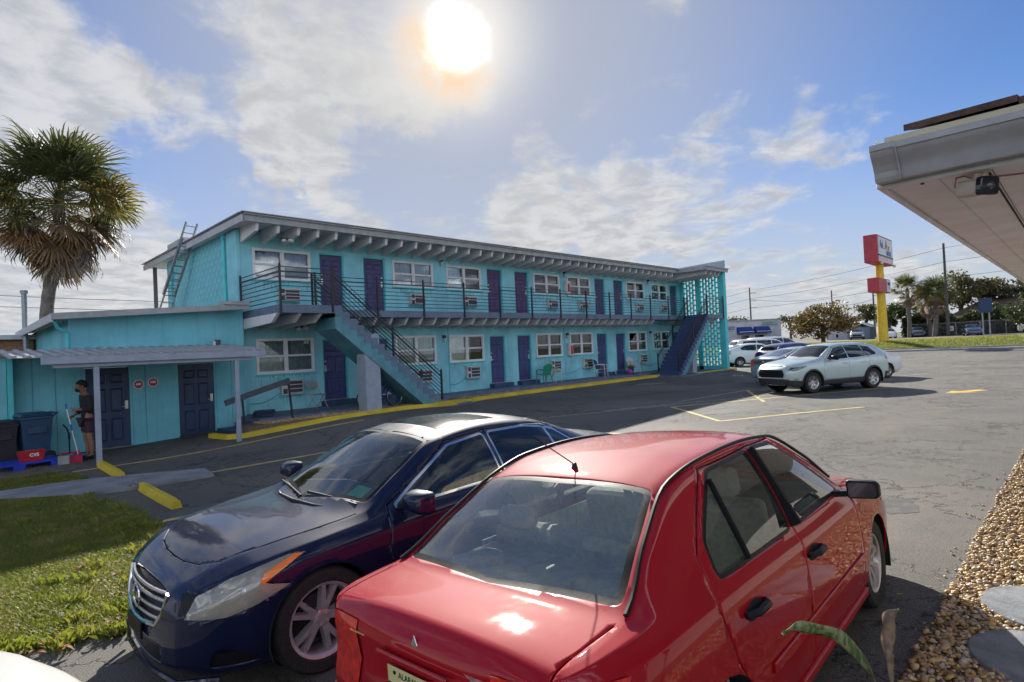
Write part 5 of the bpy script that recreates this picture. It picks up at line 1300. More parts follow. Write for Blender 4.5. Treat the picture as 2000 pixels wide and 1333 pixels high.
BLUE_S = dict(L=4.78, axles=(.95, 3.726), tyre=(.338, .235, .242), track=.895, archgap=.03, zmid=.60, lowin=.05, zhood=.66, zboot=.78,
    w=[(0, .60), (.08, .70), (.22, .80), (.5, .885), (.95, .925), (1.6, .92), (2.4, .922), (3.2, .93), (3.8, .935), (4.3, .90), (4.6, .82), (4.78, .70)],
    zb=[(0, .20), (.3, .17), (1.5, .19), (3.2, .19), (4.3, .22), (4.78, .32)],
    belt=[(0, .55, .625), (.1, .64, .675), (.3, .745, .745), (.6, .82, .815), (.95, .855, .86), (1.5, .85, .895), (2.3, .85, .935), (3.2, .855, .96), (3.9, .85, .99), (4.4, .80, .985), (4.65, .73, .97), (4.78, .62, .93)],
    rail=[(0, .42, .66), (.1, .50, .712), (.3, .585, .785), (.7, .665, .865), (1.0, .715, .90), (1.33, .75, .94), (1.70, .69, 1.12), (2.14, .61, 1.325), (2.7, .59, 1.385), (3.2, .58, 1.36), (3.55, .58, 1.295), (3.9, .62, 1.17), (4.22, .67, 1.055), (4.5, .66, 1.035), (4.7, .60, 1.02), (4.78, .52, .95)],
    top=[(0, .665), (.1, .722), (.3, .80), (.7, .878), (.95, .913), (1.16, .945), (1.58, 1.165), (2.06, 1.378), (2.6, 1.43), (3.1, 1.415), (3.55, 1.34), (3.9, 1.205), (4.22, 1.075), (4.5, 1.065), (4.72, 1.04), (4.78, .97)],
    nose=[(.18, .03), (.36, .0), (.5, .01), (.7, .06), (.8, .14)], tail=[(.3, .05), (.5, 0), (.8, .03), (1.05, .0)], nb=.09, tb=.05, chrome=True,
    windows=[[(1.56, .935), (1.76, 1.045), (2.20, 1.27), (2.60, 1.315), (2.64, .97)], [(2.71, .972), (2.675, 1.318), (3.15, 1.312), (3.42, 1.272), (3.45, 1.01)], [(3.485, 1.015), (3.45, 1.265), (3.57, 1.23), (3.78, 1.08), (3.75, 1.03)]], wr=.03,
    wind=[(1.20, 0), (1.39, .69), (2.08, .565), (2.03, 0)], rear=[(3.57, 0), (3.61, .52), (4.10, .60), (4.18, 0)],
    seams=[('side', [(1.50, .95), (1.45, .7), (1.50, .30), (2.68, .28), (2.67, .94), (2.635, 1.348), (2.19, 1.31), (1.75, 1.07)], True, lambda c: c.y > .4),
           ('side', [(2.68, .28), (3.27, .28), (3.37, .5), (3.51, .72), (3.81, 1.03), (3.58, 1.26), (3.45, 1.312), (3.15, 1.338), (2.635, 1.348)], False, lambda c: c.y > .4),
           ('top', [(1.27, .74), (1.0, .725), (.66, .665), (.38, .56), (.27, .40), (.23, .2), (.22, 0), (.23, -.2), (.27, -.40), (.38, -.56), (.66, -.665), (1.0, -.725), (1.27, -.74)], False, lambda c: c.z > .7)],
    islands=[('front_door', (2.2, .92, .6)), ('rear_door', (3.05, .92, .6)), ('bonnet', (.8, 0, .97))],
    fields=[('turn_signal', F45, [(1.0, .695), (1.035, .705), (1.20, .812), (1.155, .815), (1.02, .75)], lambda c: c.x < 1.05 and c.y > .3, LENSA, .010, True),
            ('head_lamp', F45, [(.50, .545), (.80, .55), (1.0, .595), (1.15, .66), (1.06, .685), (1.03, .70), (1.21, .815), (1.12, .82), (.80, .745), (.57, .66)], lambda c: c.x < 1.05 and c.y > .3, 'lens', .006, True),
            ('lamp_surround', F45, [(.44, .56), (.52, .565), (.57, .67), (.46, .67)], lambda c: c.x < .6 and c.y > .2, TRIMK, .003, True),
            ('grille_opening', AX['front'], [(-.43, .645), (-.40, .50), (-.32, .44), (.32, .44), (.40, .50), (.43, .645), (.2, .66), (-.2, .66)], lambda c: c.x < .4, TRIMK, -.02, False),
            ('lower_intake', AX['front'], [(-.40, .33), (-.36, .22), (.36, .22), (.40, .33)], lambda c: c.x < .4, TRIMK, -.01, False),
            ('fog_recess', F45, [(.66, .25), (.98, .245), (.86, .33), (.70, .345)], lambda c: c.x < .7 and c.y > .3, TRIMK, -.01, True),
            ('sunroof', AX['top'], [(2.28, -.40), (2.98, -.40), (2.98, .40), (2.28, .40)], lambda c: c.z > 1.3, mat('sunroof_glass', (.02, .022, .022), .12, spec=.25), .002, False)],
    wheel=(5, 'twin', mat('alloy_rosy_silver', (.56, .52, .54), .32, .55, var=.15, vscale=12)), gap=.008, squash=[(-.40, .74, -1)])
BLUE = car_paint('deep_blue_metallic', (.004, .008, .036), rough=.5, metal=.0, dust=.012, spec=.1, ior=1.42)
def blue_inside(T):
    seats(T, 2.40, 3.28, .34, CABIN)
    x = lambda v: v-T.ox
    T.part('dashboard', MB().obox((x(1.52), 0, .84), (.6, 1.4, .2), Matrix.Rotation(R(-6), 3, 'Y')), CABIN_D, bevel=.05)
    T.part('parking_permit', MB().obox((x(1.46), -.46, 1.0), (.16, .2, .004), Matrix.Rotation(R(-26), 3, 'Y')), mat('green_permit', (.12, .55, .36), .6))
    T.part('sun_visor_edge', MB().bar((x(2.05), -.5, 1.30), (x(2.05), .5, 1.30), .05, .02), CABIN_T)
    T.part('steering_wheel', MB().tube([(x(2.08)+.05*math.sin(t), -.38+.18*math.cos(t), .94+.17*math.sin(t)) for t in np.linspace(0, 2*math.pi, 21)], .015, 6), CABIN_D, smooth=True)
    T.part('headliner', MB().box((x(2.2), -.48, 1.35), (x(3.4), .48, 1.355)), CABIN_D)
    for s in (1, -1): T.part('door_card', MB().box((x(1.7), s*.77, .3), (x(3.6), s*.785, .96)), CABIN_D)
BLUE_S['wind_glass'] = GLS
blue = build_car('blue_sedan', BLUE_S, BLUE, (1.78, 4.50, -.13), math.pi, 'dark blue sedan with alloy wheels parked nose to the lawn, beside the red sedan', res=1.15, interior=blue_inside, glassm=GLSD)
def blue_details(T):
    x = lambda v: v-T.ox
    for xx in (2.47, 3.33): handle(T, xx, .905, .85, CHROME, dark=BLUE)
    mirror_pair(T, 1.60, .86, .985, BLUE, (.15, .25, .16))
    # grille: chrome ring, bars and emblem, following the bowed nose
    def nose(y, z): return x(-.075+.10*abs(y/.5)**2.2*1.05+max(0, z-.5)*.22)
    g = T.part('grille_ring', MB().tube([(nose(y, z)-.012, y, z) for y, z in [(-.43, .645), (-.40, .53), (-.33, .45), (-.15, .43), (0, .425), (.15, .43), (.33, .45), (.40, .53), (.43, .645)]], .02, 8), CHROME, smooth=True)
    for z in (.49, .545, .60, .645):
        T.part('grille_bar', MB().tube([(nose(y, z)-.004, y, z) for y in np.linspace(-.40, .40, 11)], .012, 6), ALLOY, g, smooth=True)
    for k in range(24):
        y = -.38+k*.033
        T.part('grille_mesh', MB().bar((nose(y, .5)+.012, y, .465), (nose(y, .65)+.012, y+.012, .65), .006), ALLOYD, g)
    T.part('emblem', MB().tube([(nose(0, .6)-.03, .075*math.cos(t), .555+.07*math.sin(t)) for t in np.linspace(0, 2*math.pi, 25)], .011, 6).box((nose(0, .6)-.045, -.095, .542), (nose(0, .6)-.022, .095, .568)), CHROME, g, smooth=True)
    T.part('plate_bracket', MB().obox((x(-.105), 0, .37), (.02, .34, .10)), TRIMK, bevel=.008)
    T.part('chin_splitter', MB().tube([(x(.24), -.80, .19), (x(.0), -.62, .175), (x(-.07), -.3, .17), (x(-.085), 0, .17), (x(-.07), .3, .17), (x(.0), .62, .175), (x(.24), .80, .19)], .02, 6), BLUE, smooth=True)
    for s in (1, -1):
        T.part('fog_lamp', MB().lathe([(0, .012), (.04, .008), (.05, 0), (.05, -.03)], (x(.085), s*.56, .28), 'x', 16), CHROME, smooth=True)
    for (a, b, c) in (((1.345, -.64), (1.27, -.02), 0), ((1.22, -.0), (1.33, .60), 0)):
        T.part('wiper', MB().tube([(x(a[0]), a[1], .965), (x((a[0]+b[0])/2), (a[1]+b[1])/2, .985), (x(b[0]), b[1], .99)], .011, 6), TRIMK, smooth=True)
    T.part('cowl', MB().tube([(x(1.30), -.66, .93), (x(1.18), -.3, .94), (x(1.15), 0, .945), (x(1.18), .3, .94), (x(1.30), .66, .93)], .018, 6), TRIMK, bevel=.01)
blue_details(blue); squash(blue)

SUV_S = dict(L=4.46, axles=(.93, 3.57), tyre=(.345, .215, .225), track=.895, archgap=.05, clad=.055, zmid=.70, lowin=.05, zhood=.8, zboot=.9, zscreen=1.05,
    w=[(0, .64), (.06, .74), (.2, .82), (.5, .885), (.95, .91), (1.8, .91), (3, .91), (3.6, .91), (4.1, .875), (4.35, .82), (4.46, .74)],
    zb=[(0, .30), (.3, .22), (1.5, .24), (3.2, .24), (4.1, .28), (4.46, .40)],
    belt=[(0, .58, .84), (.1, .68, .90), (.3, .77, .96), (.9, .845, 1.03), (1.4, .85, 1.06), (2.3, .855, 1.08), (3.2, .85, 1.12), (3.9, .82, 1.17), (4.3, .76, 1.17), (4.46, .68, 1.12)],
    rail=[(0, .46, .88), (.1, .54, .945), (.3, .63, 1.005), (.9, .72, 1.08), (1.32, .76, 1.13), (1.65, .70, 1.32), (2.02, .63, 1.515), (2.6, .62, 1.575), (3.3, .61, 1.565), (3.85, .595, 1.505), (4.1, .60, 1.42), (4.33, .64, 1.20), (4.42, .62, 1.15), (4.46, .58, 1.12)],
    top=[(0, .90), (.1, .965), (.3, 1.03), (.9, 1.10), (1.2, 1.14), (1.55, 1.35), (1.92, 1.56), (2.5, 1.62), (3.3, 1.612), (3.9, 1.56), (4.12, 1.46), (4.36, 1.22), (4.43, 1.17), (4.46, 1.13)],
    nose=[(.25, .06), (.45, .0), (.7, .0), (.9, .08)], tail=[(.3, .08), (.5, 0), (.8, .0), (1.1, .04)], nb=.09, tb=.05,
    windows=[[(1.62, 1.10), (2.06, 1.44), (2.44, 1.49), (2.48, 1.11)], [(2.55, 1.115), (2.51, 1.495), (3.1, 1.495), (3.2, 1.48), (3.26, 1.14)], [(3.32, 1.15), (3.27, 1.475), (3.6, 1.42), (3.80, 1.22), (3.76, 1.18)]], wr=.03,
    wind=[(1.26, 0), (1.38, .70), (1.98, .59), (1.90, 0)], rear=[(4.02, 0), (4.0, .52), (4.26, .56), (4.30, 0)],
    seams=[('side', [(1.46, 1.06), (1.40, .7), (1.42, .40), (2.50, .38), (2.50, 1.1), (2.47, 1.53), (2.02, 1.49), (1.66, 1.2)], True, lambda c: c.y > .4),
           ('side', [(2.50, .38), (3.1, .38), (3.22, .6), (3.40, .85), (3.44, 1.12), (3.30, 1.15), (3.24, 1.52), (2.47, 1.53)], False, lambda c: c.y > .4),
           ('top', [(1.30, .76), (.9, .74), (.3, .65), (.12, .45), (.08, 0), (.12, -.45), (.3, -.65), (.9, -.74), (1.30, -.76)], False, lambda c: c.z > .85)],
    islands=[('front_door', (1.95, .9, .75)), ('rear_door', (2.9, .9, .75)), ('bonnet', (.7, 0, 1.07))],
    fields=[('sill_cladding', AX['side'], [(1.2, .1), (3.3, .1), (3.3, .42), (1.2, .38)], lambda c: c.y > .5, CLAD, .012, True),
            ('lower_bumper', AX['front'], [(-.9, .2), (.9, .2), (.9, .42), (.6, .50), (-.6, .50), (-.9, .42)], lambda c: c.x < .5, CLAD, .006, False),
            ('grille_opening', AX['front'], [(-.56, .54), (.56, .54), (.60, .66), (.52, .80), (-.52, .80), (-.60, .66)], lambda c: c.x < .5, TRIMK, -.02, False),
            ('head_lamp', F45, [(.55, .80), (.72, .76), (.86, .79), (1.12, .90), (.98, .905), (.62, .875)], lambda c: c.x < .9 and c.y > .3, LENSD, .006, True),
            ('rear_bumper_cladding', AX['front'], [(-.95, .2), (.95, .2), (.95, .55), (-.95, .55)], lambda c: c.x > 4.15, CLAD, .006, False),
            ('tail_lamp', D45, [(-2.75, .98), (-2.42, .97), (-2.36, 1.08), (-2.75, 1.10)], lambda c: c.x > 4.0 and c.y > .3, LENSR, .01, True)],
    wheel=(6, 'twin', mat('alloy_bright', (.55, .56, .56), .3, .8)), gap=.012)
SEAF = car_paint('pale_seafoam_silver', (.46, .56, .55), rough=.3, metal=.25, dust=.1)
def dark_inside(z=.5, f=2.2, r=3.1):
    def fn(T):
        seats(T, f, r, z, CABIN_D); x = lambda v: v-T.ox
        T.part('dashboard', MB().obox((x(f-.62), 0, z+.48), (.5, 1.3, .2)), CABIN_D, bevel=.04)
    return fn
suv = build_car('pale_suv', SUV_S, SEAF, (21.05, 7.28, .02), R(152.8), 'pale seafoam SUV with black cladding parked across the yellow lines', res=.8, interior=dark_inside(.55), glassm=GLSD)
def suv_details(T):
    x = lambda v: v-T.ox
    for xx in (2.32, 3.15): handle(T, xx, .905, .93, SEAF, dark=False)
    mirror_pair(T, 1.72, .86, 1.14, TRIMK, (.15, .22, .17))
    for k in range(15):
        y = -.49+k*.07
        for d in (-1, 1): T.part('grille_mesh', MB().bar((x(-.055+.09*abs(y/.6)**2.2), y, .56), (x(-.02+.09*abs(y/.6)**2.2), y+d*.13, .785), .012), ALLOYD)
    T.part('skid_plate', MB().tube([(x(.06), -.55, .31), (x(-.04), 0, .30), (x(.06), .55, .31)], .03, 6), ALLOY, smooth=True)
    for s in (1, -1):
        T.part('turn_signal', MB().sphere((x(.62), s*.80, .895), .5, 10, (.18, .06, .035)), LENSA, smooth=True)
        T.part('daytime_lamp', MB().tube([(x(.14), s*.62, .82), (x(.26), s*.72, .80), (x(.42), s*.80, .84)], .014, 6), LENSW, smooth=True)
suv_details(suv)

# ---- the cars further off (same builder, coarser)
def vary(S, **kw): d = dict(S); d.update(kw); return d
SEDAN_S = vary(RED_S, squash=[], fields=RED_S['fields'][1:], wheel=(7, 'fan', ALLOY))
VAN_S = dict(L=4.95, axles=(.95, 3.95), tyre=(.335, .215, .215), track=.95, zmid=.75, zhood=.8, zboot=.95, zscreen=1.1,
    w=[(0, .66), (.08, .78), (.25, .87), (.6, .95), (1.5, .97), (3.5, .97), (4.5, .94), (4.85, .88), (4.95, .82)],
    zb=[(0, .3), (.3, .22), (4.3, .24), (4.95, .36)],
    belt=[(0, .6, .78), (.1, .7, .84), (.4, .82, .93), (.9, .89, 1.03), (1.4, .91, 1.08), (3.5, .91, 1.12), (4.6, .87, 1.15), (4.95, .78, 1.12)],
    rail=[(0, .48, .82), (.1, .56, .89), (.4, .68, .99), (.85, .80, 1.12), (1.25, .76, 1.35), (1.75, .70, 1.62), (2.6, .69, 1.70), (4.2, .68, 1.68), (4.6, .68, 1.62), (4.8, .72, 1.35), (4.9, .74, 1.2), (4.95, .70, 1.12)],
    top=[(0, .84), (.1, .91), (.4, 1.02), (.8, 1.14), (1.15, 1.36), (1.65, 1.68), (2.6, 1.76), (4.2, 1.74), (4.62, 1.68), (4.82, 1.4), (4.92, 1.2), (4.95, 1.13)],
    nose=[(.25, .05), (.5, 0), (.8, .06)], tail=[(.3, .05), (.6, 0), (1.1, .02)], nb=.08, tb=.04,
    windows=[[(1.15, 1.15), (1.70, 1.52), (2.15, 1.58), (2.2, 1.15)], [(2.28, 1.15), (2.25, 1.59), (3.3, 1.6), (3.3, 1.17)], [(3.4, 1.17), (3.4, 1.6), (4.35, 1.57), (4.5, 1.22)]],
    wind=[(.92, 0), (1.05, .72), (1.68, .64), (1.58, 0)], rear=[(4.66, 0), (4.66, .55), (4.83, .6), (4.86, 0)], seams=[], islands=[],
    fields=[('tail_lamp', D45, [(-3.05, .95), (-2.62, .95), (-2.60, 1.22), (-3.05, 1.18)], lambda c: c.x > 4.6 and c.y > .5, LENSR, .01, True)], wheel=(6, 'fan', ALLOY))
HATCH_S = dict(L=4.45, axles=(.92, 3.62), tyre=(.31, .195, .2), track=.86, zmid=.62, zhood=.65, zboot=.9, zscreen=.95,
    w=[(0, .6), (.1, .72), (.3, .8), (.7, .86), (2, .875), (3.6, .87), (4.2, .83), (4.45, .74)], zb=[(0, .25), (.4, .19), (3.8, .2), (4.45, .34)],
    belt=[(0, .54, .66), (.12, .64, .72), (.4, .74, .82), (1.0, .80, .93), (2.3, .81, 1.0), (3.6, .80, 1.08), (4.2, .76, 1.10), (4.45, .68, 1.06)],
    rail=[(0, .42, .7), (.12, .52, .76), (.4, .62, .88), (1.0, .72, 1.02), (1.4, .68, 1.2), (1.95, .60, 1.41), (2.5, .58, 1.46), (3.2, .57, 1.41), (3.9, .60, 1.23), (4.3, .64, 1.13), (4.45, .60, 1.07)],
    top=[(0, .72), (.12, .79), (.4, .92), (.95, 1.06), (1.35, 1.25), (1.9, 1.46), (2.5, 1.51), (3.2, 1.46), (3.9, 1.27), (4.3, 1.16), (4.45, 1.09)],
    nose=[(.2, .04), (.4, 0), (.7, .1)], tail=[(.3, .06), (.6, 0), (1.0, .02)], nb=.07, tb=.04,
    windows=[[(1.45, 1.0), (2.0, 1.33), (2.35, 1.38), (2.4, 1.02)], [(2.48, 1.025), (2.44, 1.385), (3.1, 1.36), (3.5, 1.2), (3.45, 1.10)]], wind=[(1.05, 0), (1.2, .64), (1.92, .55), (1.86, 0)], rear=[(3.3, 0), (3.35, .5), (4.2, .55), (4.25, 0)], seams=[], islands=[],
    fields=[('tail_lamp', D45, [(-2.78, .8), (-2.42, .82), (-2.4, 1.06), (-2.78, 1.03)], lambda c: c.x > 4.1 and c.y > .4, LENSR, .01, True),
            ('rear_panel', AX['front'], [(-.6, .86), (.6, .86), (.62, 1.02), (-.62, 1.02)], lambda c: c.x > 4.25, LENSD, .005, False)], wheel=(7, 'fan', ALLOY))
WPAINT = car_paint('white_car_paint', (.66, .68, .68), rough=.4, dust=.12)
GPAINT = car_paint('blue_grey_car_paint', (.26, .34, .40), rough=.4, metal=.2)
NPAINT = car_paint('navy_car_paint', (.012, .03, .16), rough=.4, metal=.2)
SPAINT = car_paint('silver_car_paint', (.42, .44, .46), rough=.35, metal=.4)
KPAINT = car_paint('charcoal_car_paint', (.03, .035, .045), rough=.4, metal=.2)
BPAINT = car_paint('steel_blue_car_paint', (.06, .075, .11), rough=.4, metal=.2)
h1 = R(152.8); h2 = h1+math.pi
def other(name, S, paint, loc, hd, label, group=None, res=.42, inside=True):
    T = build_car(name, S, paint, (loc[0], loc[1], gzf(loc[0], loc[1])), hd, label, res=res, glassm=GLSB, seams=False, simple=True, group=group, interior=dark_inside(.45) if inside else None)
    if inside: mirror_pair(T, 1.62, .82, 1.02, paint, (.13, .2, .14))
    return T
def from_rear(S, P, hd):
    d = S['L']-S['axles'][0]; return (P[0]+math.cos(hd)*d, P[1]+math.sin(hd)*d)
other('white_sedan', SEDAN_S, WPAINT, (26.5, 7.9), h1, 'white sedan almost hidden behind the pale SUV')
T = other('grey_hatchback', HATCH_S, GPAINT, from_rear(HATCH_S, (23.6, 9.25), h2+.05), h2+.05, 'blue grey hatchback tail towards the camera, left of the pale SUV')
x = lambda v: v-T.ox
pl = T.part('number_plate', MB().box((x(4.49), -.16, .68), (x(4.5), .16, .83)), mat('plain_plate', (.5, .52, .5), .5))
T.part('badge', MB().lathe([(0, .01), (.05, .006), (.055, 0)], (x(4.49), 0, .95), 'x', 12), CHROME)
other('navy_suv', vary(SUV_S, seams=[], islands=[]), NPAINT, from_rear(SUV_S, (30.6, 11.9), h2+.1), h2+.1, 'dark navy SUV with roof showing behind the hatchback')
other('white_van', VAN_S, WPAINT, from_rear(VAN_S, (42.0, 18.8), R(-40)), R(-40), 'white minivan nearer the camera of the two behind the block screen', 'white vans beyond the motel end')
other('white_van', VAN_S, WPAINT, from_rear(VAN_S, (46.5, 19.6), R(-40)), R(-40), 'white minivan farther back of the two behind the block screen', 'white vans beyond the motel end')
other('white_hatchback', HATCH_S, WPAINT, from_rear(HATCH_S, (37.2, 17.3), R(-42)), R(-42), 'white hatchback with red tail lamp just right of the turquoise block screen')
far = [(94.0, 23.4, SUV_S, SPAINT, 'silver SUV parked farthest left beyond the grass verge'), (94.0, 19.4, SEDAN_S, WPAINT, 'white sedan just right of the yellow sign pole beyond the verge'), (94.0, 16.1, SEDAN_S, KPAINT, 'dark charcoal sedan under the palms beyond the verge'), (88.8, 9.6, SEDAN_S, BPAINT, 'steel blue sedan facing the verge near the chain link fence')]
for (X, Y, S, p, lab) in far: other('parked_car', vary(S, seams=[], islands=[]), p, (X, Y), R(180+14), lab, 'cars parked beyond the verge', res=.33, inside=False)
other('white_parked_car', vary(SUV_S, seams=[], islands=[], clad=0), car_paint('dusty_white_paint', (.42, .42, .41), rough=.5, dust=.4, coat=.5), (-.53, 2.44), R(2), 'dusty white car showing only a rounded corner at the lower left', res=.6)

# ================================================================== THINGS ABOUT THE MOTEL
PLB = mat('blue_bin_plastic', (.02, .06, .13), .5, var=.2, vscale=6); PLG = mat('black_bin_plastic', (.022, .022, .028), .55, var=.2, vscale=6)
def bin_(x, y, w, d, h, mt, label, rot=0, lid_open=False):
    z = gzf(x, y)+.03; T = Thing('wheeled_bin', (x, y, z), label, 'bin', rotz=rot, local=True)
    b = MB(); q = []
    for (k, zz) in ((.78, .06), (.86, .4), (1.0, h-.06), (1.04, h-.05), (1.04, h)):
        q.append([(sx*w/2*k, sy*d/2*k, zz) for sx, sy in ((-1, -1), (1, -1), (1, 1), (-1, 1))])
    b.add([p for r_ in q for p in r_], [(i*4+j, i*4+(j+1) % 4, i*4+4+(j+1) % 4, i*4+4+j) for i in range(4) for j in range(4)]+[(3, 2, 1, 0)])
    T.part('body', b, mt, bevel=.015)
    T.part('lid', MB().add([(-w*.54, -d*.56, h+.01), (w*.54, -d*.56, h+.01), (w*.54, d*.56, h+.01), (-w*.54, d*.56, h+.01), (-w*.45, -d*.45, h+.075), (w*.45, -d*.45, h+.075), (w*.45, d*.5, h+.09), (-w*.45, d*.5, h+.09)], [(3,2,1,0),(4,5,6,7),(0,1,5,4),(1,2,6,5),(2,3,7,6),(3,0,4,7)]), mt, bevel=.015)
    T.part('handle', MB().tube([(w*.50, -d*.45, h-.02), (w*.66, -d*.45, h+.05), (w*.66, d*.45, h+.05), (w*.5, d*.45, h-.02)], .02, 8), mt, smooth=True)
    for s in (-1, 1): T.part('wheel', MB().lathe([(0, -.03), (.1, -.03), (.1, .03), (0, .03)], (w*.40, s*d*.42, .1), 'y', 16), RUBBER, smooth=True)
    T.part('front_recess', MB().box((-w*.3, -d*.5-.012, h*.62), (w*.3, -d*.5+.02, h*.78)), mt, bevel=.01)
bin_(1.56, 16.86, .56, .6, .98, PLB, 'dark blue wheeled bin with a closed lid on the blue pallet', R(8))
bin_(.98, 16.84, .52, .55, .86, PLG, 'black wheeled bin cut off by the left edge, next to the blue bin', R(8))
PB = mat('blue_pallet_plastic', (.01, .04, .42), .45, var=.2, vscale=6)
T = Thing('plastic_pallet', (1.15, 16.08, gzf(1.2, 16.1)), 'bright blue plastic pallet lying in front of the bins', 'pallet', rotz=R(6), local=True)
for k in range(5): T.part('deck_board', MB().box((-.72, -.5+k*.2, .10), (.72, -.36+k*.2, .13)), PB, bevel=.006)
for sx in (-.62, 0, .62):
    T.part('runner', MB().box((sx-.1, -.5, .0), (sx+.1, .44, .03)), PB)
    for sy in (-.43, 0, .38): T.part('block', MB().box((sx-.1, sy-.06, .031), (sx+.1, sy+.06, .099)), PB, bevel=.006)
T = Thing('red_caddy', (1.42, 15.95, gzf(1.4, 16)+.13), 'red plastic tub with white lettering standing on the blue pallet', 'tub', rotz=R(6), local=True)
RC = mat('red_tub_plastic', (.42, .015, .02), .4, var=.15)
b = MB(); q = [[(sx*.22*k, sy*.12*k, zz) for sx, sy in ((-1, -1), (1, -1), (1, 1), (-1, 1))] for k, zz in ((.85, 0), (1., .2), (1.06, .2), (1.06, .215), (.97, .215), (.83, .02))]
b.add([p for r_ in q for p in r_], [(i*4+j, i*4+(j+1) % 4, i*4+4+(j+1) % 4, i*4+4+j) for i in range(5) for j in range(4)]+[(3, 2, 1, 0), (20, 21, 22, 23)])
T.part('tub', b, RC, bevel=.006)
place_text('CVS', .09, (0.03, -.1215, .13), (1, 0, 0), (0, .08, 1), SWH, T.root, (0, 0, 0), depth=.001, bold=.003)
T = Thing('concrete_block', (1.98, 15.75, gzf(1.9, 15.8)), 'pale concrete block at the end of the blue pallet', 'block', rotz=R(-20), local=True)
T.part('block', MB().box((-.1, -.2, 0), (.1, .2, .19)), CONC, bevel=.008)
for yy in (-.09, .09): T.part('hole_shade', MB().box((-.06, yy-.06, .185), (.06, yy+.06, .192)), mat('block_hole_shade', (.05, .05, .05), .95))  # dark plates on the solid top, painted as the shade inside the holes
# lobby dustpan
T = Thing('dustpan', (2.08, 15.75, gzf(2.1, 15.8)), 'red long-handled dustpan standing open beside the man', 'dustpan', rotz=R(10), local=True)
PK = mat('raspberry_plastic', (.40, .02, .06), .45, var=.15)
T.part('pan', MB().add([(-.15, -.14, 0), (.15, -.14, 0), (.15, .14, 0), (-.15, .14, 0), (-.15, -.11, .02), (.15, -.11, .02), (.17, .14, .22), (-.17, .14, .22), (-.15, -.13, .16), (.15, -.13, .16)], [(3,2,1,0),(0,3,7,4),(1,5,6,2),(2,6,7,3),(4,5,9,8)]).add([(-.155, -.14, 0), (-.155, .14, 0), (-.17, .14, .25), (-.155, -.13, .17)], [(0, 1, 2, 3)]).add([(.155, -.14, 0), (.155, .14, 0), (.17, .14, .25), (.155, -.13, .17)], [(3, 2, 1, 0)]).box((-.15, -.142, 0), (.15, -.13, .15)), PK)
T.part('handle', MB().tube([(0, .1, .15), (0, .11, .62), (-.04, .1, .74), (-.11, .08, .84)], .016, 8), TRIMK, smooth=True)
T.part('grip', MB().tube([(0, .108, .5), (0, .111, .63)], .024, 8), TRIMK, smooth=True)
# broom
T = Thing('broom', (2.22, 15.92, gzf(2.2, 15.9)), 'push broom with white pole and blue head held by the man', 'broom', local=True)
hx, hy = -.19, 0.0
T.part('pole', MB().tube([(0, 0, .12), (hx*.98, 0, 1.22)], .012, 8), mat('white_pole', (.7, .7, .72), .4), smooth=True)
BB = mat('blue_broom_plastic', (.02, .14, .42), .5)
T.part('grip', MB().tube([(hx*.93, 0, 1.16), (hx*1.0, 0, 1.28)], .017, 8), BB, smooth=True); T.part('grip', MB().tube([(hx*.5, 0, .68), (hx*.62, 0, .82)], .017, 8), BB, smooth=True)
T.part('head', MB().box((-.14, -.03, .10), (.14, .03, .145)), BB, bevel=.008)
bb = MB()
for k in range(60):
    xx = random.uniform(-.13, .13); yy = random.uniform(-.022, .022); bb.bar((xx, yy, .1), (xx*1.12, yy*1.5, .01), .006)
struct(T.part('bristles', bb, BB), 'stuff')
# doormat
single('doormat', MB().box((4.62, 16.95, gzf(5, 17.2)+.004), (5.55, 17.36, gzf(5, 17.2)+.022)), mat('brown_coir', (.085, .05, .03), .95, var=.4, vscale=30, bump=.6, bscale=200), 'brown coir doormat before the right navy annex door', 'doormat', (5.1, 17.15, gzf(5, 17.2)), bevel=.004)
# bucket on the canopy
T = Thing('paint_bucket', (5.62, 17.2, 2.42), 'small dark paint can with a white drip left on the annex canopy', 'can', local=True)
T.part('can', MB().lathe([(0, 0), (.075, 0), (.08, .15), (.07, .15), (.065, .02)], (0, 0, .02), n=16), mat('dark_can', (.05, .06, .08), .5), smooth=True)
T.part('drip', MB().box((-.12, -.06, .02), (-.07, .0, .13)), SWH, bevel=.01)
# entrance steps and handrail to the walkway
T = Thing('entry_steps', (5.7, 16.2, gzf(5.6, 16)), 'dark blue concrete steps up to the walkway beside the canopy post', 'steps')
T.part('step', MB().box((5.42, 15.75, -.1), (5.9, 16.9, .16)), STEPB, bevel=.012); T.part('step', MB().box((5.9, 15.85, -.1), (6.199, 16.95, .27)), STEPB, bevel=.012)
T = Thing('sloping_handrail', (6.95, 15.62, .25), 'dark sloping timber handrail on black posts left of the folding chair', 'handrail')
T.part('board', MB().bar((5.22, 15.62, .90), (6.93, 15.62, 1.37), .045, .15), mat('dark_grey_board', (.07, .08, .10), .7, var=.2, vscale=6, streak=.2), bevel=.006)
T.part('post', MB().bar((6.9, 15.66, 1.36), (7.0, 15.66, .22), .045), IRON); T.part('post', MB().bar((5.66, 15.66, 1.0), (5.72, 15.66, .08), .045), IRON)
T = Thing('tile_stack', (6.55, 16.5, .362), 'stack of dark roofing slabs on the walkway behind the canopy post', 'stack', rotz=R(-12), local=True)
for k in range(4): T.part('slab', MB().obox((random.uniform(-.03, .03), random.uniform(-.03, .03), .025+k*.048), (.52, .36, .042), Matrix.Rotation(random.uniform(-.12, .12), 3, 'Z')), mat('dark_slab', (.02, .035, .07), .75, var=.3), bevel=.004)

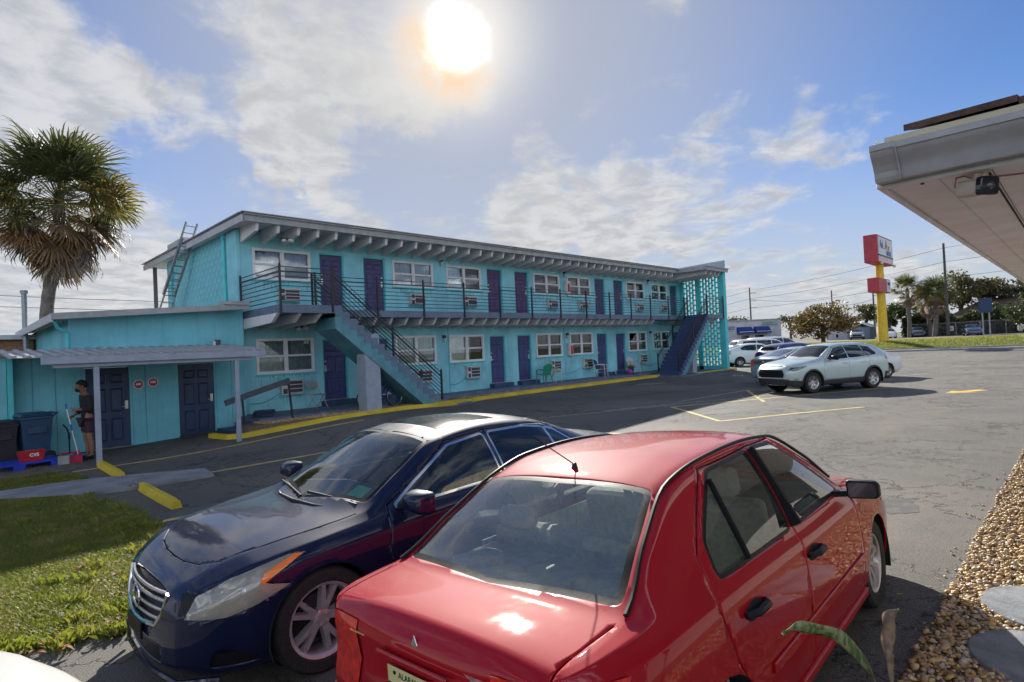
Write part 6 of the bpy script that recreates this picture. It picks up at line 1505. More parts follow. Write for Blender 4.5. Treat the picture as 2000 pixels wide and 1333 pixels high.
# ---- chairs
def folding_chair(loc, rot):
    T = Thing('folding_chair', loc, 'beige metal folding chair beside the first ground floor door', 'chair', rotz=rot, local=True)
    BG = mat('beige_chair_metal', (.30, .33, .33), .5, var=.2, vscale=8)
    T.part('seat', MB().box((-.2, -.2, .43), (.2, .2, .455)), BG, bevel=.015)
    T.part('backrest', MB().add([(-.2, .19, .66), (.2, .19, .66), (.2, .23, .84), (-.2, .23, .84), (-.2, .205, .66), (.2, .205, .66), (.2, .245, .84), (-.2, .245, .84)], [(0,1,2,3),(7,6,5,4),(0,4,5,1),(2,6,7,3),(1,5,6,2),(0,3,7,4)]), BG, bevel=.01)
    T.part('frame', MB().tube([(-.21, -.24, 0), (-.21, .1, .45), (-.205, .24, .82), (-.15, .25, .87), (.15, .25, .87), (.205, .24, .82), (.21, .1, .45), (.21, -.24, 0)], .013, 8), BG, smooth=True)
    for s in (-1, 1): T.part('leg', MB().tube([(s*.19, .26, 0), (s*.19, -.1, .44)], .012, 8), BG, smooth=True)
    T.part('stretcher', MB().bar((-.19, .2, .09), (.19, .2, .09), .015), BG)
folding_chair((8.55, 17.3, .362), R(15))
def lawn_chair(loc, rot, mt, label, mono=True, mt2=None):
    """moulded resin armchair"""
    T = Thing('plastic_chair', loc, label, 'chair', rotz=rot, local=True); m2 = mt2 or mt
    T.part('seat', MB().add([(-.24, -.22, .40), (.24, -.22, .40), (.21, .22, .37), (-.21, .22, .37), (-.24, -.22, .425), (.24, -.22, .425), (.21, .22, .395), (-.21, .22, .395)], [(3,2,1,0),(4,5,6,7),(0,1,5,4),(1,2,6,5),(2,3,7,6),(3,0,4,7)]), mt, bevel=.01)
    b = MB(); n = 9; vs = []
    for i in range(n):
        t = i/(n-1); a = (t-.5)*2; xx = a*.25; h = .88-.12*abs(a)**2.4; yy = .22+.03-.07*abs(a)**2
        vs += [(xx*.85, yy, .40), (xx, yy+.12, h), (xx*.85, yy+.025, .40), (xx, yy+.145, h)]
    fs = []
    for i in range(n-1): o = i*4; fs += [(o, o+4, o+5, o+1), (o+2, o+3, o+7, o+6), (o+1, o+5, o+7, o+3), (o, o+2, o+6, o+4)]
    fs += [(0, 1, 3, 2), ((n-1)*4, (n-1)*4+2, (n-1)*4+3, (n-1)*4+1)]
    T.part('backrest', b.add(vs, fs), m2, smooth=True)
    for s in (-1, 1):
        T.part('armrest', MB().tube([(s*.25, -.2, .60), (s*.27, .0, .63), (s*.25, .25, .62)], .024, 8), mt, smooth=True)
        T.part('leg', MB().tube([(s*.25, -.2, .60), (s*.27, -.24, 0)], [.026, .02], 8), mt, smooth=True); T.part('leg', MB().tube([(s*.21, .2, .40), (s*.24, .30, 0)], [.026, .02], 8), mt, smooth=True)
RES_W = mat('weathered_white_resin', (.46, .45, .43), .55, var=.2, vscale=8); RES_G = mat('green_resin', (.02, .26, .16), .5, var=.2, vscale=8); RES_D = mat('dark_webbing', (.05, .045, .08), .7, var=.3, vscale=20)
lawn_chair((19.15, 17.15, .36), R(170), RES_G, 'green plastic chair turned away next to the white chair')
lawn_chair((19.72, 17.05, .36), R(10), RES_W, 'white plastic chair with dark seat beside the green chair')
lawn_chair((23.45, 17.15, .36), R(20), RES_W, 'dark webbed armchair with pale legs between two ground floor doors', mt2=RES_D)
lawn_chair((26.45, 17.25, .36), R(-15), RES_W, 'white plastic chair by the far staircase with plants before it')
T = Thing('potted_plant', (25.75, 16.95, .36), 'dark pot with a yellowish plant before the last white chair', 'plant', local=True)
T.part('pot', MB().lathe([(0, 0), (.11, 0), (.15, .26), (.16, .28), (.13, .28)], (0, 0, 0), n=16), mat('dark_pot', (.04, .03, .05), .6), smooth=True)
b = MB()
for k in range(90):
    a = random.uniform(0, 6.3); e = random.uniform(.3, 1.3); L = random.uniform(.15, .38); w = .02; d = Vector((math.cos(a)*math.cos(e), math.sin(a)*math.cos(e), math.sin(e))); n_ = Vector((-math.sin(a), math.cos(a), 0))*w; o = Vector((0, 0, .26))
    b.add([o, o+d*L*.6-n_, o+d*L, o+d*L*.6+n_], [(0, 1, 2, 3)])
T.part('foliage', b, mat('yellow_green_leaf', (.2, .2, .05), .6, var=.4, vscale=10))
T = Thing('purple_ball', (25.4, 16.8, .36), 'purple plastic ball on the walkway left of the potted plant', 'ball', local=True)
T.part('ball', MB().sphere((0, 0, .15), .15, 16), mat('purple_plastic', (.3, .03, .35), .35), smooth=True)
T.part('valve', MB().lathe([(0, .004), (.012, .003), (.014, 0)], (0, 0, .299), n=8), RES_W)
single('yellow_pot', MB().lathe([(0, 0), (.06, 0), (.08, .13), (.07, .13), (.05, .02)], (12.25, 16.45, .2), n=12), mat('yellow_pot_paint', (.5, .5, .08), .6), 'small yellow pot at the foot of the near staircase', 'pot', (12.25, 16.45, .2), smooth=True)
single('paving_slab', MB().obox((11.2, 15.45, .31), (.5, .28, .05), Matrix.Rotation(R(8), 3, 'Z')), mat('red_paver', (.2, .12, .11), .9, var=.3), 'reddish paving slab lying on the gravel under the near staircase', 'slab', (11.2, 15.45, .29), bevel=.006)
# tarpaulin heap under the stair
bm = bmesh.new(); bmesh.ops.create_icosphere(bm, subdivisions=3, radius=1)
for v in bm.verts: k = 1+.16*math.sin(v.co.x*7+1)*math.cos(v.co.y*6)+.1*math.sin(v.co.z*13+v.co.x*5); v.co = Vector((v.co.x*.42*k, v.co.y*.25*k, max(0, v.co.z)*.38*k))
me = bpy.data.meshes.new('tarpaulin'); bm.to_mesh(me); bm.free()
tag(link('tarpaulin', me, mat('blue_tarp', (.03, .10, .42), .4, var=.3, vscale=6), loc=(11.35, 16.55, .21), smooth=True), 'crumpled blue tarpaulin under the near staircase behind the bicycle', 'tarpaulin')
# ---- bicycle
def bicycle():
    zg = .295; T = Thing('bicycle', (9.9, 15.8, zg), 'dark bicycle parked under the near staircase behind the grey pier', 'bicycle', local=True)
    FR = mat('bike_dark_paint', (.02, .03, .08), .35, coat=.5); r = .315; xa, xb = -.55, .55
    for xw in (xa, xb):
        w = T.part('wheel', MB().tube([(xw+r*math.cos(t), 0, r+r*math.sin(t)) for t in np.linspace(0, 2*math.pi, 33)], .018, 8, cap=False), RUBBER, smooth=True)
        T.part('rim', MB().tube([(xw+.29*math.cos(t), 0, r+.29*math.sin(t)) for t in np.linspace(0, 2*math.pi, 33)], .01, 6, cap=False), METAL, w, smooth=True)
        for k in range(14): T.part('spoke', MB().bar((xw, 0, r), (xw+.285*math.cos(k*math.pi/7), 0, r+.285*math.sin(k*math.pi/7)), .003), METAL, w)
        T.part('hub', MB().tube([(xw, -.04, r), (xw, .04, r)], .02, 8), METAL, w, smooth=True)
    bb, st, hd = (-.08, 0, .28), (-.22, 0, .74), (.38, 0, .80)
    f = T.part('frame', MB().tube([bb, st], .017, 8).tube([bb, hd], .02, 8).tube([(-.19, 0, .66), hd], .017, 8).tube([bb, (xa, 0, r)], .011, 6).tube([(-.2, 0, .68), (xa, 0, r)], .01, 6).tube([(.36, 0, .86), (.42, 0, .66)], .022, 8), FR, smooth=True)
    T.part('fork', MB().tube([(.42, 0, .66), (xb-.02, 0, .42), (xb, 0, r)], .014, 8), FR, smooth=True)
    T.part('seat_post', MB().tube([st, (-.25, 0, .86)], .013, 8), METAL, smooth=True)
    T.part('saddle', MB().sphere((-.24, 0, .88), .5, 12, (.27, .15, .07)), TRIMK, smooth=True)
    T.part('handlebar', MB().tube([(.33, 0, .86), (.34, 0, .95)], .013, 8).tube([(.24, -.28, .98), (.34, -.15, .97), (.36, 0, .95), (.34, .15, .97), (.24, .28, .98)], .012, 8), METAL, smooth=True)
    T.part('chainring', MB().lathe([(.0, 0), (.09, .0), (.09, .006), (0, .006)], (-.08, -.03, .28), 'y', 16), METAL)
    T.part('mudguard', MB().tube([(xb+.345*math.cos(t), 0, r+.345*math.sin(t)) for t in np.linspace(.3, 2.4, 10)], .02, 6), mat('blue_mudguard', (.02, .05, .3), .4), smooth=True)
    T.root.rotation_euler = (0, 0, R(4))
bicycle()
# ---- ladder leaning on the roof edge
def ladder():
    a = Vector((5.92, 23.9, 3.60)); b = Vector((6.28, 21.1, 6.68)); T = Thing('extension_ladder', tuple(a), 'aluminium extension ladder leaning from the annex roof to the motel roof edge', 'ladder')
    AL = mat('scuffed_aluminium', (.42, .43, .44), .45, .6, var=.3, vscale=10); d = (b-a); side = Vector((.18, .06, 0)).normalized()*.2
    for k, off in enumerate((0, .05)):
        o = Vector((-.05, 0, 0))*k; s0, s1 = (0, .85) if k == 0 else (.28, 1.0)
        for s in (-1, 1): T.part('stile', MB().bar(a+d*s0+side*s+o, a+d*s1+side*s+o, .03, .08), AL)
        n = 11
        for i in range(n):
            t = s0+(s1-s0)*(i+.5)/n; T.part('rung', MB().tube([a+d*t-side+o, a+d*t+side+o], .018, 6), AL, smooth=True)
    for s in (-1, 1): T.part('foot', MB().obox(a+side*s, (.1, .07, .06)), RUBBER)
ladder()

# ---- the man sweeping
def skin_mesh(name, verts, edges, radii, root=0, sub=2, smooth_join=.0):
    me = bpy.data.meshes.new(name); me.from_pydata(verts, edges, []); o = bpy.data.objects.new(name, me); COL.objects.link(o)
    o.modifiers.new('skin', 'SKIN'); 
    if not me.skin_vertices: bpy.context.view_layer.objects.active = o; 
    for i, r_ in enumerate(radii):
        sv = me.skin_vertices[0].data[i]; sv.radius = r_ if hasattr(r_, '__len__') else (r_, r_); sv.use_root = i == root
    s = o.modifiers.new('sub', 'SUBSURF'); s.levels = sub; s.render_levels = sub
    dg = bpy.context.evaluated_depsgraph_get(); out = bpy.data.meshes.new_from_object(o.evaluated_get(dg)); bpy.data.objects.remove(o); out.name = name
    for p in out.polygons: p.use_smooth = True
    return out
def person():
    z = gzf(2.6, 16.2); T = Thing('person', (2.44, 16.05, z), 'man in dark top and shorts looking down at a broom behind the canopy post', 'person', rotz=R(190), local=True)
    SK = mat('skin', (.24, .12, .075), .55, var=.15, vscale=12); CL = mat('black_cotton', (.018, .017, .022), .9, var=.2, vscale=20); SH = mat('dark_maroon_cotton', (.045, .02, .035), .9, var=.2, vscale=20); HR = mat('black_hair', (.012, .01, .009), .7, var=.3, vscale=60, bump=.6, bscale=90)
    V = []; E = []; Rr = []
    def add(p, r_, par=None):
        V.append(p); Rr.append(r_)
        if par is not None: E.append((par, len(V)-1))
        return len(V)-1
    pel = add((0, 0, .93), (.15, .11)); sp = add((.01, 0, 1.10), (.145, .10), pel); ch = add((.01, 0, 1.30), (.17, .11), sp); nb_ = add((.03, 0, 1.43), (.075, .075), ch); nk = add((.07, 0, 1.51), (.055, .055), nb_)
    h1_ = add((.12, 0, 1.56), (.075, .085), nk); h2_ = add((.14, 0, 1.66), (.08, .095), h1_); h3_ = add((.11, 0, 1.72), (.06, .07), h2_); add((.235, 0, 1.60), (.015, .02), h2_)
    for s in (1, -1):
        hp = add((0, s*.10, .88), (.095, .09), pel); kn = add((.02, s*.115, .49), (.06, .06), hp); cf = add((-.015, s*.115, .34), (.055, .058), kn); an = add((-.01, s*.115, .09), (.036, .036), cf); add((.15, s*.13, .035), (.04, .035), an)
        shd = add((.01, s*.17, 1.38), (.06, .06), ch)
        if s > 0: el = add((.03, s*.25, 1.12), (.046, .046), shd); wr = add((.24, s*.16, 1.13), (.03, .03), el); pm_ = add((.305, s*.12, 1.14), (.034, .02), wr); tips = [((.345, s*.10+.012*k, 1.175-.022*k), (.325, s*.075+.01*k, 1.185-.022*k)) for k in range(4)]; th = ((.32, s*.09, 1.10), (.345, s*.07, 1.11))
        else: el = add((.0, s*.26, 1.12), (.046, .046), shd); wr = add((.22, s*.17, .98), (.03, .03), el); pm_ = add((.285, s*.13, .955), (.034, .02), wr); tips = [((.33, s*.11-.01*k, .985-.022*k), (.31, s*.08-.01*k, .99-.022*k)) for k in range(4)]; th = ((.30, s*.10, .92), (.325, s*.08, .925))
        for (a, b) in tips: add(b, (.008, .008), add(a, (.009, .009), pm_))
        add(th[1], (.009, .009), add(th[0], (.011, .011), pm_))
    body = T.part('body', skin_mesh('body', V, E, Rr), SK)
    # shirt, shorts and shoes as clothing over the body
    sv = [(0, 0, .80), (.01, 0, 1.05), (.01, 0, 1.30), (.03, 0, 1.42), (.01, .18, 1.38), (.03, .255, 1.12), (.19, .19, 1.13), (.01, -.18, 1.38), (.0, -.265, 1.12), (.17, -.195, 1.01)]
    T.part('shirt', skin_mesh('shirt', sv, [(0, 1), (1, 2), (2, 3), (2, 4), (4, 5), (5, 6), (2, 7), (7, 8), (8, 9)], [(.17, .135), (.165, .125), (.185, .13), (.09, .09), (.078, .078), (.062, .062), (.05, .05), (.078, .078), (.062, .062), (.05, .05)]), CL, body)
    T.part('shorts', skin_mesh('shorts', [(0, 0, .93), (0, .10, .84), (.015, .115, .56), (0, -.10, .84), (.015, -.115, .56)], [(0, 1), (1, 2), (0, 3), (3, 4)], [(.17, .135), (.115, .11), (.10, .10), (.115, .11), (.10, .10)]), SH, body)
    for s in (1, -1): T.part('shoe', skin_mesh('shoe', [(-.05, s*.115, .05), (.06, s*.12, .045), (.2, s*.135, .035)], [(0, 1), (1, 2)], [(.05, .045), (.052, .045), (.042, .035)]), TRIMK, body)
    hv = MB().sphere((.10, 0, 1.685), .5, 18, (.235, .20, .19)); hv.v = [(x_-.012 if z_ < 1.68 else x_, y_, z_) for x_, y_, z_ in hv.v if True]
    hair = T.part('hair', hv, HR, body, smooth=True)
    for vtx in hair.data.vertices:
        if vtx.co.x > .14 and vtx.co.z < 1.70: vtx.co.x = .14
        vtx.co.x += random.gauss(0, .004); vtx.co.z += random.gauss(0, .004)
    T.part('beard', MB().sphere((.175, 0, 1.555), .5, 12, (.12, .13, .09)), HR, body, smooth=True)
    for s in (1, -1):
        T.part('ear', MB().sphere((.115, s*.095, 1.63), .5, 8, (.05, .02, .07)), SK, body, smooth=True)
        T.part('eye', MB().sphere((.215, s*.035, 1.645), .5, 8, (.02, .025, .018)), mat('eye_white', (.4, .38, .36), .3), body, smooth=True)
person()

# ================================================================== TREES AND THE FAR SIDE
def leaf_mat(name, c1, c2, tr=.35):
    m = bpy.data.materials.new(name); m.use_nodes = True; t = NT(m.node_tree); b = t.n['Principled BSDF']
    co = t.new('ShaderNodeTexCoord').outputs['Object']; c = t.mix(t.ramp(t.noise(co, 1.3, 5, .7), .35, .65), c1, c2)
    t.put(b.inputs['Base Color'], c); b.inputs['Roughness'].default_value = .55
    tl = t.new('ShaderNodeBsdfTranslucent'); t.put(tl.inputs[0], c); ms = t.new('ShaderNodeMixShader'); ms.inputs[0].default_value = tr
    t.l.new(b.outputs[0], ms.inputs[1]); t.l.new(tl.outputs[0], ms.inputs[2]); t.l.new(ms.outputs[0], t.n['Material Output'].inputs[0]); return m
FR_G = leaf_mat('palm_green', (.062, .085, .03), (.125, .13, .042), .45); FR_Y = leaf_mat('palm_yellow', (.20, .15, .03), (.26, .2, .05), .5); FR_O = leaf_mat('palm_dead_orange', (.22, .11, .035), (.30, .18, .06), .35); FR_B = leaf_mat('palm_dead', (.15, .085, .04), (.22, .15, .085), .2); FR_GR = leaf_mat('palm_dead_grey', (.16, .13, .105), (.24, .2, .16), .15)
BARK = mat('palm_bark', (.16, .14, .12), .95, var=.4, vscale=5, bump=1., bscale=18, bdist=.05)
def fan(rad, pet, nb, droop, mt, rs, close=1.0):
    """fan frond: petiole along +x and pleated blades"""
    rg = random.Random(rs); mb = MB(); mb.tube([(0, 0, 0), (pet*.5, 0, .03), (pet, 0, 0)], [.022, .015, .012], 5)
    for k in range(nb):
        a = (k/(nb-1)-.5)*R(250)*close+rg.gauss(0, .03); L = rad*(1-.25*abs(a)/R(125))*rg.uniform(.85, 1.1); dx, dy = math.cos(a), math.sin(a); w = rad*.028
        dr = droop*rg.uniform(.6, 1.5); px, py = -dy*w, dx*w; f = .02*(1 if k % 2 else -1)
        P = [(pet, 0, 0), (pet+dx*L*.5, dy*L*.5, f-dr*L*.12), (pet+dx*L*.85, dy*L*.85, f-dr*L*.42), (pet+dx*L*(1-.1*dr), dy*L*(1-.1*dr), f-dr*L*.8)]
        ws = (.35, 1., .6, .06)
        vs = []
        for q, s in zip(P, ws): vs += [(q[0]-px*s, q[1]-py*s, q[2]), (q[0]+px*s, q[1]+py*s, q[2]+.012)]
        mb.add(vs, [(0, 2, 3, 1), (2, 4, 5, 3), (4, 6, 7, 5)])
    me = mb.mesh('frond'); me.materials.append(mt); return me
def palm(name, base, top, label, S, ng, nd, group=None, seed=1, trunk=.22):
    rg = random.Random(seed); T = Thing(name, base, label, 'palm tree', group)
    b, t = Vector(base), Vector(top); n = 26; pts = [b+(t-b)*(i/n)+Vector((.06*math.sin(i*.35), .05*math.cos(i*.3), 0))*S for i in range(n+1)]
    rr = [trunk*S*(1.12-.22*i/n+.045*(i % 2)) for i in range(n+1)]; T.part('trunk', MB().tube(pts, rr, 16), BARK, smooth=True)
    c = pts[-1]
    G = [fan(1.05*S, 1.25*S, 30, .35, FR_G, seed+k) for k in range(3)]+[fan(1.0*S, 1.2*S, 28, .5, FR_Y, seed+9)]
    Dd = [fan(1.1*S, 1.0*S, 22, .25, FR_B, seed+20, .5), fan(1.05*S, .95*S, 20, .4, FR_GR, seed+21, .42), fan(1.0*S, 1.05*S, 22, .3, FR_O, seed+22, .6)]
    for k in range(ng):
        u = (k+.5)/ng; el = R(84)-R(104)*u**.9+rg.gauss(0, .08); az = k*2.399+rg.gauss(0, .15)
        M = Matrix.Rotation(az, 3, 'Z') @ Matrix.Rotation(-el, 3, 'Y') @ Matrix.Rotation(rg.gauss(0, .5), 3, 'X')
        me = G[3] if (u > .55 and rg.random() < .5) else G[rg.randrange(3)]
        o = T.inst('frond', me, c+Vector((0, 0, .15*S*(1-u))), scale=(rg.uniform(.85, 1.12),)*3); o.rotation_euler = M.to_euler()
    for k in range(nd):
        u = (k+.5)/nd; el = R(-18)-R(58)*u+rg.gauss(0, .14); az = k*2.399+rg.gauss(0, .3)
        M = Matrix.Rotation(az, 3, 'Z') @ Matrix.Rotation(-el, 3, 'Y') @ Matrix.Rotation(rg.gauss(0, .4), 3, 'X')
        o = T.inst('dead_frond', Dd[rg.randrange(3)], c-Vector((0, 0, .05*S+.5*S*u)), scale=(rg.uniform(.8, 1.1),)*3); o.rotation_euler = M.to_euler()
palm('palm_tree', (2.62, 26.6, 0), (3.35, 26.3, 8.0), 'tall shaggy cabbage palm with brown dead fronds behind the annex', 1.2, 60, 54, seed=3, trunk=.165)
palm('palm_tree', (93.2, 16.9, gzf(93, 17)), (93.2, 16.9, 7.4), 'far cabbage palm with slender bare trunk, leftmost beyond the fence', 1.05, 30, 12, 'palms beyond the verge', 11)
palm('palm_tree', (93.1, 14.1, gzf(93, 14)), (93.3, 13.8, 6.4), 'far full cabbage palm behind the small white fence notice', 1.2, 34, 16, 'palms beyond the verge', 12)
palm('palm_tree', (95.5, 15.0, gzf(93, 14)), (95.5, 15.2, 6.0), 'far shorter palm squeezed between the two other palms', 1.0, 28, 14, 'palms beyond the verge', 14)
TB = mat('tree_bark', (.10, .08, .06), .95, var=.4, vscale=5, bump=.8, bscale=15, bdist=.04)
def tree(name, base, h, rx, ry, rz, cz, label, mt, nl, leaf, group=None, seed=1, clumps=16, dense=.5):
    rg = random.Random(seed); ng_ = np.random.default_rng(seed); T = Thing(name, base, label, 'tree' if rz > 1 else 'shrub', group); b = Vector(base)
    mb = MB(); mb.tube([b, b+Vector((.1, .05, cz*.55)), b+Vector((.0, .1, cz))], [.045*h, .035*h, .02*h], 8); C = []
    for k in range(clumps):
        while True:
            p = Vector((rg.uniform(-1, 1), rg.uniform(-1, 1), rg.uniform(-.8, 1)))
            if .35 < p.length < 1: break
        q = b+Vector((p.x*rx*.78, p.y*ry*.78, cz+p.z*rz*.78)); C.append((q, rg.uniform(.22, .42)))
        if k % 2 == 0: mb.tube([b+Vector((0, 0, cz*rg.uniform(.45, .85))), (b+Vector((0, 0, cz))+q)/2+Vector((0, 0, -.1*rz)), q], [.018*h, .011*h, .004*h], 5)
    T.part('trunk', mb, TB, smooth=True)
    idx = ng_.integers(0, len(C), nl); cc = np.array([C[i][0][:] for i in idx]); cr = np.array([C[i][1] for i in idx])[:, None]
    u = ng_.normal(size=(nl, 3)); u /= np.linalg.norm(u, axis=1)[:, None]; rad = ng_.random((nl, 1))**dense
    P = cc+u*rad*cr*np.array([[rx, ry, rz]])*1.05
    a = ng_.normal(size=(nl, 3)); a /= np.linalg.norm(a, axis=1)[:, None]; bb_ = np.cross(a, ng_.normal(size=(nl, 3))); bb_ /= np.linalg.norm(bb_, axis=1)[:, None]
    s = leaf*ng_.uniform(.6, 1.3, (nl, 1)); V = np.stack([P-a*s, P+bb_*s*.45, P+a*s, P-bb_*s*.45], 1).reshape(-1, 3)-np.array(base); F = np.arange(nl*4).reshape(-1, 4)
    me = bpy.data.meshes.new('crown'); me.from_pydata(V.tolist(), [], F.tolist()); me.update(); link('crown', me, mt, T.root)
L_OL = leaf_mat('autumn_olive_leaf', (.11, .085, .025), (.20, .14, .045)); L_DK = leaf_mat('dark_leaf', (.045, .065, .022), (.085, .10, .035)); L_MD = leaf_mat('mid_leaf', (.05, .085, .02), (.10, .13, .035)); L_OK = leaf_mat('oak_leaf', (.07, .075, .025), (.13, .12, .045)); L_SP = leaf_mat('sparse_leaf', (.06, .06, .03), (.1, .1, .05))
tree('broad_tree', (76.5, 22.7, gzf(76, 22)), 6, 4.3, 4.3, 2.6, 2.4, 'wide yellowish brown bushy tree behind the parked navy SUV', L_OL, 5200, .2, seed=4, clumps=26)
tree('background_tree', (106, 25.0, 1), 6, 2.6, 2.6, 1.7, 4.2, 'small olive tree right of the wide brownish tree', L_OK, 1600, .22, seed=5)
tree('background_tree', (99, 20.4, 1), 6, 2.6, 2.6, 2.3, 3.4, 'bright green tree just left of the yellow sign pole', L_MD, 2200, .22, seed=6)
tree('background_tree', (102, 18.4, 1), 6, 2.5, 2.5, 2.4, 3.2, 'dark green tree behind the yellow sign pole', L_DK, 2200, .22, seed=61)
tree('oak_tree', (118, 14.2, 1), 10, 5.6, 5.6, 3.2, 7.2, 'large olive oak rising behind the palms', L_OK, 4200, .3, seed=7, clumps=24)
tree('oak_tree', (121, 9.0, 1), 8, 4.5, 4.5, 2.3, 6.6, 'lower spreading oak right of the tall utility pole', L_SP, 1900, .28, seed=8)
tree('roadside_tree', (92, 4.6, 1), 7, 3.0, 3.0, 2.6, 3.2, 'round dark green tree at the right edge below the eave', L_DK, 3200, .2, seed=9, clumps=22)
tree('background_tree', (128, 58, 1), 7, 5.5, 5.5, 2.6, 4.6, 'distant trees over the white shop roof next to the motel', L_SP, 1300, .3, seed=10)
tree('background_tree', (136, 47, 1), 7, 3.0, 3.0, 1.4, 5.0, 'tiny distant treetop over the white shop roof', L_SP, 600, .28, seed=13)
# twig at the left edge of the picture
T = Thing('twig_tree', (1.0, 32.0, 0), 'bare twigs with a few leaves at the left edge below the palm', 'tree')
b = MB().tube([(-1.5, 32, 0), (-1.4, 32, 4), (-.6, 32, 6.2), (.35, 32, 6.9)], [.12, .09, .04, .01], 6).tube([(-.6, 32, 6.2), (.2, 32, 6.0), (.95, 32, 6.35)], [.03, .015, .006], 5).tube([(-.2, 32, 6.5), (.5, 32, 7.3)], [.02, .006], 5)
T.part('trunk', b, TB, smooth=True); b = MB()
for k in range(130):
    o = Vector((random.uniform(-.9, 1.05), 32+random.uniform(-.3, .3), 0)); o.z = 6.35+o.x*.45+random.gauss(0, .28); a = Vector((random.gauss(0, 1), random.gauss(0, 1), random.gauss(0, 1))).normalized()*.09; c_ = a.cross(Vector((random.random(), 1, .3))).normalized()*.035
    b.add([o-a, o+c_, o+a, o-c_], [(0, 1, 2, 3)])
T.part('crown', b, L_DK)

# ---- long hedge and chain link fence
n = 15000; X = RNG.uniform(99, 102.5, n); Y = RNG.uniform(-4, 19, n); top = 4.3+.55*np.sin(Y*.9)+.4*np.sin(Y*2.3+1); Z = 1+(top-1)*RNG.random(n)**.8
a = RNG.normal(size=(n, 3)); a /= np.linalg.norm(a, axis=1)[:, None]; c_ = np.cross(a, RNG.normal(size=(n, 3))); c_ /= np.linalg.norm(c_, axis=1)[:, None]; P = np.stack([X, Y, Z], 1); s = .24
V = np.stack([P-a*s, P+c_*s*.5, P+a*s, P-c_*s*.5], 1).reshape(-1, 3)
T = Thing('hedge', (100, 8, 1), 'tall dark green hedge behind the chain link fence', 'hedge')
me = bpy.data.meshes.new('foliage'); me.from_pydata((V-np.array([100, 8, 1])).tolist(), [], np.arange(n*4).reshape(-1, 4).tolist()); link('foliage', me, L_DK, T.root)
T.part('shade_core', MB().box((100.8, -4, 1), (101.2, 19, 3.4)), mat('hedge_shade_dark', (.012, .018, .008), .95))  # solid near-black core, its colour stands in for shade deep in the leaves
T = Thing('chain_link_fence', (95.6, 8, 1), 'grey chain link fence in front of the dark hedge', 'fence'); GALV = mat('galvanised_steel', (.30, .31, .33), .5, .6)
for k in range(9): T.part('post', MB().tube([(96.4, -3+k*2.55, 1.0), (96.4, -3+k*2.55, 2.85)], .045, 8), GALV, smooth=True)
T.part('top_rail', MB().bar((96.4, -3, 2.82), (96.4, 17.4, 2.82), .05), GALV)
b = MB()
for k in range(102):
    y = -3+k*.2
    for d in (-1, 1):
        y2 = y+d*1.75
        if -3.1 < y2 < 17.5: b.bar((96.4+d*.006, y, 1.05), (96.4+d*.006, y2, 2.8), .009)
struct(T.part('wire_mesh', b, GALV), 'stuff')
s_ = T.part('notice', MB().box((96.3, 12.55, 1.75), (96.34, 13.05, 2.35)), SWH); T.part('print', MB().box((96.29, 12.65, 1.85), (96.298, 12.95, 2.2)), GALV, s_)

# ---- far buildings
WB = mat('white_painted_block', (.50, .51, .56), .8, var=.12, vscale=1.2, streak=.1); NAVYC = mat('navy_awning', (.012, .05, .22), .7, var=.15); INKB = mat('shop_letter_blue', (.03, .06, .16), .5)
shop = Thing('white_shop', (79.5, 32, gzf(79, 32)), 'low white shop with two dark blue awnings beyond the parked vans', 'building')
ux = Vector((.707, -.707, 0)); S0 = Vector((75.0, 35.3, 1.0)); nrm = Vector((-.707, -.707, 0))
def on(u, z, d=0.): p = S0+ux*u+nrm*d; return Vector((p.x, p.y, z))
def slab_(u0, u1, z0, z1, d0, d1): 
    q = [on(u0, z0, d0), on(u1, z0, d0), on(u1, z0, d1), on(u0, z0, d1), on(u0, z1, d0), on(u1, z1, d0), on(u1, z1, d1), on(u0, z1, d1)]
    return MB().add(q, [(3,2,1,0),(4,5,6,7),(0,1,5,4),(1,2,6,5),(2,3,7,6),(3,0,4,7)])
shop.part('wall', slab_(-6, 8.6, .6, 4.35, 0, -9), WB)
rf_ = shop.part('roof_edge', slab_(-6.1, 8.7, 4.35, 4.5, .12, -9.1), ROOFG)
for (u0, u1) in ((3.0, 4.3), (4.9, 6.3)): 
    w_ = shop.part('window', slab_(u0, u1, 1.2, 2.5, .03, -.02), WHITE); shop.part('pane', slab_(u0+.1, u1-.1, 1.3, 2.4, .045, .031), GLSB, w_)
shop.part('door', slab_(6.9, 7.8, .9, 2.9, .04, -.02), mat('pale_door', (.42, .45, .5), .6))
for u0 in (2.55, 4.85):
    mb = MB(); q = [on(u0, 3.55, .02), on(u0+2.0, 3.55, .02), on(u0+2.0, 2.85, 1.0), on(u0, 2.85, 1.0), on(u0, 2.62, 1.0), on(u0+2.0, 2.62, 1.0), on(u0, 2.62, .02), on(u0+2.0, 2.62, .02)]
    aw = shop.part('awning', mb.add(q, [(0, 3, 2, 1), (3, 4, 5, 2), (0, 6, 4, 3), (1, 2, 5, 7)]), NAVYC)
    shop.part('valance_stripe', slab_(u0, u0+2.0, 2.84, 2.9, 1.02, 1.005), SWH, aw)
place_text('CATRIZZ', .55, on(1.15, 3.45, .02), ux, (0, 0, 1), INKB, shop.root, shop.o, depth=.02, bold=.01, shear=.2)
shop.part('underline', slab_(.4, 2.1, 3.05, 3.1, .03, .005), INKB)
sg = shop.part('sign_board', slab_(6.0, 8.2, 3.5, 4.2, .05, .001), mat('sign_grey_green', (.30, .38, .38), .6, var=.2, vscale=8)); shop.part('sign_line', slab_(6.2, 8.0, 3.7, 3.76, .06, .051), INKB, sg); shop.part('sign_line', slab_(6.2, 7.6, 3.92, 3.98, .06, .051), INKB, sg)
hs = Thing('white_house', (106, 28.2, 1), 'small white two storey house behind the wide brownish tree', 'building')
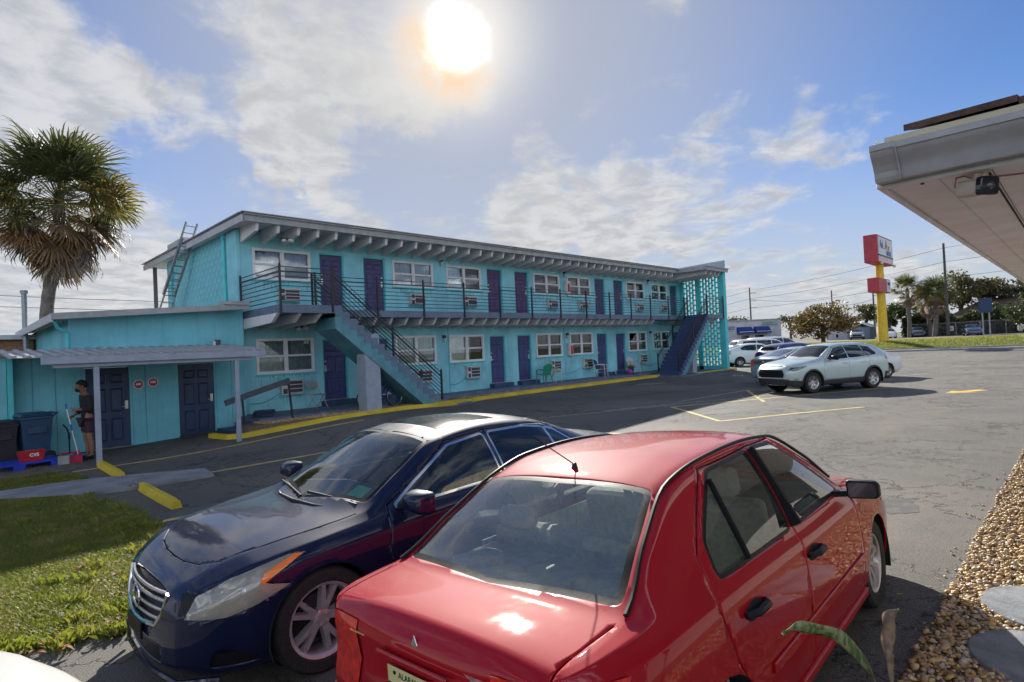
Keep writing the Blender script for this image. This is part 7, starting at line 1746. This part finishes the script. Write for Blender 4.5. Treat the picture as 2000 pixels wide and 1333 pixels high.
hs.part('wall', MB().box((104.5, 27.0, .9), (109, 30.5, 4.5)), WB); hs.part('roof', MB().prism([(26.7, 4.5), (30.8, 4.5), (28.75, 5.3)], 5., ((104.2, 0, 0), (0, 1, 0), (0, 0, 1))), ROOFG)
for (y, z) in ((27.6, 3.3), (28.9, 3.3), (29.8, 3.3), (28.9, 1.7)): w_ = hs.part('window', MB().box((104.46, y-.25, z-.35), (104.499, y+.25, z+.35)), WHITE); hs.part('pane', MB().box((104.44, y-.19, z-.29), (104.459, y+.19, z+.29)), GLSB, w_)
sd = Thing('garden_shed', (100, 24.4, 1), 'blue grey gabled shed behind the silver SUV', 'shed'); BG_ = mat('blue_grey_siding', (.16, .22, .27), .7, var=.15)
sd.part('wall', MB().box((99.2, 23.0, .9), (102, 26.0, 2.9)).prism([(23.0, 2.9), (26.0, 2.9), (24.5, 3.55)], 2.8, ((102, 0, 0), (0, 1, 0), (0, 0, 1))), BG_); sd.part('roof', MB().add([(99, 22.8, 2.85), (102.2, 22.8, 2.85), (102.2, 24.5, 3.66), (99, 24.5, 3.66)], [(0, 1, 2, 3)]).add([(99, 26.2, 2.85), (99, 24.5, 3.66), (102.2, 24.5, 3.66), (102.2, 26.2, 2.85)], [(0, 1, 2, 3)]), ROOFG)
sd.part('door', MB().box((99.17, 23.9, .95), (99.199, 25.1, 2.5)), mat('shed_door', (.2, .27, .32), .7))
rh = Thing('brown_roof_house', (119, 9.5, 1), 'house with long brown shingle roof over the hedge at right', 'building'); BRR = mat('brown_shingle', (.115, .07, .055), .9, var=.3, vscale=6, bump=.5, bscale=20)
rh.part('wall', MB().box((114, .5, .9), (124, 14.5, 4.2)), mat('pale_stucco', (.45, .42, .36), .8)); rh.part('roof', MB().add([(113.4, -.2, 4.1), (113.4, 15.2, 4.1), (124.6, 15.2, 4.1), (124.6, -.2, 4.1), (119, 3.5, 6.6), (119, 11.4, 6.6)], [(0, 4, 5, 1), (1, 5, 2), (2, 5, 4, 3), (3, 4, 0)]), BRR)
ww = Thing('white_pickup', (95, 3.6, 1), 'white van roof edge behind the fence at far right', 'van'); ww.part('body', MB().box((94.5, 2.2, 1.3), (97, 6.0, 2.1)).box((94.7, 3.0, 2.1), (96.8, 5.4, 2.7)), WPAINT, bevel=.2); ww.part('window', MB().box((94.66, 3.3, 2.15), (94.72, 5.1, 2.6)), GLSB)
for y in (2.9, 5.2): ww.part('wheel', MB().lathe([(0, -.1), (.33, -.1), (.33, .1), (0, .1)], (94.6, y, 1.35), 'x', 16), RUBBER)
# house with brick wall behind the bins
bh = Thing('brick_house', (-3, 25, 0), 'brown brick house showing over the yard wall at the far left', 'building')
def brick_mat():
    m = bpy.data.materials.new('brown_brick'); m.use_nodes = True; t = NT(m.node_tree); b = t.n['Principled BSDF']; co = t.new('ShaderNodeTexCoord').outputs['Object']
    sp = t.new('ShaderNodeSeparateXYZ'); t.put(sp.inputs[0], co); cb = t.new('ShaderNodeCombineXYZ'); t.put(cb.inputs[0], sp.outputs[0]); t.put(cb.inputs[1], sp.outputs[2])
    br = t.new('ShaderNodeTexBrick'); t.put(br.inputs['Vector'], cb.outputs[0]); br.inputs['Scale'].default_value = 4.6; t.put(br.inputs['Color1'], (.24, .10, .055)); t.put(br.inputs['Color2'], (.30, .17, .085)); t.put(br.inputs['Mortar'], (.36, .30, .22)); br.inputs['Mortar Size'].default_value = .018
    t.put(b.inputs['Base Color'], t.mix(t.ramp(t.noise(co, 2.5, 4), .4, .7, 0, .6), br.outputs[0], (.13, .06, .05))); b.inputs['Roughness'].default_value = .9; return m
bh.part('wall', MB().box((-10, 24, -.1), (2.3, 30, 2.98)), brick_mat()); bh.part('roof_edge', MB().box((-10.2, 23.75, 2.98), (2.45, 30.2, 3.12)), GREYT)
pp = single('grey_pipe_post', MB().tube([(2.05, 23.5, 0), (2.05, 23.5, 4.4)], .07, 8).tube([(2.05, 23.5, 4.4), (2.05, 23.5, 4.5)], .1, 8), GALV, 'grey pipe standing left of the palm trunk', 'pipe', (2.05, 23.5, 0), smooth=True)

# ---- roadside sign
SR = mat('sign_box_red', (.42, .035, .055), .5, var=.15, vscale=3, streak=.15); SY = mat('pole_yellow', (.68, .44, .02), .5, var=.15, vscale=3, streak=.15); SP = mat('sign_panel_white', (.55, .62, .66), .35, var=.08)
sx, sy = 60.4, 12.96; zb_ = gzf(sx, sy); sgn = Thing('roadside_sign', (sx, sy, zb_), 'red motel sign box on a thick yellow pole in the verge', 'sign')
sgn.part('pole', MB().tube([(sx, sy, zb_-.1), (sx, sy, 8.3)], [.42, .30], 20), SY, smooth=True)
bx_ = sgn.part('sign_box', MB().box((57.6, 12.44, 8.05), (63.2, 13.48, 10.45)), SR, bevel=.04)
sgn.part('face_panel', MB().box((57.9, 12.40, 8.75), (63.0, 12.438, 10.3)), SP, bx_); sgn.part('lower_panel', MB().box((57.9, 12.40, 8.12), (63.0, 12.438, 8.62)), mat('pink_white_panel', (.62, .45, .48), .4, var=.2, vscale=1.5), bx_)
sgn.part('trim_bar', MB().box((57.8, 12.38, 8.64), (63.1, 12.44, 8.73)), IRON, bx_)
PUR = mat('letter_violet', (.10, .08, .32), .5); RDL = mat('letter_red', (.5, .03, .03), .5); ORL = mat('letter_orange', (.6, .2, .06), .5)
for (tx, x_, z_, sz, m_) in (('Ad', 58.9, 9.65, .95, PUR), ('.', 59.75, 9.6, .9, RDL), ('A', 60.6, 9.7, 1.15, RDL), ('n', 61.5, 9.6, .9, ORL), ('MOTEL', 61.5, 9.0, .55, PUR)):
    place_text(tx, sz, (x_, 12.39, z_), (1, 0, 0), (0, 0, 1), m_, bx_, sgn.o, depth=.006, bold=.02)
b2_ = sgn.part('small_sign_box', MB().box((58.3, 12.6, 5.5), (62.4, 13.5, 6.75)), SR, bevel=.03); sgn.part('face_panel', MB().box((61.0, 12.56, 5.6), (62.35, 12.598, 6.65)), SP, b2_)
for k, z_ in enumerate((6.3, 5.95)): sgn.part('poster', MB().box((61.2, 12.545, z_-.12), (62.1, 12.559, z_+.16)), GREYT if k else L_MD, b2_)
for x_ in (58.4, 62.9): sgn.part('flood_lamp', MB().sphere((x_, 12.3, 8.0), .14, 10), LAMPG, bx_, smooth=True)
# blue road sign seen from behind
rs_ = Thing('blue_road_sign', (77.3, 7.3, gzf(77, 7)), 'dark blue road sign on two grey posts at the right', 'sign')
for y in (7.05, 7.6): rs_.part('post', MB().box((77.3, y-.06, .9), (77.4, y+.06, 4.6)), GALV)
rs_.part('board', MB().box((77.2, 6.75, 3.5), (77.28, 7.85, 5.0)), mat('road_sign_blue', (.015, .04, .11), .5))
# ---- utility poles and wires
WOOD = mat('weathered_pole_wood', (.10, .085, .08), .95, var=.3, vscale=3); WIRE = mat('wire_black', (.02, .02, .022), 1., spec=0.)
poles = [((91.8, 12.5), 13.0, 'tall utility pole with plain top rising behind the palms'), ((125.2, 51.3), 13.0, 'utility pole over the white shop'), ((156.4, 44.0), 12.9, 'thin far utility pole right of the wide brownish tree'), ((126.8, 28.5), 10.2, 'utility pole just left of the yellow sign pole')]
for (p, h, lab) in poles:
    t = Thing('utility_pole', (p[0], p[1], gzf(*p)), lab, 'utility pole', 'utility poles')
    t.part('pole', MB().tube([(p[0], p[1], .9), (p[0], p[1], h)], [.2, .13], 8), WOOD, smooth=True)
    if p[0] > 100:
        for z in (h-1.2, h-2.9, h-4.4): t.part('crossarm', MB().bar((p[0]-.1, p[1]-.1, z), (p[0]+.9, p[1]-1.0, z), .1), WOOD)
def wire(a, b, sag, label, r=.022):
    a = Vector(a); b = Vector(b); pts = [a+(b-a)*t+Vector((0, 0, -sag*4*t*(1-t))) for t in np.linspace(0, 1, 15)]
    single('power_line', MB().tube(pts, r, 4), WIRE, label, 'power line', tuple(a), 'overhead power lines')
P1, P3 = Vector((125.2, 51.3, 0)), Vector((91.8, 12.5, 0)); P4 = P3+(P3-P1)*.7; P0 = P1+(P1-P3)*1.0
for k, z in enumerate((12.4, 10.6, 8.6)):
    nm = ('highest', 'middle', 'lowest')[k]
    wire((P1.x, P1.y, z), (P3.x, P3.y, z), .5, nm+' of the power lines left of the tall pole', .02); wire((P3.x, P3.y, z), (P4.x, P4.y, z), .4, nm+' of the power lines right of the tall pole', .017)
    wire((P0.x, P0.y, z), (P1.x, P1.y, z), .6, nm+' of the power lines next to the block screen', .024)
wire((156.4, 44.0, 11.4), (125.2, 51.3, 10.5), .8, 'sagging power line between the two thin far poles', .03)
wire((156.4, 44.0, 10.0), (126.8, 28.5, 8.4), .8, 'power line running to the pole by the yellow sign', .03)
for k, z in enumerate((7.9, 7.0)): wire((-10, 62, z+1), (26, 62, z+.3), .4, ('upper' if k == 0 else 'lower')+' of the two faint wires between the palm and the ladder', .02)

# ================================================================== THE OFFICE EAVE AT RIGHT
GUT = mat('grey_gutter_enamel', (.34, .35, .36), .45, var=.15, vscale=6, streak=.2); SOF = mat('blue_tinted_soffit', (.68, .73, .78), .6, var=.10, vscale=5, streak=.06); CRM = mat('cream_fascia', (.52, .48, .34), .6, var=.1)  # soffit base tinted blue to offset warm light bounced off the gravel
SHG = [mat('brown_shingle_dark', (.07, .045, .04), .95, var=.4, vscale=30, bump=.8, bscale=120), mat('brown_shingle_red', (.12, .07, .055), .95, var=.4, vscale=30, bump=.8, bscale=120)]
off = Thing('office_building', (4, -1, 0), 'office eave with grey gutter, pale soffit and shingles at the upper right', 'building')
YE = .50; ys0 = -6.0
prof = [(2.405, 2.55), (2.405, 2.449), (2.345, 2.445), (2.337, 2.458), (2.333, 2.475), (2.318, 2.497), (2.295, 2.516), (2.287, 2.527), (2.285, 2.535), (2.278, 2.535), (2.278, 2.556), (2.29, 2.558), (2.292, 2.54), (2.392, 2.456), (2.397, 2.55)]
def extr(pf_, y0, y1): 
    k = len(pf_); return MB().add([(p[0], y0, p[1]) for p in pf_]+[(p[0], y1, p[1]) for p in pf_], [(i, (i+1) % k, (i+1) % k+k, i+k) for i in range(k)])
g = off.part('gutter', extr(prof, ys0, YE-.045), GUT, smooth=True, sharp=30)
cap = [(p[0]+(-.004 if p[0] < 2.39 else .002), p[1]+(.003 if p[1] > 2.5 else -.003)) for p in prof[:11]]
k_ = len(cap); off.part('end_cap', MB().add([(p[0], YE-.075, p[1]) for p in cap]+[(p[0], YE, p[1]) for p in cap], [(i, (i+1) % k_, (i+1) % k_+k_, i+k_) for i in range(k_)]+[tuple(range(k_-1, -1, -1)), tuple(range(k_, 2*k_))]), GUT, g, bevel=.002)
off.part('cap_seam', MB().tube([(p[0]-.003, YE-.075, p[1]) for p in cap[2:10]], .0035, 5), GUT, g, smooth=True)
# soffit strips running along the building
zS = 2.446; y = YE-.012; w_ = .29; i = 0
while y > -2.6:
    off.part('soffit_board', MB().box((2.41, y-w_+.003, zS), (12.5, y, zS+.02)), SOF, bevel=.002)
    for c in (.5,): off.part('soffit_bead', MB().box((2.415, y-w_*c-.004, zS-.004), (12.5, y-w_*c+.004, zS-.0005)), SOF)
    y -= w_; i += 1
off.part('soffit_backing', MB().box((2.41, -2.6, zS+.021), (12.5, YE-.02, zS+.03)), SEAMK)
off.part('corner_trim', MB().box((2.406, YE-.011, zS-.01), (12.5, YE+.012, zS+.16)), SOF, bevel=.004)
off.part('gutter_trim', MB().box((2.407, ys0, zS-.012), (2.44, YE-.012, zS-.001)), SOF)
off.part('gap_cover', MB().box((2.5, .206, zS-.006), (12.5, .211, zS-.0008)), SEAMK)
off.part('fascia', MB().box((2.41, ys0, zS+.03), (2.44, YE-.02, 2.612)), CRM)
# roof deck with shingle courses
rk = off.part('roof_deck', MB().add([(2.445, ys0, 2.613), (12.5, ys0, 2.613), (12.5, .40, 2.613), (2.445, .40, 2.613), (4.6, ys0, 3.217), (12.5, ys0, 3.217), (12.5, .40, 3.217), (4.6, .40, 3.217)], [(3, 2, 1, 0), (0, 3, 7, 4), (3, 2, 6, 7), (4, 7, 6, 5), (0, 4, 5, 1), (1, 5, 6, 2)]), CRM)
shm = []
for q in range(4):
    m = MB().add([(-.02, -.15, 0), (-.02, .15, 0), (.30, .15, .088), (.30, -.15, .088), (-.02, -.15, .022), (-.02, .15, .022), (.30, .15, .098), (.30, -.15, .098)], [(3,2,1,0),(4,5,6,7),(0,1,5,4),(1,2,6,5),(2,3,7,6),(3,0,4,7)]).mesh('shingle'); m.materials.append(SHG[q % 2]); shm.append(m)
for r_ in range(9):
    x_ = 2.43+r_*.14; z_ = 2.614+r_*.0392; yy = .27-(.15 if r_ % 2 else 0)
    while yy > -3.2:
        o = off.inst('shingle', shm[random.randrange(4)], (x_+random.uniform(-.006, .006), yy, z_+random.uniform(0, .008)), rk); o.rotation_euler = (random.uniform(-.03, .03), random.uniform(-.03, .03), 0); yy -= .302
off.part('wall', MB().box((3.1, -6, -.1), (12.4, -1.0, zS+.02)), mat('office_wall_paint', (.30, .29, .27), .85, var=.1))
off.part('stain', MB().obox((2.47, .37, zS-.002), (.014, .02, .002)).obox((2.45, .41, zS-.002), (.01, .012, .002)), SEAMK) if False else None
for (x_, y_) in ((2.455, .44), (2.50, .39), (2.47, .335), (3.15, .10), (3.32, .12)):
    off.part('wasp_nest', MB().sphere((x_, y_, zS-.003), .007, 6, (1.3, 1, .6)), mat('mud_brown', (.08, .06, .05), .95))
# security camera
scm = Thing('security_camera', (2.50, .22, zS), 'cream bullet security camera with black face under the soffit', 'camera')
d = Vector((-.60, -.78, -.12)).normalized(); a = Vector((2.485, .275, 2.392)); b_ = a+d*.075
def rbox(c0, c1, w, h, r_=.3):
    """rounded box sleeve from c0 to c1"""
    dd = (c1-c0).normalized(); sx_ = dd.cross(Vector((0, 0, 1))).normalized(); sz_ = sx_.cross(dd); ring = []
    for t in range(20):
        an = 2*math.pi*t/20; cx = math.copysign(abs(math.cos(an))**r_, math.cos(an)); cz_ = math.copysign(abs(math.sin(an))**r_, math.sin(an)); ring.append(sx_*cx*w/2+sz_*cz_*h/2)
    m = MB(); m.add([c0+q for q in ring]+[c1+q for q in ring], [(i, (i+1) % 20, (i+1) % 20+20, i+20) for i in range(20)]+[tuple(range(19, -1, -1)), tuple(range(20, 40))]); return m
CAMW = mat('camera_cream', (.48, .45, .38), .5, var=.08)
scm.part('body', rbox(a, b_, .062, .055, .5), CAMW, smooth=True, bevel=.003)
f_ = scm.part('face', rbox(b_, b_+d*.022, .068, .062, .35), mat('camera_black', (.012, .013, .02), .12, coat=.6), smooth=True, bevel=.003)
scm.part('lens', MB().sphere(tuple(b_+d*.018), .014, 12), LENSD, f_, smooth=True)
scm.part('bracket', MB().tube([a+d*.05+Vector((0, 0, .02)), a+d*.06+Vector((0, 0, .054))], .012, 10).lathe([(0, 0), (.03, 0), (.03, -.008), (0, -.008)], tuple(a+d*.06+Vector((0, 0, .054))), 'z', 16), CAMW, smooth=True)
scm.part('cable', MB().tube([a+Vector((0, 0, 0)), a+Vector((-.025, .02, .01)), a+Vector((-.02, .015, .04)), a+Vector((.03, .0, .052)), a+Vector((.1, -.02, .05)), a+Vector((.16, -.17, .047))], .003, 6), mat('cable_tan', (.3, .2, .14), .6), smooth=True)

# ---- plant leaves in front
def blade(T, pts, w, mt, name, cup=.3, n=22):
    P = [Vector(p) for p in pts]; vs = []; fs = []
    def cr(t):
        s = t*(len(P)-1); i = min(int(s), len(P)-2); u = s-i; p0, p1, p2, p3 = P[max(i-1, 0)], P[i], P[i+1], P[min(i+2, len(P)-1)]
        return .5*((2*p1)+(p2-p0)*u+(2*p0-5*p1+4*p2-p3)*u*u+(3*p1-p0-3*p2+p3)*u**3)
    for k in range(n+1):
        t = k/n; c = cr(t); dd = (cr(min(1, t+.02))-cr(max(0, t-.02))).normalized(); sd = dd.cross(Vector((.6, .55, .55))).normalized(); nn = sd.cross(dd)
        ww = w*math.sin(math.pi*min(1, max(0, (t-.22)/.78)))**.75 if t > .22 else w*.07
        ww = max(ww, w*.06)
        for j, f in enumerate((-1, -.55, 0, .55, 1)): vs.append(c+sd*ww*f+nn*(cup*ww*(f*f)+.006*math.sin(t*23+f*3)))
    for k in range(n):
        for j in range(4): fs.append((k*5+j, k*5+j+1, k*5+6+j, k*5+5+j))
    o = T.part(name, MB().add(vs, fs), mt, smooth=True, sharp=180); md = o.modifiers.new('t', 'SOLIDIFY'); md.thickness = .0012; return o
def ginger_mat():
    m = bpy.data.materials.new('ginger_leaf'); m.use_nodes = True; t = NT(m.node_tree); b = t.n['Principled BSDF']; co = t.new('ShaderNodeTexCoord').outputs['Object']
    st = t.noise(t.vmath('MULTIPLY', co, (60, 60, 9)), 1.0, 3, .6)
    c = t.mix(t.ramp(st, .4, .6), (.10, .15, .05), (.30, .32, .17)); t.put(b.inputs['Base Color'], c); b.inputs['Roughness'].default_value = .4
    tl = t.new('ShaderNodeBsdfTranslucent'); t.put(tl.inputs[0], c); ms = t.new('ShaderNodeMixShader'); ms.inputs[0].default_value = .3
    t.l.new(b.outputs[0], ms.inputs[1]); t.l.new(tl.outputs[0], ms.inputs[2]); t.l.new(ms.outputs[0], t.n['Material Output'].inputs[0]); return m
GIN = ginger_mat(); DRY = mat('dry_leaf_edge', (.20, .13, .08), .7, var=.5, vscale=30)
pz = gzf(2.3, .55); T = Thing('broad_leaf_plant', (2.25, .52, pz), 'two long pale green leaves rising in front of the red car', 'plant')
blade(T, [(2.29, .54, .55), (2.27, .58, .74), (2.19, .66, .87), (2.10, .75, .905), (2.05, .79, .895)], .030, GIN, 'leaf', .35)
T.part('stem', MB().tube([(2.25, .50, pz-.02), (2.27, .52, .3), (2.29, .54, .56)], [.012, .010, .007], 8), GIN, smooth=True)
blade(T, [(2.07, .47, .70), (2.08, .475, .84), (2.105, .475, .95), (2.11, .47, 1.02), (2.13, .455, 1.045)], .020, DRY, 'dry_leaf', 1.0)
T.part('dry_stem', MB().tube([(2.2, .50, pz-.02), (2.1, .48, .4), (2.07, .47, .72)], [.009, .007, .005], 8), DRY, smooth=True)
